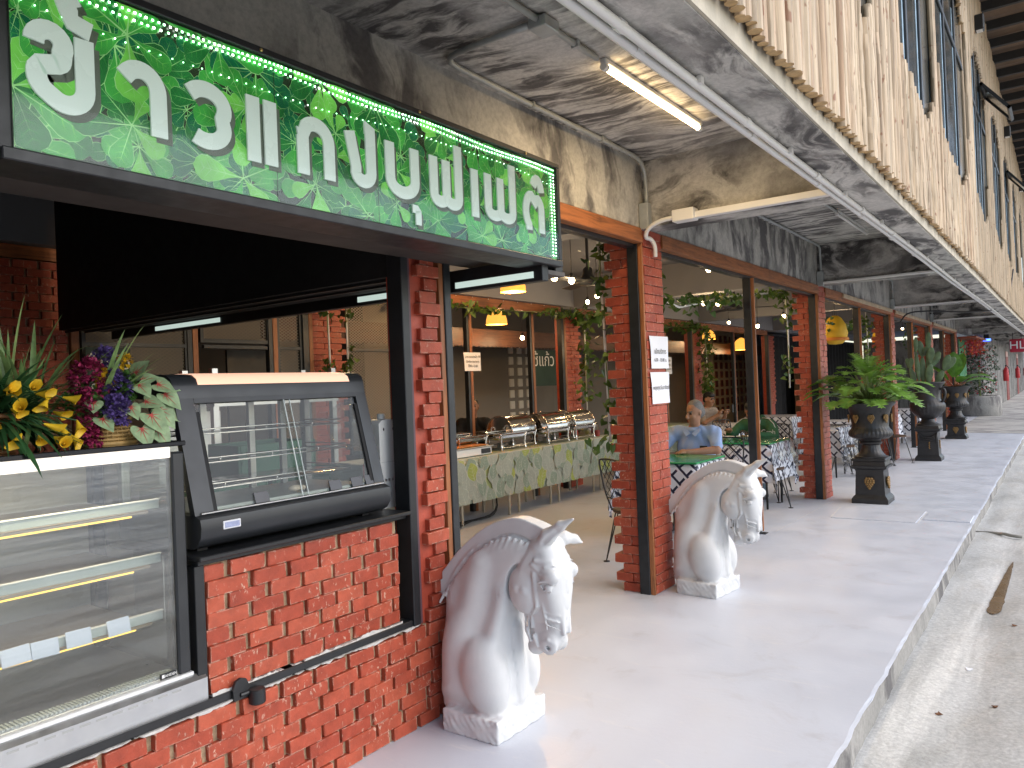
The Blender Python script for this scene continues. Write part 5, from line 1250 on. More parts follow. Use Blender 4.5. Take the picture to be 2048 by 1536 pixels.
# broad-leaved plant
bl = thing('broad_leaf_plant', 'plant with a few large glossy green leaves in the farthest urn', 'plant', (-2.03, 19.75, 1.12))
def bigleaf(p, d, L, w, droop):
    d = Vector(d).normalized(); s = d.cross(Vector((0, 0, 1))); s = s.normalized() if s.length > .1 else Vector((1, 0, 0)); m = MB(); q = Vector(p); vs = []; n = 10
    for i in range(n + 1):
        t = i / n; ww = w * math.sin(math.pi * min(.999, .06 + .94 * t)) ** .75; u = s.cross(d).normalized()
        vs += [q + s * ww + u * ww * .30, q + s * ww * .5 + u * ww * .10, q, q - s * ww * .5 + u * ww * .10, q - s * ww + u * ww * .30]; d = (d + Vector((0, 0, -droop / n))).normalized(); q = q + d * L / n
    m.add(vs, [(5 * i + k, 5 * i + k + 1, 5 * i + k + 6, 5 * i + k + 5) for i in range(n) for k in range(4)]); m.obj('leaf', M_BIGLEAF, bl, True)
c3 = Vector((-2.03, 19.75, 1.14)); st_ = MB()
for (d, L, w, dr, l0) in (((-.8, -.4, 1.1), .62, .14, .5, .22), ((.05, -.5, 1.6), .60, .17, .2, .25), ((.9, -.3, .75), .62, .17, 1.0, .2), ((-1, -.3, .35), .5, .12, .7, .2), ((1.0, .3, .5), .6, .16, .9, .25), ((.2, .6, 1.3), .6, .16, .4, .3), ((.45, -.7, .6), .5, .13, .8, .2)):
    e = c3 + Vector(d).normalized() * l0; st_.tube([c3, e], [.016, .010], 6); bigleaf(e, d, L, w, dr)
st_.obj('stalks', mat('reddish_stalk', (.30, .12, .05), .5), bl, True)
# ------------------------------------------------------------------ inner row: brick columns, timber, mesh screens
IX = -6.1
def inner_column(y, lab):
    c = thing('inner_brick_column', lab, 'column', (IX, y + .2, 0), 0, 'red brick columns of the inner row')
    BOX('core', M_REDPLASTER, c, IX - .2, IX - .02, y + .02, y + .38, 0, 2.60)
    BOX('wood_trim', M_WOODZ, c, IX - .06, IX + .012, y - .05, y - .002, 0, 2.60, .002); BOX('steel_post', M_STEELPOST, c, IX - .07, IX + .008, y - .12, y - .051, 0, 2.60)
    n = 30
    for i in range(n):
        z0 = .85 + i * (1.75 / n); z1 = z0 + 1.75 / n - .006; s = y + (.24 if i % 2 else .15)
        brick(c, IX - .06, IX + br.uniform(-.004, .004), y, s - .004, z0, z1); brick(c, IX - .06, IX + br.uniform(-.004, .004), s + .004, y + (.44 if i % 2 else .38), z0, z1)
IL = ['brick column of the inner row behind the heated showcase', 'brick column of the inner row behind the buffet dishes', 'brick column of the inner row left of the wall pendant lamps', 'brick column of the inner row behind the seated diners', 'farthest brick column of the inner row']
for k, y in enumerate((5.05, 9.85, 14.75, 19.65)): inner_column(y, IL[k])
lw_ = thing('kitchen_brick_wall', 'dim red brick wall at the back of the kitchen booth', 'wall', (IX, 2.3, 0))
BOX('core', M_MORTAR, lw_, IX - .2, IX - .02, 1.2, 2.74, 0, 2.62); BOX('wood_trim', M_WOODZ, lw_, IX - .04, IX + .014, 2.742, 2.80, 0, 2.70, .002); BOX('wood_head', M_WOODY, lw_, IX - .05, IX + .012, 1.2, 2.74, 2.625, 2.72, .002)
n = 20
for i in range(n):
    z0 = 1.40 + i * .061; y = 1.55 - (.09 if i % 2 else 0)
    while y < 2.70:
        y1 = min(y + .18, 2.735); brick(lw_, IX - .08, IX + br.uniform(-.006, .006), y + .009, y1 - .009, z0, z0 + .057); y += .18
for k, (a, b_) in enumerate(((2.80, 4.93), (5.49, 9.73), (10.29, 14.63), (15.19, 19.53))):
    h = thing('inner_timber_header', ['first', 'second', 'third', 'fourth'][k] + ' timber header of the inner row counted from the kitchen', 'beam', (IX, (a + b_) / 2, 2.66), 0, 'timber headers of the inner row')
    BOX('timber', M_WOODY, h, IX - .05, IX + .01, a, b_, 2.605, 2.725, .003); BOX('wire', M_BLACK, h, IX + .004, IX + .010, a, b_, 2.7255, 2.735)
    m = MB(); [m.ball((IX + .018, a + .15 + .33 * j, 2.715), .007, 6, 4) for j in range(int((b_ - a) / .33))]; m.obj('tiny_bulbs', M_WPLASTIC, h, True)
def mesh_mat():
    m = bpy.data.materials.new('expanded_metal_mesh'); m.use_nodes = True; nt = m.node_tree; b = nt.nodes['Principled BSDF']
    b.inputs['Base Color'].default_value = (.22, .19, .15, 1); b.inputs['Roughness'].default_value = .5
    sp = N(nt, 'ShaderNodeSeparateXYZ'); nt.links.new(nt.nodes.new('ShaderNodeNewGeometry').outputs['Position'], sp.inputs[0])
    def lin(sg_):
        a = N(nt, 'ShaderNodeMath', operation='MULTIPLY_ADD'); nt.links.new(sp.outputs['Y'], a.inputs[0]); a.inputs[1].default_value = 22
        z_ = N(nt, 'ShaderNodeMath', operation='MULTIPLY'); nt.links.new(sp.outputs['Z'], z_.inputs[0]); z_.inputs[1].default_value = 34 * sg_; nt.links.new(z_.outputs[0], a.inputs[2])
        f = N(nt, 'ShaderNodeMath', operation='FRACT'); nt.links.new(a.outputs[0], f.inputs[0]); l = N(nt, 'ShaderNodeMath', operation='LESS_THAN'); nt.links.new(f.outputs[0], l.inputs[0]); l.inputs[1].default_value = .26; return l.outputs[0]
    mxm = N(nt, 'ShaderNodeMath', operation='MAXIMUM'); nt.links.new(lin(1), mxm.inputs[0]); nt.links.new(lin(-1), mxm.inputs[1]); nt.links.new(mxm.outputs[0], b.inputs['Alpha']); return m
M_MESH = mesh_mat()
for k, (a, b_, z0, z1, lab) in enumerate(((2.86, 3.68, .9, 2.6, 'mesh screen behind the flower baskets'), (3.86, 4.52, 2.05, 2.6, 'short mesh screen over the far doorway'), (4.66, 4.90, .9, 2.6, 'narrow mesh screen beside the inner brick column'), (5.55, 6.15, .9, 2.6, 'mesh screen right of the heated showcase'))):
    s = thing('mesh_screen', lab, 'screen', (IX, (a + b_) / 2, z0), 0, 'expanded metal screens')
    BOX('mesh', M_MESH, s, IX - .032, IX - .030, a, b_, z0, z1)
    for (p, q, r_, t_) in ((a - .03, a, z0, z1), (b_, b_ + .03, z0, z1), (a, b_, z0, z0 + .035), (a, b_, 2.0, 2.03)): BOX('frame', M_STEELPOST, s, IX - .05, IX - .01, p, q, r_, t_)
for k, y in enumerate((3.745, 4.575, 6.2, 7.54, 8.95, 12.3, 13.4, 17.1, 18.2)):
    p = thing('inner_post', 'timber faced post %s' % ['behind the caladium', 'beside the dark doorway', 'right of the showcase', 'with the white notice behind the buffet', 'behind the roll top dishes', 'beside the pink cake box', 'with a small notice behind the diners', 'behind the green shirt diner', 'in the far inner row'][k], 'post', (IX, y, 0), 0, 'posts of the inner row')
    BOX('steel', M_STEELPOST, p, IX - .06, IX - .0, y - .045, y - .001, 0, 2.6); BOX('timber', M_WOODZ, p, IX - .06, IX + .006, y, y + .05, 0, 2.6, .002)
# back room: vent-block wall, valance, banner
BOX('door_panel', M_BLACK, tag(thing('dark_doorway', 'dark framed doorway seen over the heated showcase', 'door', (-8.4, 5.9, 0)), None), -8.42, -8.38, 5.6, 6.4, 0, 2.15)
g = MB(); g.box(-9.38, -8.5, 8, 13.2, 0, 3.1); STRUCT('partition_wall', mat('beige_wall', (.175, .155, .135), .8, var=.06, vs=1.2), g)
g = MB(); g.box(-9.38, -8.5, 22.0, 26, 0, 3.1); STRUCT('red_block_wall', mat('ivory_wall', (.52, .45, .34), .8, var=.08, vs=2), g)
vw = thing('vent_blocks', 'pale square vent blocks set in the beige wall behind the buffet', 'vent', (-8.5, 12, 1)); vm = MB().bbox(-.03, .02, -.075, .075, -.075, .075, .01).mesh('vent_block', mat('vent_painted_lit', (.58, .55, .50), .7, var=.1))  # brightness of the wall openings is put into the pale block colour
for i in range(3):
    for j in range(8): inst('vent_block', vm, vw, (-8.497, 11.72 + i * .28, 1.0 + j * .21), (0, 0, 0))
vw = thing('red_vent_blocks', 'grid of dark red square openings in the ivory wall behind the diners', 'vent', (-8.5, 23, 1)); vm = MB().bbox(-.03, .02, -.10, .10, -.10, .10, .01).mesh('vent_block', mat('dark_red_block', (.13, .03, .02), .7, var=.4))
for i in range(7):
    for j in range(9): inst('vent_block', vm, vw, (-8.497, 22.2 + i * .43, .6 + j * .27))
va = thing('timber_valance', 'dark brown fringed timber valance hanging behind the inner row', 'valance', (-7.4, 10, 2.3)); BOX('board', wood_mat('dark_valance_wood', (.12, .045, .02), axis=(9, .7, 9)), va, -7.42, -7.38, 5.4, 24, 2.22, 2.48)
m = MB()
for i in range(170): m.add([(-7.379, 5.4 + .11 * i, 2.221), (-7.379, 5.51 + .11 * i, 2.221), (-7.379, 5.455 + .11 * i, 2.19)], [(0, 1, 2)]); m.add([(-7.40, 5.4 + .11 * i, 2.221), (-7.40, 5.51 + .11 * i, 2.221), (-7.40, 5.455 + .11 * i, 2.19)], [(2, 1, 0)])
m.obj('fringe', wood_mat('fringe_wood', (.10, .04, .02)), va)
bn = thing('green_banner', 'dark green hanging banner with white Thai words behind the inner column', 'banner', (-7.2, 10.6, 1.6)); BOX('cloth', mat('green_banner_cloth', (.018, .045, .032), .7, var=.4, vs=3), bn, -7.21, -7.20, 10.45, 11.9, 1.55, 2.16)
text_obj('lettering', 'ใช้แก้ว   ฟรี', .30, M_WPLASTIC, bn, frame_YZ(-7.195, 11.15, 1.98)); 
cr_ = thing('kitchen_poster', 'dark green poster with white Thai words behind the purple blossom', 'poster', (-5.9, 2.95, 1.7)); BOX('sheet', mat('poster_green', (.02, .045, .03), .6, var=.3), cr_, -5.96, -5.95, 2.78, 3.12, 1.45, 1.98)
text_obj('lettering', 'ปี๊แล้ว\nล่าช้า', .15, M_WPLASTIC, cr_, frame_YZ(-5.945, 2.95, 1.78))
# ------------------------------------------------------------------ paper notices
def notice(x, y0, y1, z0, z1, lines, lab, parent_x=True, size=.04):
    t = thing('paper_notice', lab, 'notice', (x, (y0 + y1) / 2, z0), 0, 'paper notices')
    m = MB(); n = 8; vs = []
    for j in range(n + 1):
        for i in range(5): vs.append((x + .003 + .006 * math.sin(i * 1.1 + j * .5) * (j / n), y0 + (y1 - y0) * i / 4 + .012 * (1 - j / n), z0 + (z1 - z0) * j / n))
    k = len(vs); vs += [(v[0] - .0012, v[1], v[2]) for v in vs]
    m.add(vs, [(j * 5 + i, j * 5 + i + 1, j * 5 + i + 6, j * 5 + i + 5) for j in range(n) for i in range(4)] + [(k + j * 5 + i + 5, k + j * 5 + i + 6, k + j * 5 + i + 1, k + j * 5 + i) for j in range(n) for i in range(4)]); o = m.obj('sheet', M_PAPER, t, True)
    for (txt, fz, s) in lines: text_obj('print', txt, s, M_INK, t, frame_YZ(x + .0105, (y0 + y1) / 2 + .006, z0 + (z1 - z0) * fz), .0004)
notice(FX + .010, 5.115, 5.415, 1.645, 1.885, [('เปิดบริการ', .52, .050), ('6.30 - 13.00 น.', .26, .036)], 'upper white notice on the brick column with opening hours')
notice(FX + .010, 5.11, 5.41, 1.385, 1.618, [('หยุดทุกวันอาทิตย์', .50, .040)], 'lower white notice on the brick column with one line of Thai')
notice(IX + .012, 7.40, 7.73, 1.775, 2.01, [('อาหารหมดแล้ว 70', .76, .042), ('รับประทานอาหาร', .50, .040), ('ได้ถึง 13.00', .26, .042)], 'white notice with three lines hung on the post behind the buffet')
notice(IX + .012, 13.36, 13.62, 1.68, 2.0, [('กรุณา', .8, .06), ('เข้าแถว', .55, .05), ('ตักอาหาร', .3, .05)], 'small white notice on the post behind the diners')
# ------------------------------------------------------------------ draped cloths
def drape(name, parent, x0, x1, y0, y1, zt, drop, mt, seed=0, step=.06, rip=.018):
    r = random.Random(seed); cx, cy = (x0 + x1) / 2, (y0 + y1) / 2; hx, hy = (x1 - x0) / 2, (y1 - y0) / 2
    nu = int((2 * hx + 2 * drop) / step) + 1; nv = int((2 * hy + 2 * drop) / step) + 1; vs = []; uv = []
    for j in range(nv + 1):
        for i in range(nu + 1):
            u = -hx - drop + (2 * hx + 2 * drop) * i / nu; v = -hy - drop + (2 * hy + 2 * drop) * j / nv; uv.append((u, v))
            ou = max(0, abs(u) - hx); ov = max(0, abs(v) - hy); X = math.copysign(min(abs(u), hx), u); Y = math.copysign(min(abs(v), hy), v); d = min(drop * 1.25, math.hypot(ou, ov))
            if d > 0:
                f = min(1, d / drop); k = rip * f * (math.sin((u if ov > ou else v) * 21 + seed) + .6 * math.sin((u + v) * 37))
                if ou > 0: X += math.copysign(.012 + .05 * f * (ov > 0) + (k if ou >= ov else k * .5), u)
                if ov > 0: Y += math.copysign(.012 + .05 * f * (ou > 0) + (k if ov >= ou else k * .5), v)
            vs.append((cx + X, cy + Y, zt + .006 - d))
    f = [(j * (nu + 1) + i, j * (nu + 1) + i + 1, (j + 1) * (nu + 1) + i + 1, (j + 1) * (nu + 1) + i) for j in range(nv) for i in range(nu)]
    me = bpy.data.meshes.new(name); me.from_pydata(vs, [], f); me.materials.append(mt); l = me.uv_layers.new(name='UVMap')
    for q in me.loops: l.data[q.index].uv = uv[q.vertex_index]
    me.shade_smooth(); o = bpy.data.objects.new(name, me); return put(o, parent)
def lattice_mat():
    m, nt, b = new_mat('black_white_lattice_cloth'); uvn = N(nt, 'ShaderNodeUVMap'); sp = N(nt, 'ShaderNodeSeparateXYZ'); nt.links.new(uvn.outputs[0], sp.inputs[0])
    def M2(op, a, b_): 
        n = N(nt, 'ShaderNodeMath', operation=op)
        for q, v in ((0, a), (1, b_)):
            if isinstance(v, (int, float)): n.inputs[q].default_value = v
            else: nt.links.new(v, n.inputs[q])
        return n.outputs[0]
    s = 6.6; U = M2('MULTIPLY', M2('ADD', sp.outputs[0], sp.outputs[1]), s); V = M2('MULTIPLY', M2('SUBTRACT', sp.outputs[0], sp.outputs[1]), s)
    fu, fv = M2('FRACT', U, 0), M2('FRACT', V, 0)
    l1 = M2('MULTIPLY', M2('LESS_THAN', fu, .22), M2('GREATER_THAN', fv, .10)); l2 = M2('MULTIPLY', M2('LESS_THAN', fv, .22), M2('LESS_THAN', fu, .80)); k = M2('MAXIMUM', l1, l2)
    nt.links.new(MIX(nt, (.66, .68, .74), (.010, .014, .045), k), b.inputs['Base Color']); b.inputs['Roughness'].default_value = .42
    BUMP(nt, b, NOISE(nt, POS(nt), 9, 3), .2, .02); return m
M_LATT = lattice_mat()
def leafcloth_mat():
    m, nt, b = new_mat('leaf_print_cloth'); uvn = N(nt, 'ShaderNodeUVMap'); mp = N(nt, 'ShaderNodeMapping'); mp.inputs['Scale'].default_value = (4.4, 7.0, 1); mp.inputs['Rotation'].default_value = (0, 0, .25); nt.links.new(uvn.outputs[0], mp.inputs[0])
    v = N(nt, 'ShaderNodeTexVoronoi', voronoi_dimensions='2D', Scale=1.0, Randomness=.8); nt.links.new(mp.outputs[0], v.inputs['Vector'])
    e = N(nt, 'ShaderNodeTexVoronoi', voronoi_dimensions='2D', feature='DISTANCE_TO_EDGE', Scale=1.0, Randomness=.8); nt.links.new(mp.outputs[0], e.inputs['Vector'])
    sp = N(nt, 'ShaderNodeSeparateColor'); nt.links.new(v.outputs['Color'], sp.inputs[0])
    c = RAMP(nt, [(0, (.27, .31, .25)), (.22, (.32, .35, .29)), (.45, (.25, .30, .24)), (.65, (.34, .36, .30)), (.80, (.30, .34, .14)), (1, (.31, .35, .16))], 'CONSTANT'); nt.links.new(sp.outputs[0], c.inputs[0])
    ve = N(nt, 'ShaderNodeTexWave', wave_type='BANDS', Scale=1.6, Distortion=5.0, Detail=1.0); nt.links.new(mp.outputs[0], ve.inputs['Vector']); vr = RAMP(nt, [(.5, 1.0), (.95, 1.10)]); nt.links.new(ve.outputs['Fac'], vr.inputs[0])
    er = RAMP(nt, [(.02, 1.0), (.05, 0.0)]); nt.links.new(e.outputs['Distance'], er.inputs[0])
    nt.links.new(MIX(nt, MIX(nt, c.outputs[0], vr.outputs[0], .8, 'MULTIPLY'), (.44, .46, .36), er.outputs[0]), b.inputs['Base Color']); b.inputs['Roughness'].default_value = .5; return m
M_LCLOTH = leafcloth_mat()
# ------------------------------------------------------------------ buffet
def folding_table(t, x0, x1, y0, y1, zt, cream):
    BOX('tabletop', cream, t, x0, x1, y0, y1, zt - .03, zt)
    for yy in [y0 + .35, y0 + .55] + ([y1 - .55, y1 - .35]):
        for xx in (x0 + .06, x1 - .08): m = MB(); m.tube([(xx, yy, 0), (xx, yy, zt - .03)], .016, 8); m.obj('leg', cream, t, True)
M_CREAMLEG = mat('cream_metal', (.55, .50, .40), .45, var=.08)
for k, (y0, y1, lab) in enumerate(((6.05, 8.05, 'folding table under the leaf print cloth, nearer half of the buffet'), (8.07, 10.1, 'folding table under the leaf print cloth, farther half of the buffet'), (11.2, 13.0, 'small folding table under a leaf cloth behind the blue shirt man'))):
    t = thing('buffet_table', lab, 'table', (-5.75, (y0 + y1) / 2, 0), 0, 'buffet tables'); folding_table(t, -6.0, -5.46, y0, y1, .775, M_CREAMLEG)
cl = drape('buffet_cloth', None, -6.02, -5.45, 6.0, 10.12, .778, .52, M_LCLOTH, 3, .07, .006); tag(cl, 'grey green leaf print cloth over the long buffet table', 'tablecloth'); BUFCL = cl
cl = drape('buffet_cloth', None, -6.02, -5.45, 11.15, 13.05, .778, .44, M_LCLOTH, 5, .07, .006); tag(cl, 'leaf print cloth on the small table behind the blue shirt man', 'tablecloth')
lp = MB(); lq = random.Random(12); lay = [0]
def cloth_leaf(u, v, a, L, w, sh):
    lay[0] += 1; x = -5.4235 + lay[0] * 1.2e-5; ca, sa = math.cos(a), math.sin(a); prof = [(0, .05), (.1, .38), (.25, .72), (.45, .95), (.62, .92), (.8, .62), (.92, .28), (1, 0)]
    P = lambda s_, q, e=0: (x + e, min(max(u + s_ * ca - q * sa, 5.99), 10.13), min(max(v + s_ * sa + q * ca, .262), .772))
    for k_, (sc_, sd) in enumerate(((1.0, 3), (.93, sh))):
        lp.cur = sd; pts = [(t * L, q * w * sc_) for t, q in prof] + [(t * L, -q * w * sc_) for t, q in prof[-2::-1]]; vs = [P(s_, q, k_ * 5e-6) for s_, q in pts]; lp.add(vs, [tuple(range(len(vs)))[::-1]])
    lp.cur = 3
    for t in (.12, .3, .48, .66):
        for sg_ in (1, -1): lp.add([P(t * L, 0, 8e-6), P((t + .22) * L, sg_ * w * .72, 8e-6), P((t + .014) * L, 0, 8e-6)], [(0, 1, 2)])
    lp.add([P(0, .003, 8e-6), P(L * .96, 0, 8e-6), P(0, -.003, 8e-6)], [(0, 1, 2)])
for tier in range(2):
    yy = 6.02
    while yy < 10.1:
        for row in range(3):
            z_ = .22 + row * .19 + lq.uniform(-.04, .04) + .08 * tier
            if z_ < .70: cloth_leaf(yy + lq.uniform(-.04, .04), z_, 1.57 + lq.uniform(-.5, .5), lq.uniform(.18, .24), lq.uniform(.085, .11), lq.choice((0, 0, 1, 1, 1, 2)))
        yy += .17
lp.obj('printed_leaves', [mat('print_sage', (.21, .27, .21), .55, var=.12), mat('print_grey_leaf', (.30, .33, .28), .55, var=.12), mat('print_lime', (.28, .33, .07), .55, var=.15), mat('print_pale_line', (.46, .48, .40), .55)], BUFCL)
M_FOOD = mat('orange_food', (.45, .16, .03), .5, var=.4, vs=30, bump=.5)
def chafing(x, y, lab, lid=True):
    t = thing('chafing_dish', lab, 'chafing dish', (x, y, .785), 0, 'chafing dishes on the buffet'); z = .785
    m = MB(); m.bbox(x - .19, x + .19, y - .27, y + .27, z + .13, z + .20, .02); m.bbox(x - .205, x + .205, y - .285, y + .285, z + .195, z + .21, .004); m.obj('water_pan', M_CHROME, t, 40)
    for sx in (-1, 1):
        for sy in (-1, 1): m = MB(); m.tube(ring_smooth([(x + sx * .20, y + sy * .25, z), (x + sx * .185, y + sy * .24, z + .05), (x + sx * .19, y + sy * .25, z + .14), (x + sx * .20, y + sy * .27, z + .20)], 1), .014, 7); m.obj('leg', M_CHROME, t, True)
    m = MB(); m.lathe([(0, 0), (.05, 0), (.055, .03), (.04, .05), (0, .05)], (x, y, z + .02), 14, cap=False); m.tube([(x - .2, y - .25, z + .035), (x - .2, y + .25, z + .035)], .007, 6); m.tube([(x + .2, y - .25, z + .035), (x + .2, y + .25, z + .035)], .007, 6); m.obj('burner', M_STEEL, t, 40)
    if lid:
        m = MB(); n = 14
        vs = [(x - .195 * math.cos(math.pi * i / n), y + s * .265, z + .212 + .185 * math.sin(math.pi * i / n)) for s in (-1, 1) for i in range(n + 1)]
        m.add(vs, [(i, i + 1, n + 2 + i, n + 1 + i) for i in range(n)] + [tuple(range(n + 1))[::-1], tuple(range(n + 1, 2 * n + 2))]); l = m.obj('roll_top', M_CHROME, t, 40)
        for s in (-1, 1):
            m = MB(); m.tube([(x - .199 * math.cos(math.pi * i / n), y + s * .262, z + .212 + .19 * math.sin(math.pi * i / n)) for i in range(n + 1)], .009, 6); m.obj('lid_rim', M_CHROME, l, True)
        m = MB(); m.tube(ring_smooth([(x + .19, y - .08, z + .26), (x + .235, y - .07, z + .27), (x + .235, y + .07, z + .27), (x + .19, y + .08, z + .26)], 1), .008, 7); m.obj('handle', M_CHROME, l, True)
    else:
        BOX('food', M_FOOD, t, x - .18, x + .18, y - .26, y + .26, z + .19, z + .203); m = MB(); m.bbox(x - .20, x - .02, y - .26, y + .26, z + .212, z + .235, .01); m.tube(ring_smooth([(x - .12, y - .04, z + .235), (x - .12, y - .035, z + .27), (x - .12, y + .035, z + .27), (x - .12, y + .04, z + .235)], 1), .007, 6); m.obj('flat_lid', M_CHROME, t, 40)
chafing(-5.72, 7.62, 'open topped steel dish with flat lids, left of the roll top dishes', False)
chafing(-5.86, 7.0, 'open steel dish with flat lid behind the white heated tray', False); chafing(-5.86, 9.02, 'roll top steel chafing dish half hidden behind the two farther ones')
chafing(-5.84, 8.02, 'roll top steel chafing dish at the left, behind the others'); chafing(-5.70, 8.62, 'roll top steel chafing dish in the middle of the buffet'); chafing(-5.70, 9.32, 'roll top steel chafing dish farthest along the buffet')
ft = thing('food_tray', 'white heated tray of orange food at the near end of the buffet', 'tray', (-5.66, 6.75, .785)); BOX('warmer', M_WPLASTIC, ft, -5.86, -5.47, 6.25, 7.1, .787, .87, .006)
BOX('tray', M_STEEL, ft, -5.88, -5.455, 6.22, 7.13, .8705, .885, .004); BOX('food', M_FOOD, ft, -5.83, -5.50, 6.3, 7.05, .8852, .90, .01); BOX('control_panel', M_STEELPOST, ft, -5.469, -5.464, 6.9, 7.07, .80, .855)
m = MB()
for sgn in range(3): m.tube(ring_smooth([(-5.5 - .1 * sgn, 6.5 + .1 * sgn, .02), (-5.7, 7.0 - .2 * sgn, .015), (-5.6, 7.35, .015), (-5.75, 7.5, .3), (-5.8, 7.4, .6)], 2), .011, 6)
tag(m.obj('power_cable', M_WIRE, None, True), 'tangle of black power cable on the floor under the buffet', 'cable')
pk = thing('cake_box', 'small pink and white box on the leaf cloth table', 'box', (-5.6, 11.6, .785)); BOX('carton', mat('pink_card', (.50, .36, .34), .7, var=.1), pk, -5.75, -5.5, 11.4, 11.75, .786, .90, .004); BOX('tissue', M_WPLASTIC, pk, -5.72, -5.53, 11.44, 11.71, .9002, .925, .01)
wb_ = thing('water_heater', 'dark pot and cup set at the far end of the buffet', 'pot', (-5.75, 9.85, .785)); m = MB(); m.lathe([(0, 0), (.13, 0), (.15, .03), (.15, .16), (.16, .17), (.13, .20), (.03, .24), (0, .24)], (-5.78, 9.86, .786), 20, cap=False); m.obj('pot', M_CHROME, wb_, 40); m = MB(); m.lathe([(0, 0), (.035, 0), (.042, .09), (.036, .09), (.03, .01), (0, .01)], (-5.56, 9.75, .786), 14, cap=False); m.obj('cup', mat('red_cup', (.3, .05, .04), .4), wb_, 40)

# ------------------------------------------------------------------ chairs
def make_chair(lab):
    t = thing('wire_chair', lab, 'chair', (0, 0, 0), 0, 'black wire chairs'); W_ = .19
    m = MB(); m.lathe([(0, 0), (.20, 0), (.205, .008), (.205, .022), (.195, .028), (0, .028)], (0, 0, .445), 24, cap=False); m.obj('seat', wood_mat('brown_seat_wood', (.085, .04, .016)), t, 40)
    for sx in (-1, 1):
        for sy in (-1, 1): 
            m = MB(); b_ = (sx * .20, sy * .20, .012); m.tube([(sx * .16, sy * .08, .445), b_], .0065, 6); m.tube([(sx * .08, sy * .16, .445), b_], .0065, 6); m.lathe([(0, 0), (.028, 0), (.028, .006), (0, .010)], (sx * .20, sy * .20, 0), 10, cap=False); m.obj('leg', M_WIRE, t, 40)
    m = MB(); fr_ = ring_smooth([(-.17, .14, .445), (-.19, .20, .62), (-.20, .235, .86), (-.17, .245, .905), (.17, .245, .905), (.20, .235, .86), (.19, .20, .62), (.17, .14, .445)], 2); m.tube(fr_, .008, 7); m.obj('back_frame', M_WIRE, t, True)
    m = MB()
    for i in range(-5, 10):
        for s in (-1, 1):
            a = (s * (-.185 + .37 * i / 5), .185, .56); pts = []
            for j in range(7):
                q = j / 6; xx = s * (-.185 + .074 * i + .37 * q * .9)
                if abs(xx) <= .188: pts.append((xx, .185 + .055 * q, .56 + .34 * q))
            if len(pts) > 1: m.tube(pts, .0035, 4)
    m.tube([(-.18, .185, .56), (.18, .185, .56)], .005, 6); m.obj('back_mesh', M_WIRE, t, True)
    return t
CHS = [(-3.02, 5.92, 2.6, 'black wire chair beside the first brick column'), (-3.05, 7.95, 0, 'black wire chair of the man in the blue shirt'), (-3.25, 10.35, 0, 'black wire chair of the diner in green'), (-2.95, 9.22, 2.2, 'black wire chair at the table corner behind the second horse'), (-2.82, 12.35, 2.0, 'black wire chair under the plastic covered table'), (-2.42, 14.35, 2.5, 'black wire chair beside the cactus urn'), (-2.62, 13.95, .6, 'black wire chair between the far tables'), (-4.2, 11.6, 1.2, 'black wire chair deep inside between the tables'), (-2.55, 18.9, 2.2, 'black wire chair beside the farthest urn')]
ch0 = make_chair(CHS[0][3])
for i, (x, y, rz, lab) in enumerate(CHS):
    c = ch0 if i == 0 else copy_tree(ch0); c.location = (x, y, 0); c.rotation_euler = (0, 0, rz); c['label'] = lab
# ------------------------------------------------------------------ dining tables
M_TGREEN = mat('green_glass_top', (.02, .26, .09), .15, var=.1, vs=3)
TB = [(-3.62, -2.80, 6.72, 7.42, .755, True, 'of the man in the blue shirt'), (-3.62, -2.80, 8.90, 9.62, .755, True, 'of the diner in green'), (-3.25, -2.75, 12.0, 12.7, .75, False, 'with crumpled plastic behind the fern urn'), (-3.4, -2.8, 13.5, 14.2, .75, False, 'behind the nearest urn'), (-3.0, -2.55, 15.2, 15.9, .75, False, 'at the elbow of the man in tan'), (-5.3, -4.3, 12.3, 13.3, .76, False, 'of the phone reader deep inside'), (-4.6, -3.9, 10.6, 11.4, .76, False, 'between the two front diners and the rear'), (-5.2, -4.3, 15.0, 16.0, .76, False, 'at the far back'), (-3.0, -2.5, 17.6, 18.4, .75, False, 'behind the cactus urn')]
for i, (x0, x1, y0, y1, z, gt, lab) in enumerate(TB):
    t = thing('dining_table', 'dining table under lattice cloth ' + lab, 'table', ((x0 + x1) / 2, (y0 + y1) / 2, 0), 0, 'dining tables')
    BOX('tabletop', mat('board', (.3, .25, .2), .6), t, x0 + .01, x1 - .01, y0 + .01, y1 - .01, z - .025, z)
    for xx in (x0 + .08, x1 - .08):
        for yy in (y0 + .08, y1 - .08): m = MB(); m.tube([(xx, yy, 0), (xx, yy, z - .025)], .013, 6); m.obj('leg', M_WIRE, t, True)
    cl = drape('lattice_cloth', None, x0, x1, y0, y1, z, .44, M_LATT, i * 7 + 1, .05, .02); tag(cl, 'black and white lattice cloth on the table ' + lab, 'tablecloth', 'lattice tablecloths')
    if gt:
        gl = BOX('green_tabletop_sheet', M_TGREEN, None, x0 - .015, x1 + .015, y0 - .02, y1 + .02, z + .012, z + .030, .006); tag(gl, 'green sheet top on the table ' + lab, 'table top', 'green sheet tops')
M_PLAS = glass_mat('clear_plastic_film', (.90, .91, .92), 1.7, .12)
pl_ = drape('plastic_cover', None, -3.30, -2.70, 11.95, 12.75, .765, .52, M_PLAS, 91, .05, .05); tag(pl_, 'clear crumpled plastic sheet over the table behind the fern urn', 'plastic sheet')
pl_ = drape('plastic_cover', None, -3.2, -2.78, 9.0, 9.65, .80, .26, M_PLAS, 33, .05, .04); tag(pl_, 'clear plastic sheet over the corner of the table of the diner in green', 'plastic sheet')
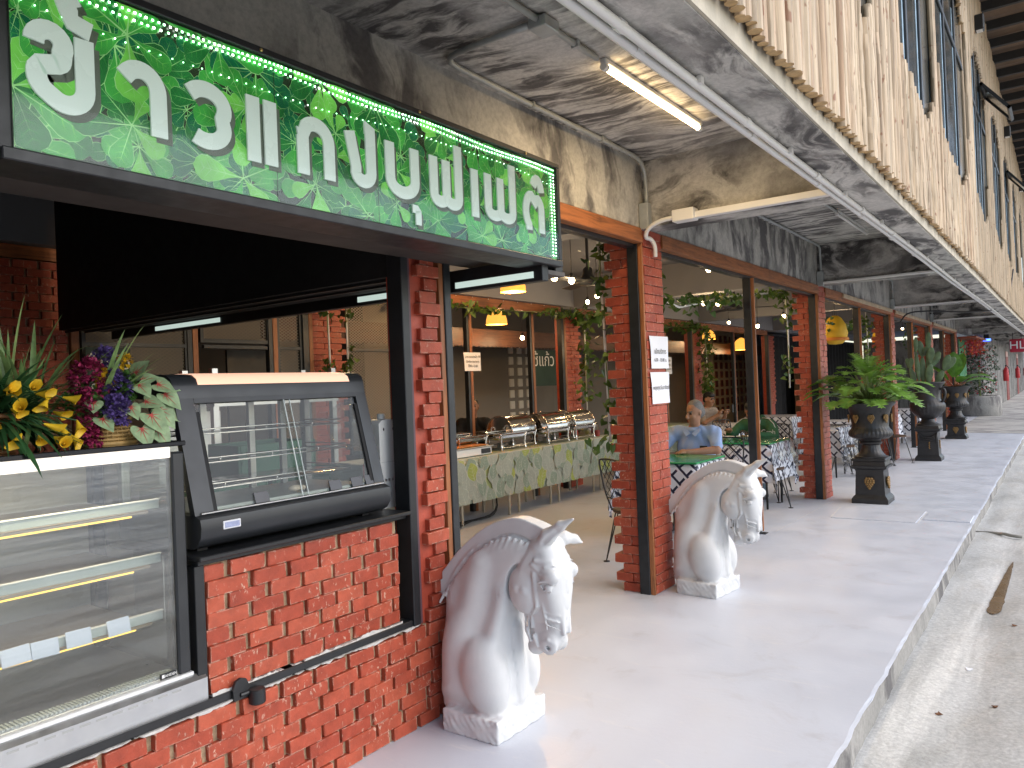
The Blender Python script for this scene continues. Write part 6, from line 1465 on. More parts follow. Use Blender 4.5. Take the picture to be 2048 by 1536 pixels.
def dish(x, y, z, lab, r, food=None):
    t = thing('bowl', lab, 'bowl', (x, y, z), 0, 'bowls on the tables'); m = MB(); m.lathe([(0, 0), (r * .5, 0), (r * .55, .006), (r, .045), (r * .94, .045), (r * .5, .012), (0, .012)], (x, y, z), 18, cap=False); m.obj('bowl', M_WPLASTIC, t, 50)
    if food: m = MB(); [m.ball((x + RND.uniform(-.5, .5) * r, y + RND.uniform(-.5, .5) * r, z + .035), .018, 6, 4) for _ in range(9)]; m.obj('food', food, t, True)
dish(-3.45, 7.0, .786, 'white plate of rice in front of the blue shirt man', .11, M_FOOD); dish(-3.42, 9.28, .786, 'small white bowl in front of the diner in green', .07); dish(-3.24, 9.35, .786, 'plate of yellow and brown food at the diner in green', .11, mat('yellow_food', (.5, .30, .03), .5, var=.4, vs=30))
# ------------------------------------------------------------------ lamps, fans
def bulb(x, y, z, lab, top=ZC, e=5, kind='bulb', r=.032):
    t = thing('hanging_bulb', lab, 'lamp', (x, y, z), 0, 'lit bulbs'); m = MB(); m.tube([(x, y, z + r + .05), (x, y, top)], .004, 5); m.obj('cord', M_WIRE, t, True)
    m = MB(); m.lathe([(0, 0), (.018, 0), (.018, .035), (.012, .05), (0, .05)], (x, y, z + r * .9), 10, cap=False); m.obj('socket', M_BLACK, t, 40)
    m = MB(); m.ball((x, y, z), r, 12, 8, (1, 1, 1.12)); b_ = m.obj('bulb', emit_mat('warm_bulb', (1.0, .74, .38), 22), t, True)
    l = bpy.data.lights.new('bulb_light', 'POINT'); l.energy = e; l.color = (1, .70, .38); l.shadow_soft_size = .05; o = bpy.data.objects.new('bulb_light', l); o.location = (x, y, z - r - .03); put(o, t)
BL = [(-3.45, 8.40, 2.93, 'bulb high in the second bay, left of a pair near the header'), (-3.35, 8.65, 2.84, 'bulb high in the second bay, right of a pair near the header'), (-4.0, 10.1, 2.60, 'bulb hanging under the vine garland, left of a pair'), (-4.0, 10.64, 2.63, 'bulb hanging under the vine garland, right of a pair'), (-3.6, 12.4, 2.5, 'bulb beside the second brick column'), (-4.0, 6.3, 2.60, 'bulb left of the ceiling fan under the sign end'), (-4.0, 6.62, 2.60, 'bulb right beside the ceiling fan under the sign end'), (-7.0, 10.0, 2.33, 'bare bulb glowing behind the buffet'), (-5.3, 10.6, 2.2, 'bulb among the vines beside the first column'), (-3.4, 15.0, 2.55, 'bulb in the third bay beside the yellow lantern'), (-3.5, 17.0, 2.62, 'bulb in the fourth bay'), (-4.6, 14.2, 2.5, 'bulb deep in the third bay'), (-4.4, 4.1, 2.45, 'bulb behind the near pier under the rail'), (-4.4, 3.4, 2.62, 'bulb over the kitchen side behind the bulkhead')]
BL2 = [(-4.6, 8.2, 2.62, 'bulb left of the vine column, high over the buffet'), (-5.2, 9.0, 2.66, 'bulb over the far end of the buffet'), (-5.6, 12.2, 2.62, 'bulb over the leaf cloth side table'), (-5.0, 13.8, 2.58, 'bulb over the phone reader'), (-6.8, 14.0, 2.5, 'bulb behind the inner row in the third bay'), (-4.2, 18.2, 2.6, 'bulb deep in the fourth bay'), (-3.2, 20.8, 2.6, 'bulb beside the fourth brick column')]
for (x, y, z, lab) in BL2: bulb(x, y, z, 'small lit ' + lab, e=1.5, r=.026)
for (x, y, z, lab) in BL: bulb(x, y, z, 'lit warm ' + lab)
def pendant(x, y, z, lab, s=1.0, e=10, col=(1, .66, .34)):
    t = thing('pendant_lamp', lab, 'lamp', (x, y, z), 0, 'amber pendant lamps'); m = MB(); m.tube([(x, y, z + .24 * s), (x, y, ZC)], .004, 5); m.obj('cord', M_WIRE, t, True)
    m = MB(); m.lathe([(.16 * s, 0), (.158 * s, .06 * s), (.14 * s, .13 * s), (.10 * s, .19 * s), (.04 * s, .23 * s), (.02 * s, .24 * s), (.0, .24 * s)], (x, y, z), 20, cap=False); sh = m.obj('shade', mat('amber_shade', (.75, .33, .05), .5, var=.2, vs=18, emit=.9), t, True)
    m = MB(); m.ball((x, y, z + .07 * s), .045 * s, 10, 7); m.obj('bulb', emit_mat('warm_bulb', (1, .74, .38), 22), t, True)
    l = bpy.data.lights.new('pendant_light', 'POINT'); l.energy = e; l.color = col; l.shadow_soft_size = .06; o = bpy.data.objects.new('pendant_light', l); o.location = (x, y, z - .03); put(o, t)
pendant(-6.9, 9.2, 2.50, 'amber dome pendant lamp behind the buffet'); pendant(-7.0, 17.9, 2.52, 'amber pendant lamp behind the diners, left of two'); pendant(-7.0, 20.2, 2.30, 'amber pendant lamp behind the diners, right of two', 1.35); pendant(-5.0, 7.0, 2.62, 'amber pendant lamp lighting the buffet from above', .9, 30, (1, .56, .22))
def fan(x, y, z, lab):
    t = thing('ceiling_fan', lab, 'fan', (x, y, z), 0, 'black ceiling fans'); m = MB(); m.tube([(x, y, z + .15), (x, y, ZC)], .016, 8); m.lathe([(.02, .0), (.05, .05), (.07, .06)], (x, y, ZC - .07), 12, cap=False); m.obj('rod', M_BLACK, t, 40)
    m = MB(); m.lathe([(0, -.02), (.10, -.02), (.125, 0), (.12, .03), (.07, .06), (.055, .10), (.05, .15), (.03, .17), (0, .17)], (x, y, z), 20, cap=False); m.obj('motor', M_BLACK, t, 40)
    for k in range(3):
        a = 2.1 * k + .4; M = Matrix.Translation((x, y, z + .02)) @ Matrix.Rotation(a, 4, 'Z') @ Matrix.Rotation(.15, 4, 'X'); m = MB(); m.bbox(.12, .62, -.055, .055, -.004, .004, .003, M); m.obj('blade', M_BLACK, t)
fan(-4.0, 6.95, 2.60, 'black ceiling fan between the sign and the first column'); fan(-4.0, 11.3, 2.58, 'black ceiling fan in the second bay'); fan(-4.1, 16.2, 2.58, 'black ceiling fan in the third bay')
# yellow paper lanterns, plain
for k, (x, y, z, lab) in enumerate(((-2.95, 12.9, 2.02, 'yellow lantern left of the third column'), (-2.72, 15.6, 2.05, 'yellow lantern right of the third column'))):
    t = thing('yellow_lantern', 'hanging ' + lab, 'lantern', (x, y, z), 0, 'yellow lanterns'); m = MB(); m.lathe([(0, 0), (.10, .01), (.17, .08), (.19, .18), (.16, .32), (.10, .42), (.05, .46), (0, .46)], (x, y, z), 20, cap=False); m.obj('body', mat('yellow_paper', (.70, .42, .02), .6, var=.15), t, True)
    m = MB(); m.lathe([(.19, .06), (.205, .085), (.19, .11)], (x, y, z), 20, cap=False); m.obj('band', mat('orange_band', (.6, .2, .02), .6), t, True); m = MB(); m.tube([(x, y, z + .46), (x, y, ZC)], .004, 5); m.obj('cord', M_WIRE, t)
# ------------------------------------------------------------------ climbing vines on white pipes
vn = random.Random(31)
def vine(name, path, dens, lab, r=.10, pipe=True, lf=.055, group='climbing vines'):
    t = thing(name, lab, 'vine', path[0], 0, group); P = ring_smooth(path, 2)
    if pipe: m = MB(); m.tube(path, .010, 7); m.obj('white_pipe', M_WPLASTIC, t, True)
    m = MB(); m.tube([p + Vector((.015 * math.sin(i), .015 * math.cos(i * 1.3), 0)) for i, p in enumerate(P)], .005, 5); m.obj('stem', M_STALK, t, True)
    L = sum((b - a).length for a, b in zip(P, P[1:])); lm_ = MB(); ly = MB()
    for i in range(int(L * dens)):
        k = vn.random() * (len(P) - 1); a = P[int(k)].lerp(P[min(int(k) + 1, len(P) - 1)], k % 1)
        if mnoise.noise((a.x * 2, a.y * 2, a.z * 2.2)) < -.25: continue
        p = a + Vector((vn.gauss(0, 1), vn.gauss(0, 1), vn.gauss(0, .6))) * r * .5; q = (lm_ if vn.random() < .72 else ly); heart_leaf(q, p, (vn.uniform(-1, 1), vn.uniform(-1, .4), vn.uniform(-1.2, .1)), (vn.uniform(-.3, .9), vn.uniform(-1, .1), .6), lf * vn.uniform(.7, 1.4), lf * vn.uniform(.7, 1.2))
    lm_.obj('leaves', M_VINE, t); ly.obj('pale_leaves', M_VINEY, t)
vine('climbing_vine', [(-2.90, 5.22, 2.62), (-2.87, 5.2, 2.0), (-2.85, 5.2, 1.1)], 70, 'green vine climbing the toothed side of the first brick column', .14)
vine('climbing_vine', [(-2.62, 5.50, 2.50), (-2.64, 5.52, 2.1)], 160, 'short dense vine behind the top of the first brick column', .12)
vine('vine_garland', [(-2.72, 5.6, 2.28), (-2.85, 6.6, 2.22), (-2.88, 8.2, 2.45), (-2.86, 9.9, 2.62)], 62, 'green vine garland strung across the second bay', .13)
vine('climbing_vine', [(-2.86, 9.95, 2.64), (-2.84, 9.95, 2.1), (-2.84, 9.93, 1.4)], 80, 'green vine climbing the second brick column', .13)
vine('climbing_vine', [(-2.86, 14.8, 2.64), (-2.84, 14.8, 2.1), (-2.84, 14.8, 1.5)], 70, 'green vine climbing the third brick column', .15)
vine('climbing_vine', [(-5.95, 5.12, 2.60), (-5.95, 5.14, 1.6)], 110, 'vine on two pipes on the inner column above the showcase', .12); vine('climbing_vine', [(-5.93, 5.35, 2.60), (-5.94, 5.36, 1.7)], 90, 'second vine pipe on the inner column above the showcase', .11)
vine('climbing_vine', [(-5.95, 10.0, 2.60), (-5.92, 10.12, 2.4), (-5.92, 10.1, 1.0)], 95, 'vine climbing the inner column behind the chafing dishes', .16, True, .075)
vine('climbing_vine', [(-5.95, 15.0, 2.6), (-5.93, 15.05, 1.3)], 120, 'vine climbing the inner column behind the diners', .17, True, .08)
vine('vine_garland', [(-2.85, 10.4, 2.5), (-3.0, 12.0, 2.38), (-3.0, 13.5, 2.3), (-2.9, 14.7, 2.5)], 50, 'green vine garland strung across the third bay', .14)
vine('vine_garland', [(-5.95, 5.6, 2.62), (-5.92, 7.4, 2.52), (-5.95, 9.7, 2.62)], 45, 'vine garland along the inner header over the buffet', .13, False, .07)
vine('vine_garland', [(-5.95, 10.4, 2.62), (-5.92, 12.4, 2.50), (-5.95, 14.6, 2.62)], 50, 'vine garland along the inner header behind the diners', .15, False, .075)
vine('climbing_vine', [(-2.86, 19.6, 2.64), (-2.84, 19.6, 1.5)], 60, 'green vine climbing the fourth brick column', .15)
# ------------------------------------------------------------------ people: one continuous sculpted figure each, coloured by garment
class Field:
    def __init__(s, lo, hi, h):
        s.h = h; s.lo = np.array(lo, float); n = np.ceil((np.array(hi) - s.lo) / h).astype(int) + 1; s.ax = [s.lo[i] + h * np.arange(n[i]) for i in range(3)]
        s.F = np.full(n, .5, np.float32); s.G = np.zeros(n, np.int8)
    def _blk(s, lo, hi, mg):
        sl = tuple(slice(max(0, int(np.searchsorted(s.ax[i], lo[i] - mg))), int(np.searchsorted(s.ax[i], hi[i] + mg))) for i in range(3))
        return sl, [p.astype(np.float32) for p in np.meshgrid(*[s.ax[i][sl[i]] for i in range(3)], indexing='ij')]
    def put(s, fn, lo, hi, g, k=.02, mg=.07, sub=False):
        sl, P = s._blk(lo, hi, mg); d = fn(P); f = s.F[sl]
        if sub: s.F[sl] = smax(f, -d, k)
        else: s.G[sl] = np.where(d < f, g, s.G[sl]); s.F[sl] = smin(f, d, k)
    def cap(s, a, b, ra, rb, g, k=.02, sub=False):
        r = max(ra, rb); s.put(lambda P: cap(P, a, b, ra, rb), [min(a[i], b[i]) - r for i in range(3)], [max(a[i], b[i]) + r for i in range(3)], g, k, .06, sub)
    def ell(s, c, r, g, k=.02, rot=None, sub=False):
        m = max(r); s.put(lambda P: ell(P, c, r, rot), [q - m for q in c], [q + m for q in c], g, k, .05, sub)
    def mesh(s, name, mats):
        V, Q = surface_nets(s.F, s.lo, s.h); C = V[Q].mean(1); I = np.clip(np.rint((C - s.lo) / s.h).astype(int), 0, np.array(s.F.shape) - 1); gi = s.G[I[:, 0], I[:, 1], I[:, 2]]
        me = bpy.data.meshes.new(name); me.from_pydata(V.tolist(), [], Q.tolist())
        for m in mats: me.materials.append(m)
        me.polygons.foreach_set('material_index', gi.astype(np.int32)); me.shade_smooth(); me.update(); return me
SKIN, SHIRT, PANT, HAIR, EYE, SHOE, TRIM = range(7)
def lerp3(a, b, t): return tuple(a[i] + (b[i] - a[i]) * t for i in range(3))
def hand(F, w, e, curl=.6, up=(0, 0, 1), side=1):
    """palm and five curled fingers; w wrist, e fingertip direction"""
    d = Vector(e).normalized(); u = Vector(up); s = d.cross(u).normalized() * side; u = s.cross(d) * side; w = Vector(w)
    F.cap(tuple(w), tuple(w + d * .05), .026, .032, SKIN, .015)
    F.ell(tuple(w + d * .055), (.040, .040, .024), SKIN, .012)
    for i, (o, L) in enumerate(((-.028, .062), (-.010, .072), (.009, .068), (.026, .054))):
        p = w + d * .080 + s * o; q = p + d * L * .45 - u * .008; r = q + d * L * .45 * (1 - curl) - u * L * .6 * curl
        F.cap(tuple(p), tuple(q), .0105, .0098, SKIN, .004); F.cap(tuple(q), tuple(r), .0098, .0088, SKIN, .004)
    p = w + d * .03 - s * .030; q = p + d * .035 - s * .022 - u * .006; r = q + d * .030 - u * .012 + s * .006
    F.cap(tuple(p), tuple(q), .0125, .0115, SKIN, .006); F.cap(tuple(q), tuple(r), .0115, .0095, SKIN, .004)
def head(F, c, yaw=0.0, pitch=0.0, hair='short', s=1.0):
    """face looks along local -Y turned by yaw, nodding by pitch"""
    R3 = Euler((pitch, 0, yaw)).to_matrix(); T = lambda x, y, z: tuple(Vector(c) + R3 @ Vector((x, y, z)) * s)
    F.ell(T(0, .012, .022), (.078 * s, .094 * s, .095 * s), SKIN, .02); F.ell(T(0, -.025, -.045), (.060 * s, .070 * s, .075 * s), SKIN, .03); F.ell(T(0, -.060, -.098), (.026 * s, .022 * s, .020 * s), SKIN, .025)
    F.cap(T(0, -.088, .012), T(0, -.112, -.030), .010 * s, .017 * s, SKIN, .010); F.cap(T(-.011, -.098, -.034), T(.011, -.098, -.034), .010 * s, .010 * s, SKIN, .006)
    for q in (-1, 1):
        F.ell(T(q * .032, -.092, .012), (.020 * s, .014 * s, .012 * s), SKIN, .008, sub=True); F.ell(T(q * .032, -.076, .010), (.0125 * s, .0125 * s, .0125 * s), EYE, .002)
        F.cap(T(q * .014, -.090, .030), T(q * .050, -.080, .030), .0075 * s, .006 * s, HAIR, .006); F.ell(T(q * .079, .010, -.008), (.010 * s, .020 * s, .030 * s), SKIN, .006); F.ell(T(q * .040, -.068, -.030), (.024 * s, .020 * s, .020 * s), SKIN, .015)
    F.cap(T(-.024, -.092, -.066), T(.024, -.092, -.066), .004 * s, .004 * s, SKIN, .004, True); F.cap(T(-.018, -.088, -.074), T(.018, -.088, -.074), .008 * s, .008 * s, SKIN, .006)
    if hair: 
        F.ell(T(0, .030, .045), (.084 * s, .092 * s, .086 * s), HAIR, .008); F.ell(T(0, .055, -.01), (.078 * s, .062 * s, .075 * s), HAIR, .01)
        if hair == 'full': F.ell(T(0, -.025, .075), (.074 * s, .070 * s, .052 * s), HAIR, .012)
def seated(spec):
    """spec: lean, girth, arms [(shoulder, elbow, wrist, hand dir, curl)], head position and turn"""
    L = spec.get('lean', .1); gth = spec.get('girth', 1.0); h = .0095
    F = Field((-.48, -.72, -.01), (.48, .34, 1.42), h)
    pel = (0, .06, .52); ch = (0, .03 - L * .6, .88); nb = (0, .0 - L, 1.03 + spec.get('dz', 0))
    F.ell((0, .06, .52), (.185 * gth, .15 * gth, .13), PANT, .03); F.ell((0, .035 - L * .2, .66), (.168 * gth, .135 * gth, .16), SHIRT, .05)
    F.ell((0, .02 - L * .55, .84), (.185 * gth, .125 * gth, .17), SHIRT, .06); F.cap((-.15 * gth, .0 - L * .9, .985 + spec.get('dz', 0)), (.15 * gth, -L * .9, .985 + spec.get('dz', 0)), .075, .075, SHIRT, .06)
    hc = spec['head']; F.cap(nb, (hc[0], hc[1] + .02, hc[2] - .07), .058, .052, SKIN, .02)
    F.put(lambda P: np.abs(ell(P, (nb[0], nb[1] + .005, nb[2] - .012), (.082, .078, .030))) - .010, (nb[0] - .1, nb[1] - .1, nb[2] - .06), (nb[0] + .1, nb[1] + .1, nb[2] + .05), TRIM if spec.get('hood') else SHIRT, .008)
    if spec.get('hood'): F.ell((0, .09 - L, 1.03 + spec.get('dz', 0)), (.13, .07, .085), SHIRT, .03)
    for sx in (-1, 1):
        F.cap((sx * .10, .02, .53), (sx * .13, -.40, .53), .085, .062, PANT, .03); F.cap((sx * .13, -.40, .53), (sx * .13, -.38, .10), .060, .042, PANT, .02); F.cap((sx * .13, -.36, .045), (sx * .14, -.54, .035), .040, .034, SHOE, .015); F.ell((sx * .135, -.38, .05), (.042, .06, .05), SHOE, .02)
    for (sh, el, wr, hd, cu, sd, longs) in spec['arms']:
        sl = lerp3(sh, el, .72); F.cap(sh, sl if not longs else el, .068 * gth ** .5, .060, SHIRT, .03); F.cap(lerp3(sh, el, .5), el, .047, .042, SHIRT if longs else SKIN, .012); F.cap(el, wr, .043 if not longs else .052, .029 if not longs else .040, SHIRT if longs else SKIN, .015)
        if not longs: F.cap(lerp3(sh, el, .60), lerp3(sh, el, .74), .062, .066, SHIRT, .008)
        hand(F, wr, hd, cu, spec.get('hup', (0, 0, 1)), sd)
    head(F, hc, spec.get('yaw', 0), spec.get('pitch', 0), spec.get('hair', 'short'))
    sl_ = F.F; X, Y, Z = np.meshgrid(*F.ax, indexing='ij', sparse=True)          # cloth folds
    fold = (.0042 * np.sin(34 * Z + 9 * X + 4 * np.sin(17 * X + 11 * Y)) + .003 * np.sin(48 * X - 21 * Z + 13 * Y)) * (F.G == SHIRT); F.F = (sl_ + fold).astype(np.float32)
    return F
def skin_mat(name, c):
    return mat(name, c, .5, var=.12, vs=14, trans=.15)
M_EYE = mat('eye_dark', (.03, .02, .015), .2); M_SHOE = mat('dark_shoe', (.02, .02, .022), .5)
def person(spec, loc, rz, lab, skin, shirt, pant, hair, trim=None, group=None):
    t = tag(bpy.data.objects.new('person', None), lab, 'person', group); t.location = loc; t.rotation_euler = (0, 0, rz); COL.objects.link(t)
    o = bpy.data.objects.new('body', seated(spec).mesh('body', [skin, shirt, pant, hair, M_EYE, M_SHOE, trim or shirt])); COL.objects.link(o); o.parent = t
    return t
SK1 = skin_mat('skin_tan', (.36, .19, .115)); SK2 = skin_mat('skin_brown', (.30, .15, .09))
M_BLUE = mat('light_blue_cotton', (.30, .42, .68), .8, var=.10, vs=9, bump=.2, bs=90); M_GREENHOOD = mat('green_fleece', (.035, .12, .055), .85, var=.2, vs=12, bump=.3, bs=120); M_TEE = mat('beige_tee', (.33, .27, .22), .85, var=.1); M_BLACKTEE = mat('black_tee', (.008, .008, .009), .85); M_TAN = mat('tan_patterned_shirt', (.30, .26, .17), .8, var=.5, vs=26)
M_PANT = mat('dark_trousers', (.03, .032, .04), .8, var=.2); M_JEAN = mat('pale_jeans', (.22, .30, .38), .85, var=.2, vs=20); M_HGREY = mat('grey_hair', (.16, .155, .15), .7, var=.3, vs=60); M_HBLK = mat('black_hair', (.01, .009, .009), .5, var=.3, vs=60); M_STRIPE = mat('white_trim', (.6, .6, .58), .7)
p1 = person(dict(lean=.10, girth=1.16, head=(.015, -.14, 1.205), yaw=R_(-28), pitch=R_(14), hair='short', arms=[((.215, -.09, .985), (.275, -.24, .815), (.02, -.40, .805), (-1, -.25, .02), .55, 1, False), ((-.215, -.09, .985), (-.33, -.20, .835), (-.25, -.42, .81), (.35, -1, 0), .45, -1, False)]), (-3.24, 7.86, 0), R_(4), 'seated person in a light blue short sleeved shirt eating at the green topped table', SK1, M_BLUE, M_PANT, M_HGREY)
m = MB()
for s in (-1, 1): m.add([(-3.235 + s * .010, 7.665, .985), (-3.235 + s * .085, 7.70, 1.055), (-3.235 + s * .098, 7.68, 1.005), (-3.235 + s * .05, 7.645, .955), (-3.235 + s * .010, 7.675, .980), (-3.235 + s * .085, 7.712, 1.05), (-3.235 + s * .098, 7.69, 1.0), (-3.235 + s * .05, 7.655, .95)], [(0, 1, 2, 3), (7, 6, 5, 4), (0, 4, 5, 1), (1, 5, 6, 2), (2, 6, 7, 3), (3, 7, 4, 0)])
m.obj('shirt_collar', M_BLUE, p1)
BOX('pocket_card', mat('dark_card', (.02, .025, .02), .5), p1, -3.12, -3.04, 7.605, 7.612, .83, .86)
sp = BOX('spoon', M_CHROME, None, -3.46, -3.32, 7.432, 7.44, .815, .822); tag(sp, 'steel spoon in the hand of the person in the blue shirt', 'spoon')
p2 = person(dict(lean=.20, dz=-.05, girth=1.02, head=(-.02, -.30, 1.115), yaw=R_(10), pitch=R_(26), hair='full', hood=True, arms=[((.19, -.19, .93), (.28, -.36, .80), (.10, -.52, .83), (-.8, -.4, .3), .6, 1, True), ((-.19, -.19, .93), (-.30, -.34, .80), (-.24, -.52, .86), (.2, -.6, .4), .7, -1, True)]), (-3.28, 10.10, 0), 0, 'seated person in a green hooded top leaning over the second table', SK2, M_GREENHOOD, M_JEAN, M_HBLK, M_STRIPE)
m = MB()
for s in (-1, 1): m.tube([(-3.28 + s * .07, 9.93, 1.02), (-3.28 + s * .17, 9.88, 1.015), (-3.28 + s * .245, 9.83, .955), (-3.28 + s * .29, 9.78, .88)], .006, 5)
m.obj('sleeve_stripe', M_STRIPE, p2, True)
text_obj('sleeve_letters', 'Grph', .085, M_STRIPE, p2, frame_mXZ(-3.06, 9.685, .855))
p3 = person(dict(lean=.12, girth=.95, head=(0, -.16, 1.20), pitch=R_(12), hair='full', arms=[((.19, -.11, .97), (.24, -.25, .80), (.10, -.42, .93), (-.2, -.5, .7), .6, 1, False), ((-.19, -.11, .97), (-.24, -.25, .80), (-.08, -.42, .93), (.2, -.5, .7), .6, -1, False)]), (-5.25, 13.0, 0), R_(70), 'seated person with black hair and beige tee at the back, holding a phone', SK1, M_TEE, M_PANT, M_HBLK)
ph_ = BOX('phone', M_BLACK, None, -4.76, -4.745, 13.10, 13.18, .95, 1.09, .004); tag(ph_, 'dark phone held by the person in the beige tee', 'phone')
p4 = person(dict(lean=.05, girth=1.0, head=(0, -.08, 1.22), hair='short', arms=[((.20, -.04, .98), (.25, -.16, .76), (.10, -.36, .80), (-.6, -.6, 0), .5, 1, False), ((-.20, -.04, .98), (-.25, -.16, .76), (-.10, -.36, .80), (.6, -.6, 0), .5, -1, False)]), (-7.25, 9.0, .06), R_(35), 'person in a black tee in shadow behind the buffet dishes', SK2, M_BLACKTEE, M_PANT, M_HBLK)
p5 = person(dict(lean=.16, girth=1.0, head=(0, -.20, 1.18), pitch=R_(18), hair='short', arms=[((.20, -.13, .96), (.26, -.25, .80), (.06, -.40, .80), (-.7, -.4, 0), .5, 1, False), ((-.20, -.13, .96), (-.26, -.25, .80), (-.08, -.42, .80), (.6, -.5, 0), .5, -1, False)]), (-2.84, 16.2, 0), R_(-15), 'person in a patterned tan shirt leaning on the table left of the cactus urn', SK1, M_TAN, M_PANT, M_HBLK)
# ------------------------------------------------------------------ conduits, trunking and tube lamps on the soffit
def pipe(pts, r, lab, name='conduit_pipe', mt=M_PIPE, clips=(), cat='pipe', group='conduits on the ceiling', sm=1):
    t = thing(name, lab, cat, pts[0], 0, group); m = MB(); m.tube(ring_smooth(pts, sm) if sm else pts, r, 8); m.obj('tube', mt, t, True)
    for c in clips: BOX('clip', mt, t, c[0] - .02, c[0] + .02, c[1] - .012, c[1] + .012, c[2] - .018, c[2] + .018, .003)
    return t
zc = ZC - .022
def jbox(t, x, y, z, s=(.045, .06, .025)): BOX('junction_box', M_PIPE, t, x - s[0], x + s[0], y - s[1], y + s[1], z - s[2], z + s[2], .004)
t = pipe([(-1.80, -1, zc), (-1.80, 3.30, zc)], .015, 'grey conduit leading to the lit tube lamp', clips=[(-1.80, 2.0, zc), (-1.80, 3.1, zc)], sm=0); jbox(t, -1.80, 2.83, zc - .012)
pipe([(-1.86, 2.80, zc), (-2.25, 2.80, zc), (-2.36, 2.83, zc), (-2.385, 2.98, zc), (-2.395, 4.80, zc), (-2.40, 4.98, zc - .01), (-2.41, 5.06, zc - .07), (-2.415, 5.085, zc - .16), (-2.415, 5.085, ZB + .17)], .015, 'grey conduit bending along the concrete fascia down to the first column', clips=[(-2.39, 3.6, zc), (-2.39, 4.4, zc)])
bx = thing('conduit_box', 'grey conduit box at the top of the first column', 'junction box', (-2.42, 5.08, 2.7), 0, 'conduit boxes at column tops'); BOX('box', M_PIPE, bx, FX - .0, FX + .07, 5.045, 5.112, ZB - .02, ZB + .17, .004)
for k in (1, 2, 3):
    yk = COLY[k]; n_ = ['second', 'third', 'fourth'][k - 1]
    pipe([(-2.33, yk - 4.4, zc), (-2.38, yk - 4.2, zc), (-2.395, yk - .2, zc), (-2.40, yk - .06, zc - .02), (-2.415, yk + .0, zc - .08), (-2.415, yk + .015, ZB + .16)], .014, 'grey conduit running to the top of the %s column' % n_)
    bx = thing('conduit_box', 'grey conduit box at the top of the %s column' % n_, 'junction box', (-2.42, yk, 2.7), 0, 'conduit boxes at column tops'); BOX('box', M_PIPE, bx, FX, FX + .07, yk - .02, yk + .047, ZB - .02, ZB + .16, .004)
M_TUBE = emit_mat('warm_tube', (1.0, .70, .34), 9.0)
def tube_lamp(x, y0, y1, z, on, lab):
    t = thing('tube_lamp', lab, 'lamp', (x, (y0 + y1) / 2, z), 0, 'tube lamps on the ceiling'); BOX('batten', M_WPLASTIC, t, x - .018, x + .018, y0, y1, z + .016, z + .042, .004)
    m = MB(); m.tube([(x, y0 + .035, z), (x, y1 - .035, z)], .0155, 10); m.obj('tube', M_TUBE if on else M_WPLASTIC, t, True)
    for y in (y0, y1 - .035): m = MB(); m.tube([(x, y, z), (x, y + .035, z)], .019, 10); m.obj('end_cap', M_WPLASTIC, t, 40)
    if on:
        l = bpy.data.lights.new('tube_light', 'AREA'); l.shape = 'RECTANGLE'; l.size = .05; l.size_y = y1 - y0 - .1; l.energy = 9; l.color = (1, .74, .42); l.spread = R_(180); o = bpy.data.objects.new('tube_light', l); o.location = (x, (y0 + y1) / 2, z - .025); put(o, t)
tube_lamp(-1.80, 3.36, 4.60, zc - .02, True, 'lit warm tube lamp on the near ceiling bay'); tube_lamp(-1.76, 7.95, 9.35, zc - .02, False, 'unlit tube lamp on the second ceiling bay'); pipe([(-1.76, 7.3, zc), (-1.76, 7.95, zc)], .013, 'short conduit feeding the unlit tube lamp', sm=0); tube_lamp(-1.76, 12.9, 14.2, zc - .02, False, 'unlit tube lamp on the third ceiling bay')
# twin white conduits along the edge beam
for i, x in enumerate((-1.075, -1.118)):
    t = thing('white_conduit', ['white conduit along the edge beam, outer of the pair', 'white conduit along the edge beam, inner of the pair'][i], 'pipe', (x, 5, ZB), 0, 'white conduits along the edge beam')
    m = MB(); m.tube([(x + .004 * math.sin(y * .9 + i), y, ZB - .020 - .003 * math.sin(y * .7)) for y in [-1 + .5 * k for k in range(90)]], .0165, 8); m.obj('tube', M_WPLASTIC, t, True)
    for k in range(16): m = MB(); y = .95 + 1.15 * k + .2 * i; m.tube([(x, y, ZB - .020), (x, y + .05, ZB - .020)], .0205, 8); m.obj('coupling', M_WPLASTIC, t, 40)
    if i == 0:
        for k in range(14): BOX('clip', M_WPLASTIC, t, x + .012, x + .03, 1.55 + 1.15 * k, 1.58 + 1.15 * k, ZB - .03, ZB - .002)
for k in range(4):
    y = 5.06 + BAY * k; t = thing('white_trunking', ['white cable trunking on the first cross beam', 'white cable trunking on the second cross beam', 'white cable trunking on the third cross beam', 'white cable trunking on the fourth cross beam'][k], 'trunking', (-1.7, y, ZB), 0, 'white trunking on cross beams')
    x0 = -2.10 if k == 0 else -2.44
    BOX('trunk', M_WPLASTIC, t, x0, -1.14, y + .005, y + .0595, ZB + .004, ZB + .050 if k == 0 else ZB + .03, .004)
    if k == 0:
        BOX('joint_box', M_WPLASTIC, t, -2.20, -2.04, y - .035, y + .058, ZB - .008, ZB + .075, .005)
        m = MB(); m.tube(ring_smooth([(-2.18, y, ZB + .03), (-2.30, y - .02, ZB + .02), (-2.40, y - .01, ZB - .02), (-2.435, y + .02, ZB - .08), (-2.43, y + .10, ZB - .07), (-2.415, y + .14, ZB - .12), (-2.425, y + .16, ZB - .20)], 2), .016, 8); m.obj('flex_hose', M_WPLASTIC, t, True)
pipe([(-2.40, 15.4, 2.45), (-2.30, 15.5, 2.62), (-2.0, 15.8, 2.64), (-1.5, 16.3, 2.60), (-1.1, 17.0, 2.62), (-.84, 17.6, 2.80), (-.78, 18.3, 3.5)], .014, 'drooping dark cable from the third column to the pole wall', 'hanging_cable', M_WIRE, cat='cable', sm=2)
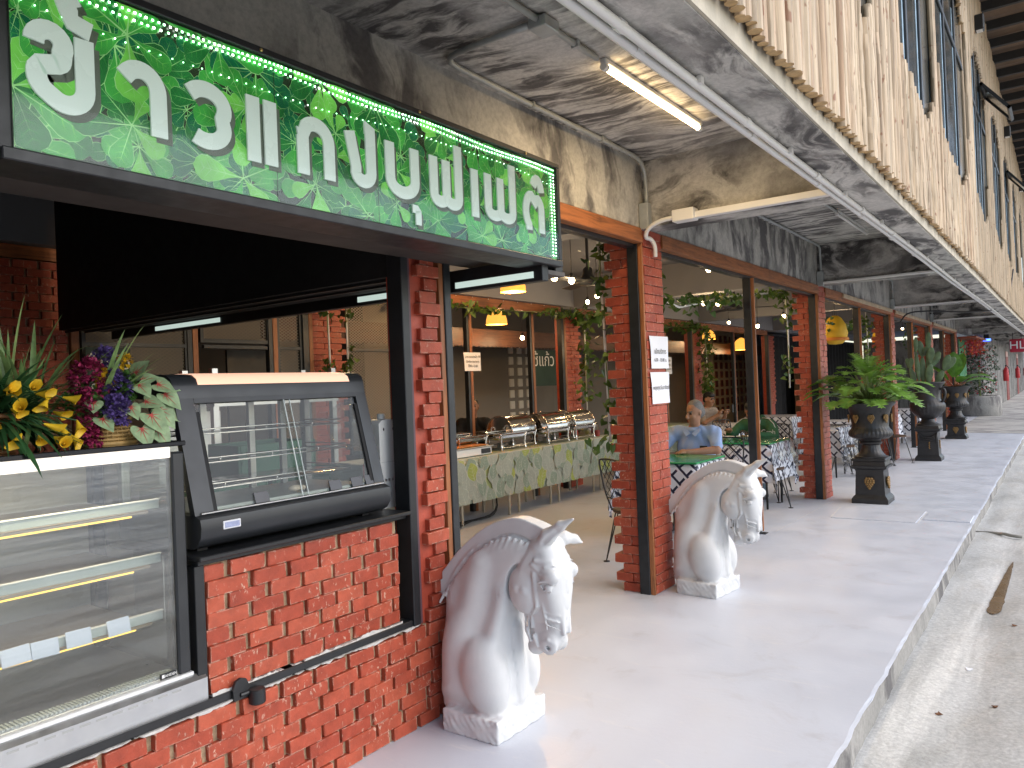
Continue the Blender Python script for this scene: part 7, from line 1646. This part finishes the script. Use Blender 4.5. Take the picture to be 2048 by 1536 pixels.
# kitchen clutter behind the showcase
kt = thing('kitchen_table', 'steel kitchen table behind the heated showcase', 'table', (-4.0, 2.6, 0)); BOX('top', M_STEEL, kt, -4.5, -3.4, 1.9, 3.7, .84, .87, .004)
for (x, y) in ((-4.45, 1.95), (-3.45, 1.95), (-4.45, 3.65), (-3.45, 3.65)): m = MB(); m.tube([(x, y, 0), (x, y, .84)], .02, 8); m.obj('leg', M_STEEL, kt, True)
M_CRATE = mat('green_crate', (.01, .11, .055), .5, var=.2)
for k, (x, y, z) in enumerate(((-4.0, 2.5, .871), (-4.15, 3.2, .871), (-4.05, 2.9, 1.075))):
    c = thing('green_crate', ['green plastic crate on the kitchen table, left', 'green plastic crate on the kitchen table, right', 'green plastic crate stacked on top of the other two'][k], 'crate', (x, y, z), 0, 'green kitchen crates')
    for (a, b_, c_, d) in ((-.2, .2, -.28, -.265), (-.2, .2, .265, .28), (-.2, -.185, -.265, .265), (.185, .2, -.265, .265)): BOX('side', M_CRATE, c, x + a, x + b_, y + c_, y + d, z, z + .2, .004)
    BOX('base', M_CRATE, c, x - .185, x + .185, y - .265, y + .265, z, z + .012)
    for j in range(3): BOX('rib', M_CRATE, c, x + .2002, x + .207, y - .26, y + .26, z + .03 + .06 * j, z + .045 + .06 * j)
rk = thing('steel_rack', 'slotted steel shelving rack behind the heated showcase', 'rack', (-4.7, 3.5, 0))
for (x, y) in ((-4.9, 2.9), (-4.55, 2.9), (-4.9, 3.9), (-4.55, 3.9)): BOX('upright', M_STEEL, rk, x, x + .04, y, y + .04, 0, 1.75)
for z in (.5, 1.0, 1.5): BOX('shelf', M_STEEL, rk, -4.9, -4.5, 2.9, 3.95, z, z + .02)
bg = thing('plastic_bags', 'clear bag of cups hanging by the steel rack', 'bag', (-4.3, 3.9, 1.2)); m = MB(); m.ball((-4.3, 3.85, 1.32), .16, 12, 9, (1, .9, 1.1)); m.obj('bag', M_PLAS, bg, True)
wc = thing('white_carton', 'white and red carton on the kitchen table behind the showcase', 'box', (-3.6, 3.4, .871)); BOX('carton', M_WPLASTIC, wc, -3.75, -3.45, 3.2, 3.62, .871, 1.12, .006); BOX('stripe', mat('carton_red', (.25, .02, .03), .6), wc, -3.449, -3.447, 3.2, 3.62, 1.04, 1.12)
for i, (x0, x1, y0, y1, z0, z1, mt, lab) in enumerate(((-6.05, -5.95, 1.2, 2.05, 2.12, 2.62, M_BLACK, 'black box speaker on the kitchen brick wall'), )):
    sp_ = thing('wall_speaker', lab, 'speaker', (-6.0, 1.7, 2.2)); BOX('cabinet', mt, sp_, x0, x1 + .05, y0, y1, z0, z1, .01); BOX('grille', M_BLACKM, sp_, x1 + .051, x1 + .056, y0 + .03, y1 - .03, z0 + .03, z1 - .03)
hp = thing('kitchen_pot', 'black round pot lid seen behind the caladium', 'pot', (-5.4, 3.2, 1.45)); m = MB(); m.lathe([(0, 0), (.17, 0), (.18, .03), (.18, .18), (.16, .24), (.08, .28), (0, .29)], (-5.4, 3.15, 1.46), 20, cap=False); m.obj('pot', M_BLACKM, hp, 40); BOX('stand', M_STEEL, hp, -5.6, -5.2, 2.9, 3.4, 0, 1.459)
# ------------------------------------------------------------------ far end of the walkway
M_PLANK = concrete('grey_plank_wall', (7, 7, .6), light=.42, dark=.16, cover=.6)
fw = thing('plank_wall', 'grey plank clad wall beyond the restaurant', 'wall', (-2.35, 40, 0))
pk_ = MB().box(-.03, .0, 0, .145, 0, ZB).mesh('plank', M_PLANK)
for i in range(230):
    if i < 230: inst('plank', pk_, fw, (-2.28 + .012 * ((i * 7) % 3), 30.5 + .15 * i, 0))
BOX('return_wall', M_PLANK, fw, -6, -2.33, 30.4, 30.5, 0, ZB)
BOX('backing', M_GREYPAINT, fw, -2.42, -2.32, 30.5, 65, 0, ZB)
M_RDOOR = mat('dark_red_door', (.22, .03, .025), .5, var=.25, vs=3)
for k, y in enumerate((42.5, 52)):
    d = thing('red_door', ['nearer dark red door in the plank wall', 'farther dark red door in the plank wall'][k], 'door', (-2.25, y, 0), 0, 'red doors'); BOX('leaf', M_RDOOR, d, -2.27, -2.235, y, y + 1.6, 0, 2.05, .01); BOX('top_panel', mat('pale_pink_panel', (.5, .3, .26), .6), d, -2.27, -2.236, y, y + 1.6, 2.06, 2.30)
    for q in (0, .8): BOX('stile', mat('door_stile', (.28, .06, .05), .5), d, -2.2345, -2.225, y + q + .3, y + q + .42, 0, 2.05)
M_EXT = mat('extinguisher_red', (.42, .015, .02), .3, var=.1)
for k, y in enumerate((40, 50, 60)):
    e = thing('fire_extinguisher', ['nearest', 'middle', 'farthest'][k] + ' red fire extinguisher on the plank wall', 'extinguisher', (-2.15, y, .9), 0, 'fire extinguishers'); m = MB(); m.lathe([(0, 0), (.10, 0), (.11, .03), (.11, .48), (.07, .56), (.03, .60), (.03, .64), (0, .64)], (-2.13, y, .95), 14, cap=False); m.obj('cylinder', M_EXT, e, 40); BOX('valve', M_BLACK, e, -2.16, -2.09, y - .03, y + .03, 1.59, 1.66, .01); m = MB(); m.tube(ring_smooth([(-2.09, y, 1.62), (-2.0, y - .02, 1.5), (-2.02, y, 1.2)], 1), .014, 6); m.obj('hose', M_BLACK, e, True)
hs = thing('hanging_sign', 'red square hanging sign with white letters at the far end', 'sign', (-1.3, 31, 2.2)); BOX('board', mat('crimson_sign', (.40, .012, .035), .4), hs, -1.52, -1.08, 31, 31.08, 2.05, 2.50, .03); text_obj('lettering', 'HL', .38, M_WPLASTIC, hs, frame_mXZ(-1.30, 30.995, 2.28))
for x in (-1.42, -1.18): m = MB(); m.tube([(x, 31.04, 2.48), (x, 31.04, ZB + .1)], .012, 6); m.obj('hanger', M_BLACK, hs)
bs_ = thing('blue_led_sign', 'small blue lit sign under the far ceiling', 'sign', (-2.1, 30, 2.5)); BOX('lamp', emit_mat('blue_led', (.05, .12, 1.0), 4), bs_, -2.25, -2.0, 30.2, 30.25, 2.46, 2.54, .01); BOX('bracket', M_BLACK, bs_, -2.2, -2.05, 30.22, 30.24, 2.5405, ZB + .02)
pn = thing('concrete_planter', 'rounded pale concrete planter at the end of the restaurant', 'planter', (-2.4, 30, 0)); m = MB(); m.lathe([(0, 0), (.58, 0), (.60, .03), (.60, .62), (.56, .66), (.50, .66), (.48, .55), (0, .55)], (-2.30, 29.4, 0), 32, cap=False); m.obj('tub', M_PLANK, pn, 40)
fl = thing('flower_bush', 'tall bush of red and white artificial flowers in the concrete planter', 'bush', (-2.30, 29.4, .6)); fq = random.Random(9); m1, m2, m3 = MB(), MB(), MB()
for i in range(900):
    a, r, z = fq.uniform(0, 6.28), .62 * math.sqrt(fq.random()), fq.random(); p = Vector((-2.35 + r * math.cos(a) * (1.0 - .3 * abs(z - .5)), 29.4 + r * math.sin(a), .75 + 1.55 * z)); q = fq.random(); mm = m1 if q < .62 else m2 if q < .80 else m3
    for j in range(3): blade(mm, p, rdir(fq.uniform(0, 6.28), fq.uniform(-.6, 1)), .09 if q < .62 else .06, .022, .8, 2)
m1.obj('foliage', M_GRND, fl); m2.obj('red_flowers', mat('petal_red', (.45, .03, .05), .6, var=.3), fl); m3.obj('white_flowers', mat('petal_white', (.7, .66, .6), .6), fl); m = MB(); m.tube([(-2.30, 29.4, .5), (-2.32, 29.4, 1.6)], .03, 6); m.obj('stem', M_STALK, fl)
gb = thing('green_screen', 'green leaf fabric hanging behind the farthest urn', 'screen', (-2.5, 25.4, 1.2)); m = MB(); n = 12
vs = [(-2.44 + .03 * math.sin(i * 1.7), 25.1 + .13 * i, z) for z in (1.25, 1.8, 2.4) for i in range(n + 1)]; vs += [(v[0] - .01, v[1], v[2]) for v in vs]; k = 3 * (n + 1); m.add(vs, [(j * (n + 1) + i, j * (n + 1) + i + 1, (j + 1) * (n + 1) + i + 1, (j + 1) * (n + 1) + i) for j in range(2) for i in range(n)] + [(k + (j + 1) * (n + 1) + i, k + (j + 1) * (n + 1) + i + 1, k + j * (n + 1) + i + 1, k + j * (n + 1) + i) for j in range(2) for i in range(n)]); m.obj('fabric', mat('green_fabric', (.04, .17, .07), .8, var=.4, vs=8), gb, True)
hb = thing('hanging_flowers', 'hanging shelf of red and orange flowers under the far ceiling', 'flowers', (-2.3, 26, 2.4)); BOX('shelf', mat('red_brown_shelf', (.25, .06, .03), .6), hb, -2.45, -2.0, 25.0, 28.5, 2.42, 2.47); m1, m2 = MB(), MB()
for i in range(260):
    p = Vector((fq.uniform(-2.4, -2.0), fq.uniform(25, 28.6), fq.uniform(2.0, 2.42)))
    for j in range(3): blade(m1 if fq.random() < .6 else m2, p, rdir(fq.uniform(0, 6.28), fq.uniform(-1, .8)), .07, .02, .8, 2)
m1.obj('red_flowers', mat('petal_red', (.45, .03, .05), .6), hb); m2.obj('orange_flowers', mat('petal_orange', (.6, .13, .03), .6), hb)
g = MB(); g.add([(-2.34, 21.6, .004), (-.81, 21.3, .004), (-.81, 75, .004), (-2.34, 75, .004)], [(0, 1, 2, 3)]); STRUCT('bare_concrete_floor', concrete('bare_concrete_floor', (1.2, 2.6, 1), light=.52, dark=.22, cover=.6), g)
g = MB(); g.box(-8, 3, 75, 75.2, -.3, 7); STRUCT('far_end_wall', M_CREAM, g)

# dark curtained partition closing the far half of the dining room
cu = thing('dark_curtain', 'black curtain closing the far back of the dining room', 'curtain', (-6.2, 24, 0)); m = MB(); n = 120
vs = [(-6.2 + .05 * math.sin(i * 1.3), 20.2 + .085 * i, z) for z in (.02, 2.62) for i in range(n)]; vs += [(v[0] - .02, v[1], v[2]) for v in vs]
m.add(vs, [(i, i + 1, n + i + 1, n + i) for i in range(n - 1)] + [(2 * n + n + i, 2 * n + n + i + 1, 2 * n + i + 1, 2 * n + i) for i in range(n - 1)]); m.obj('cloth', mat('black_curtain_cloth', (.012, .012, .014), .9, var=.3), cu, True); BOX('rail', M_STEELPOST, cu, -6.24, -6.16, 20.2, 30.3, 2.625, 2.66)
ct = thing('timber_cabinet', 'brown timber cabinet standing before the black curtain', 'cabinet', (-5.6, 22, 0)); BOX('body', wood_mat('cabinet_wood', (.16, .085, .04), axis=(9, 9, .7)), ct, -5.95, -5.5, 21.2, 22.6, 0, 1.75, .01); BOX('door', wood_mat('cabinet_door_wood', (.19, .10, .05), axis=(9, 9, .7)), ct, -5.499, -5.48, 21.25, 21.88, .05, 1.7, .006); BOX('door', wood_mat('cabinet_door_wood2', (.18, .095, .045), axis=(9, 9, .7)), ct, -5.499, -5.48, 21.92, 22.55, .05, 1.7, .006)
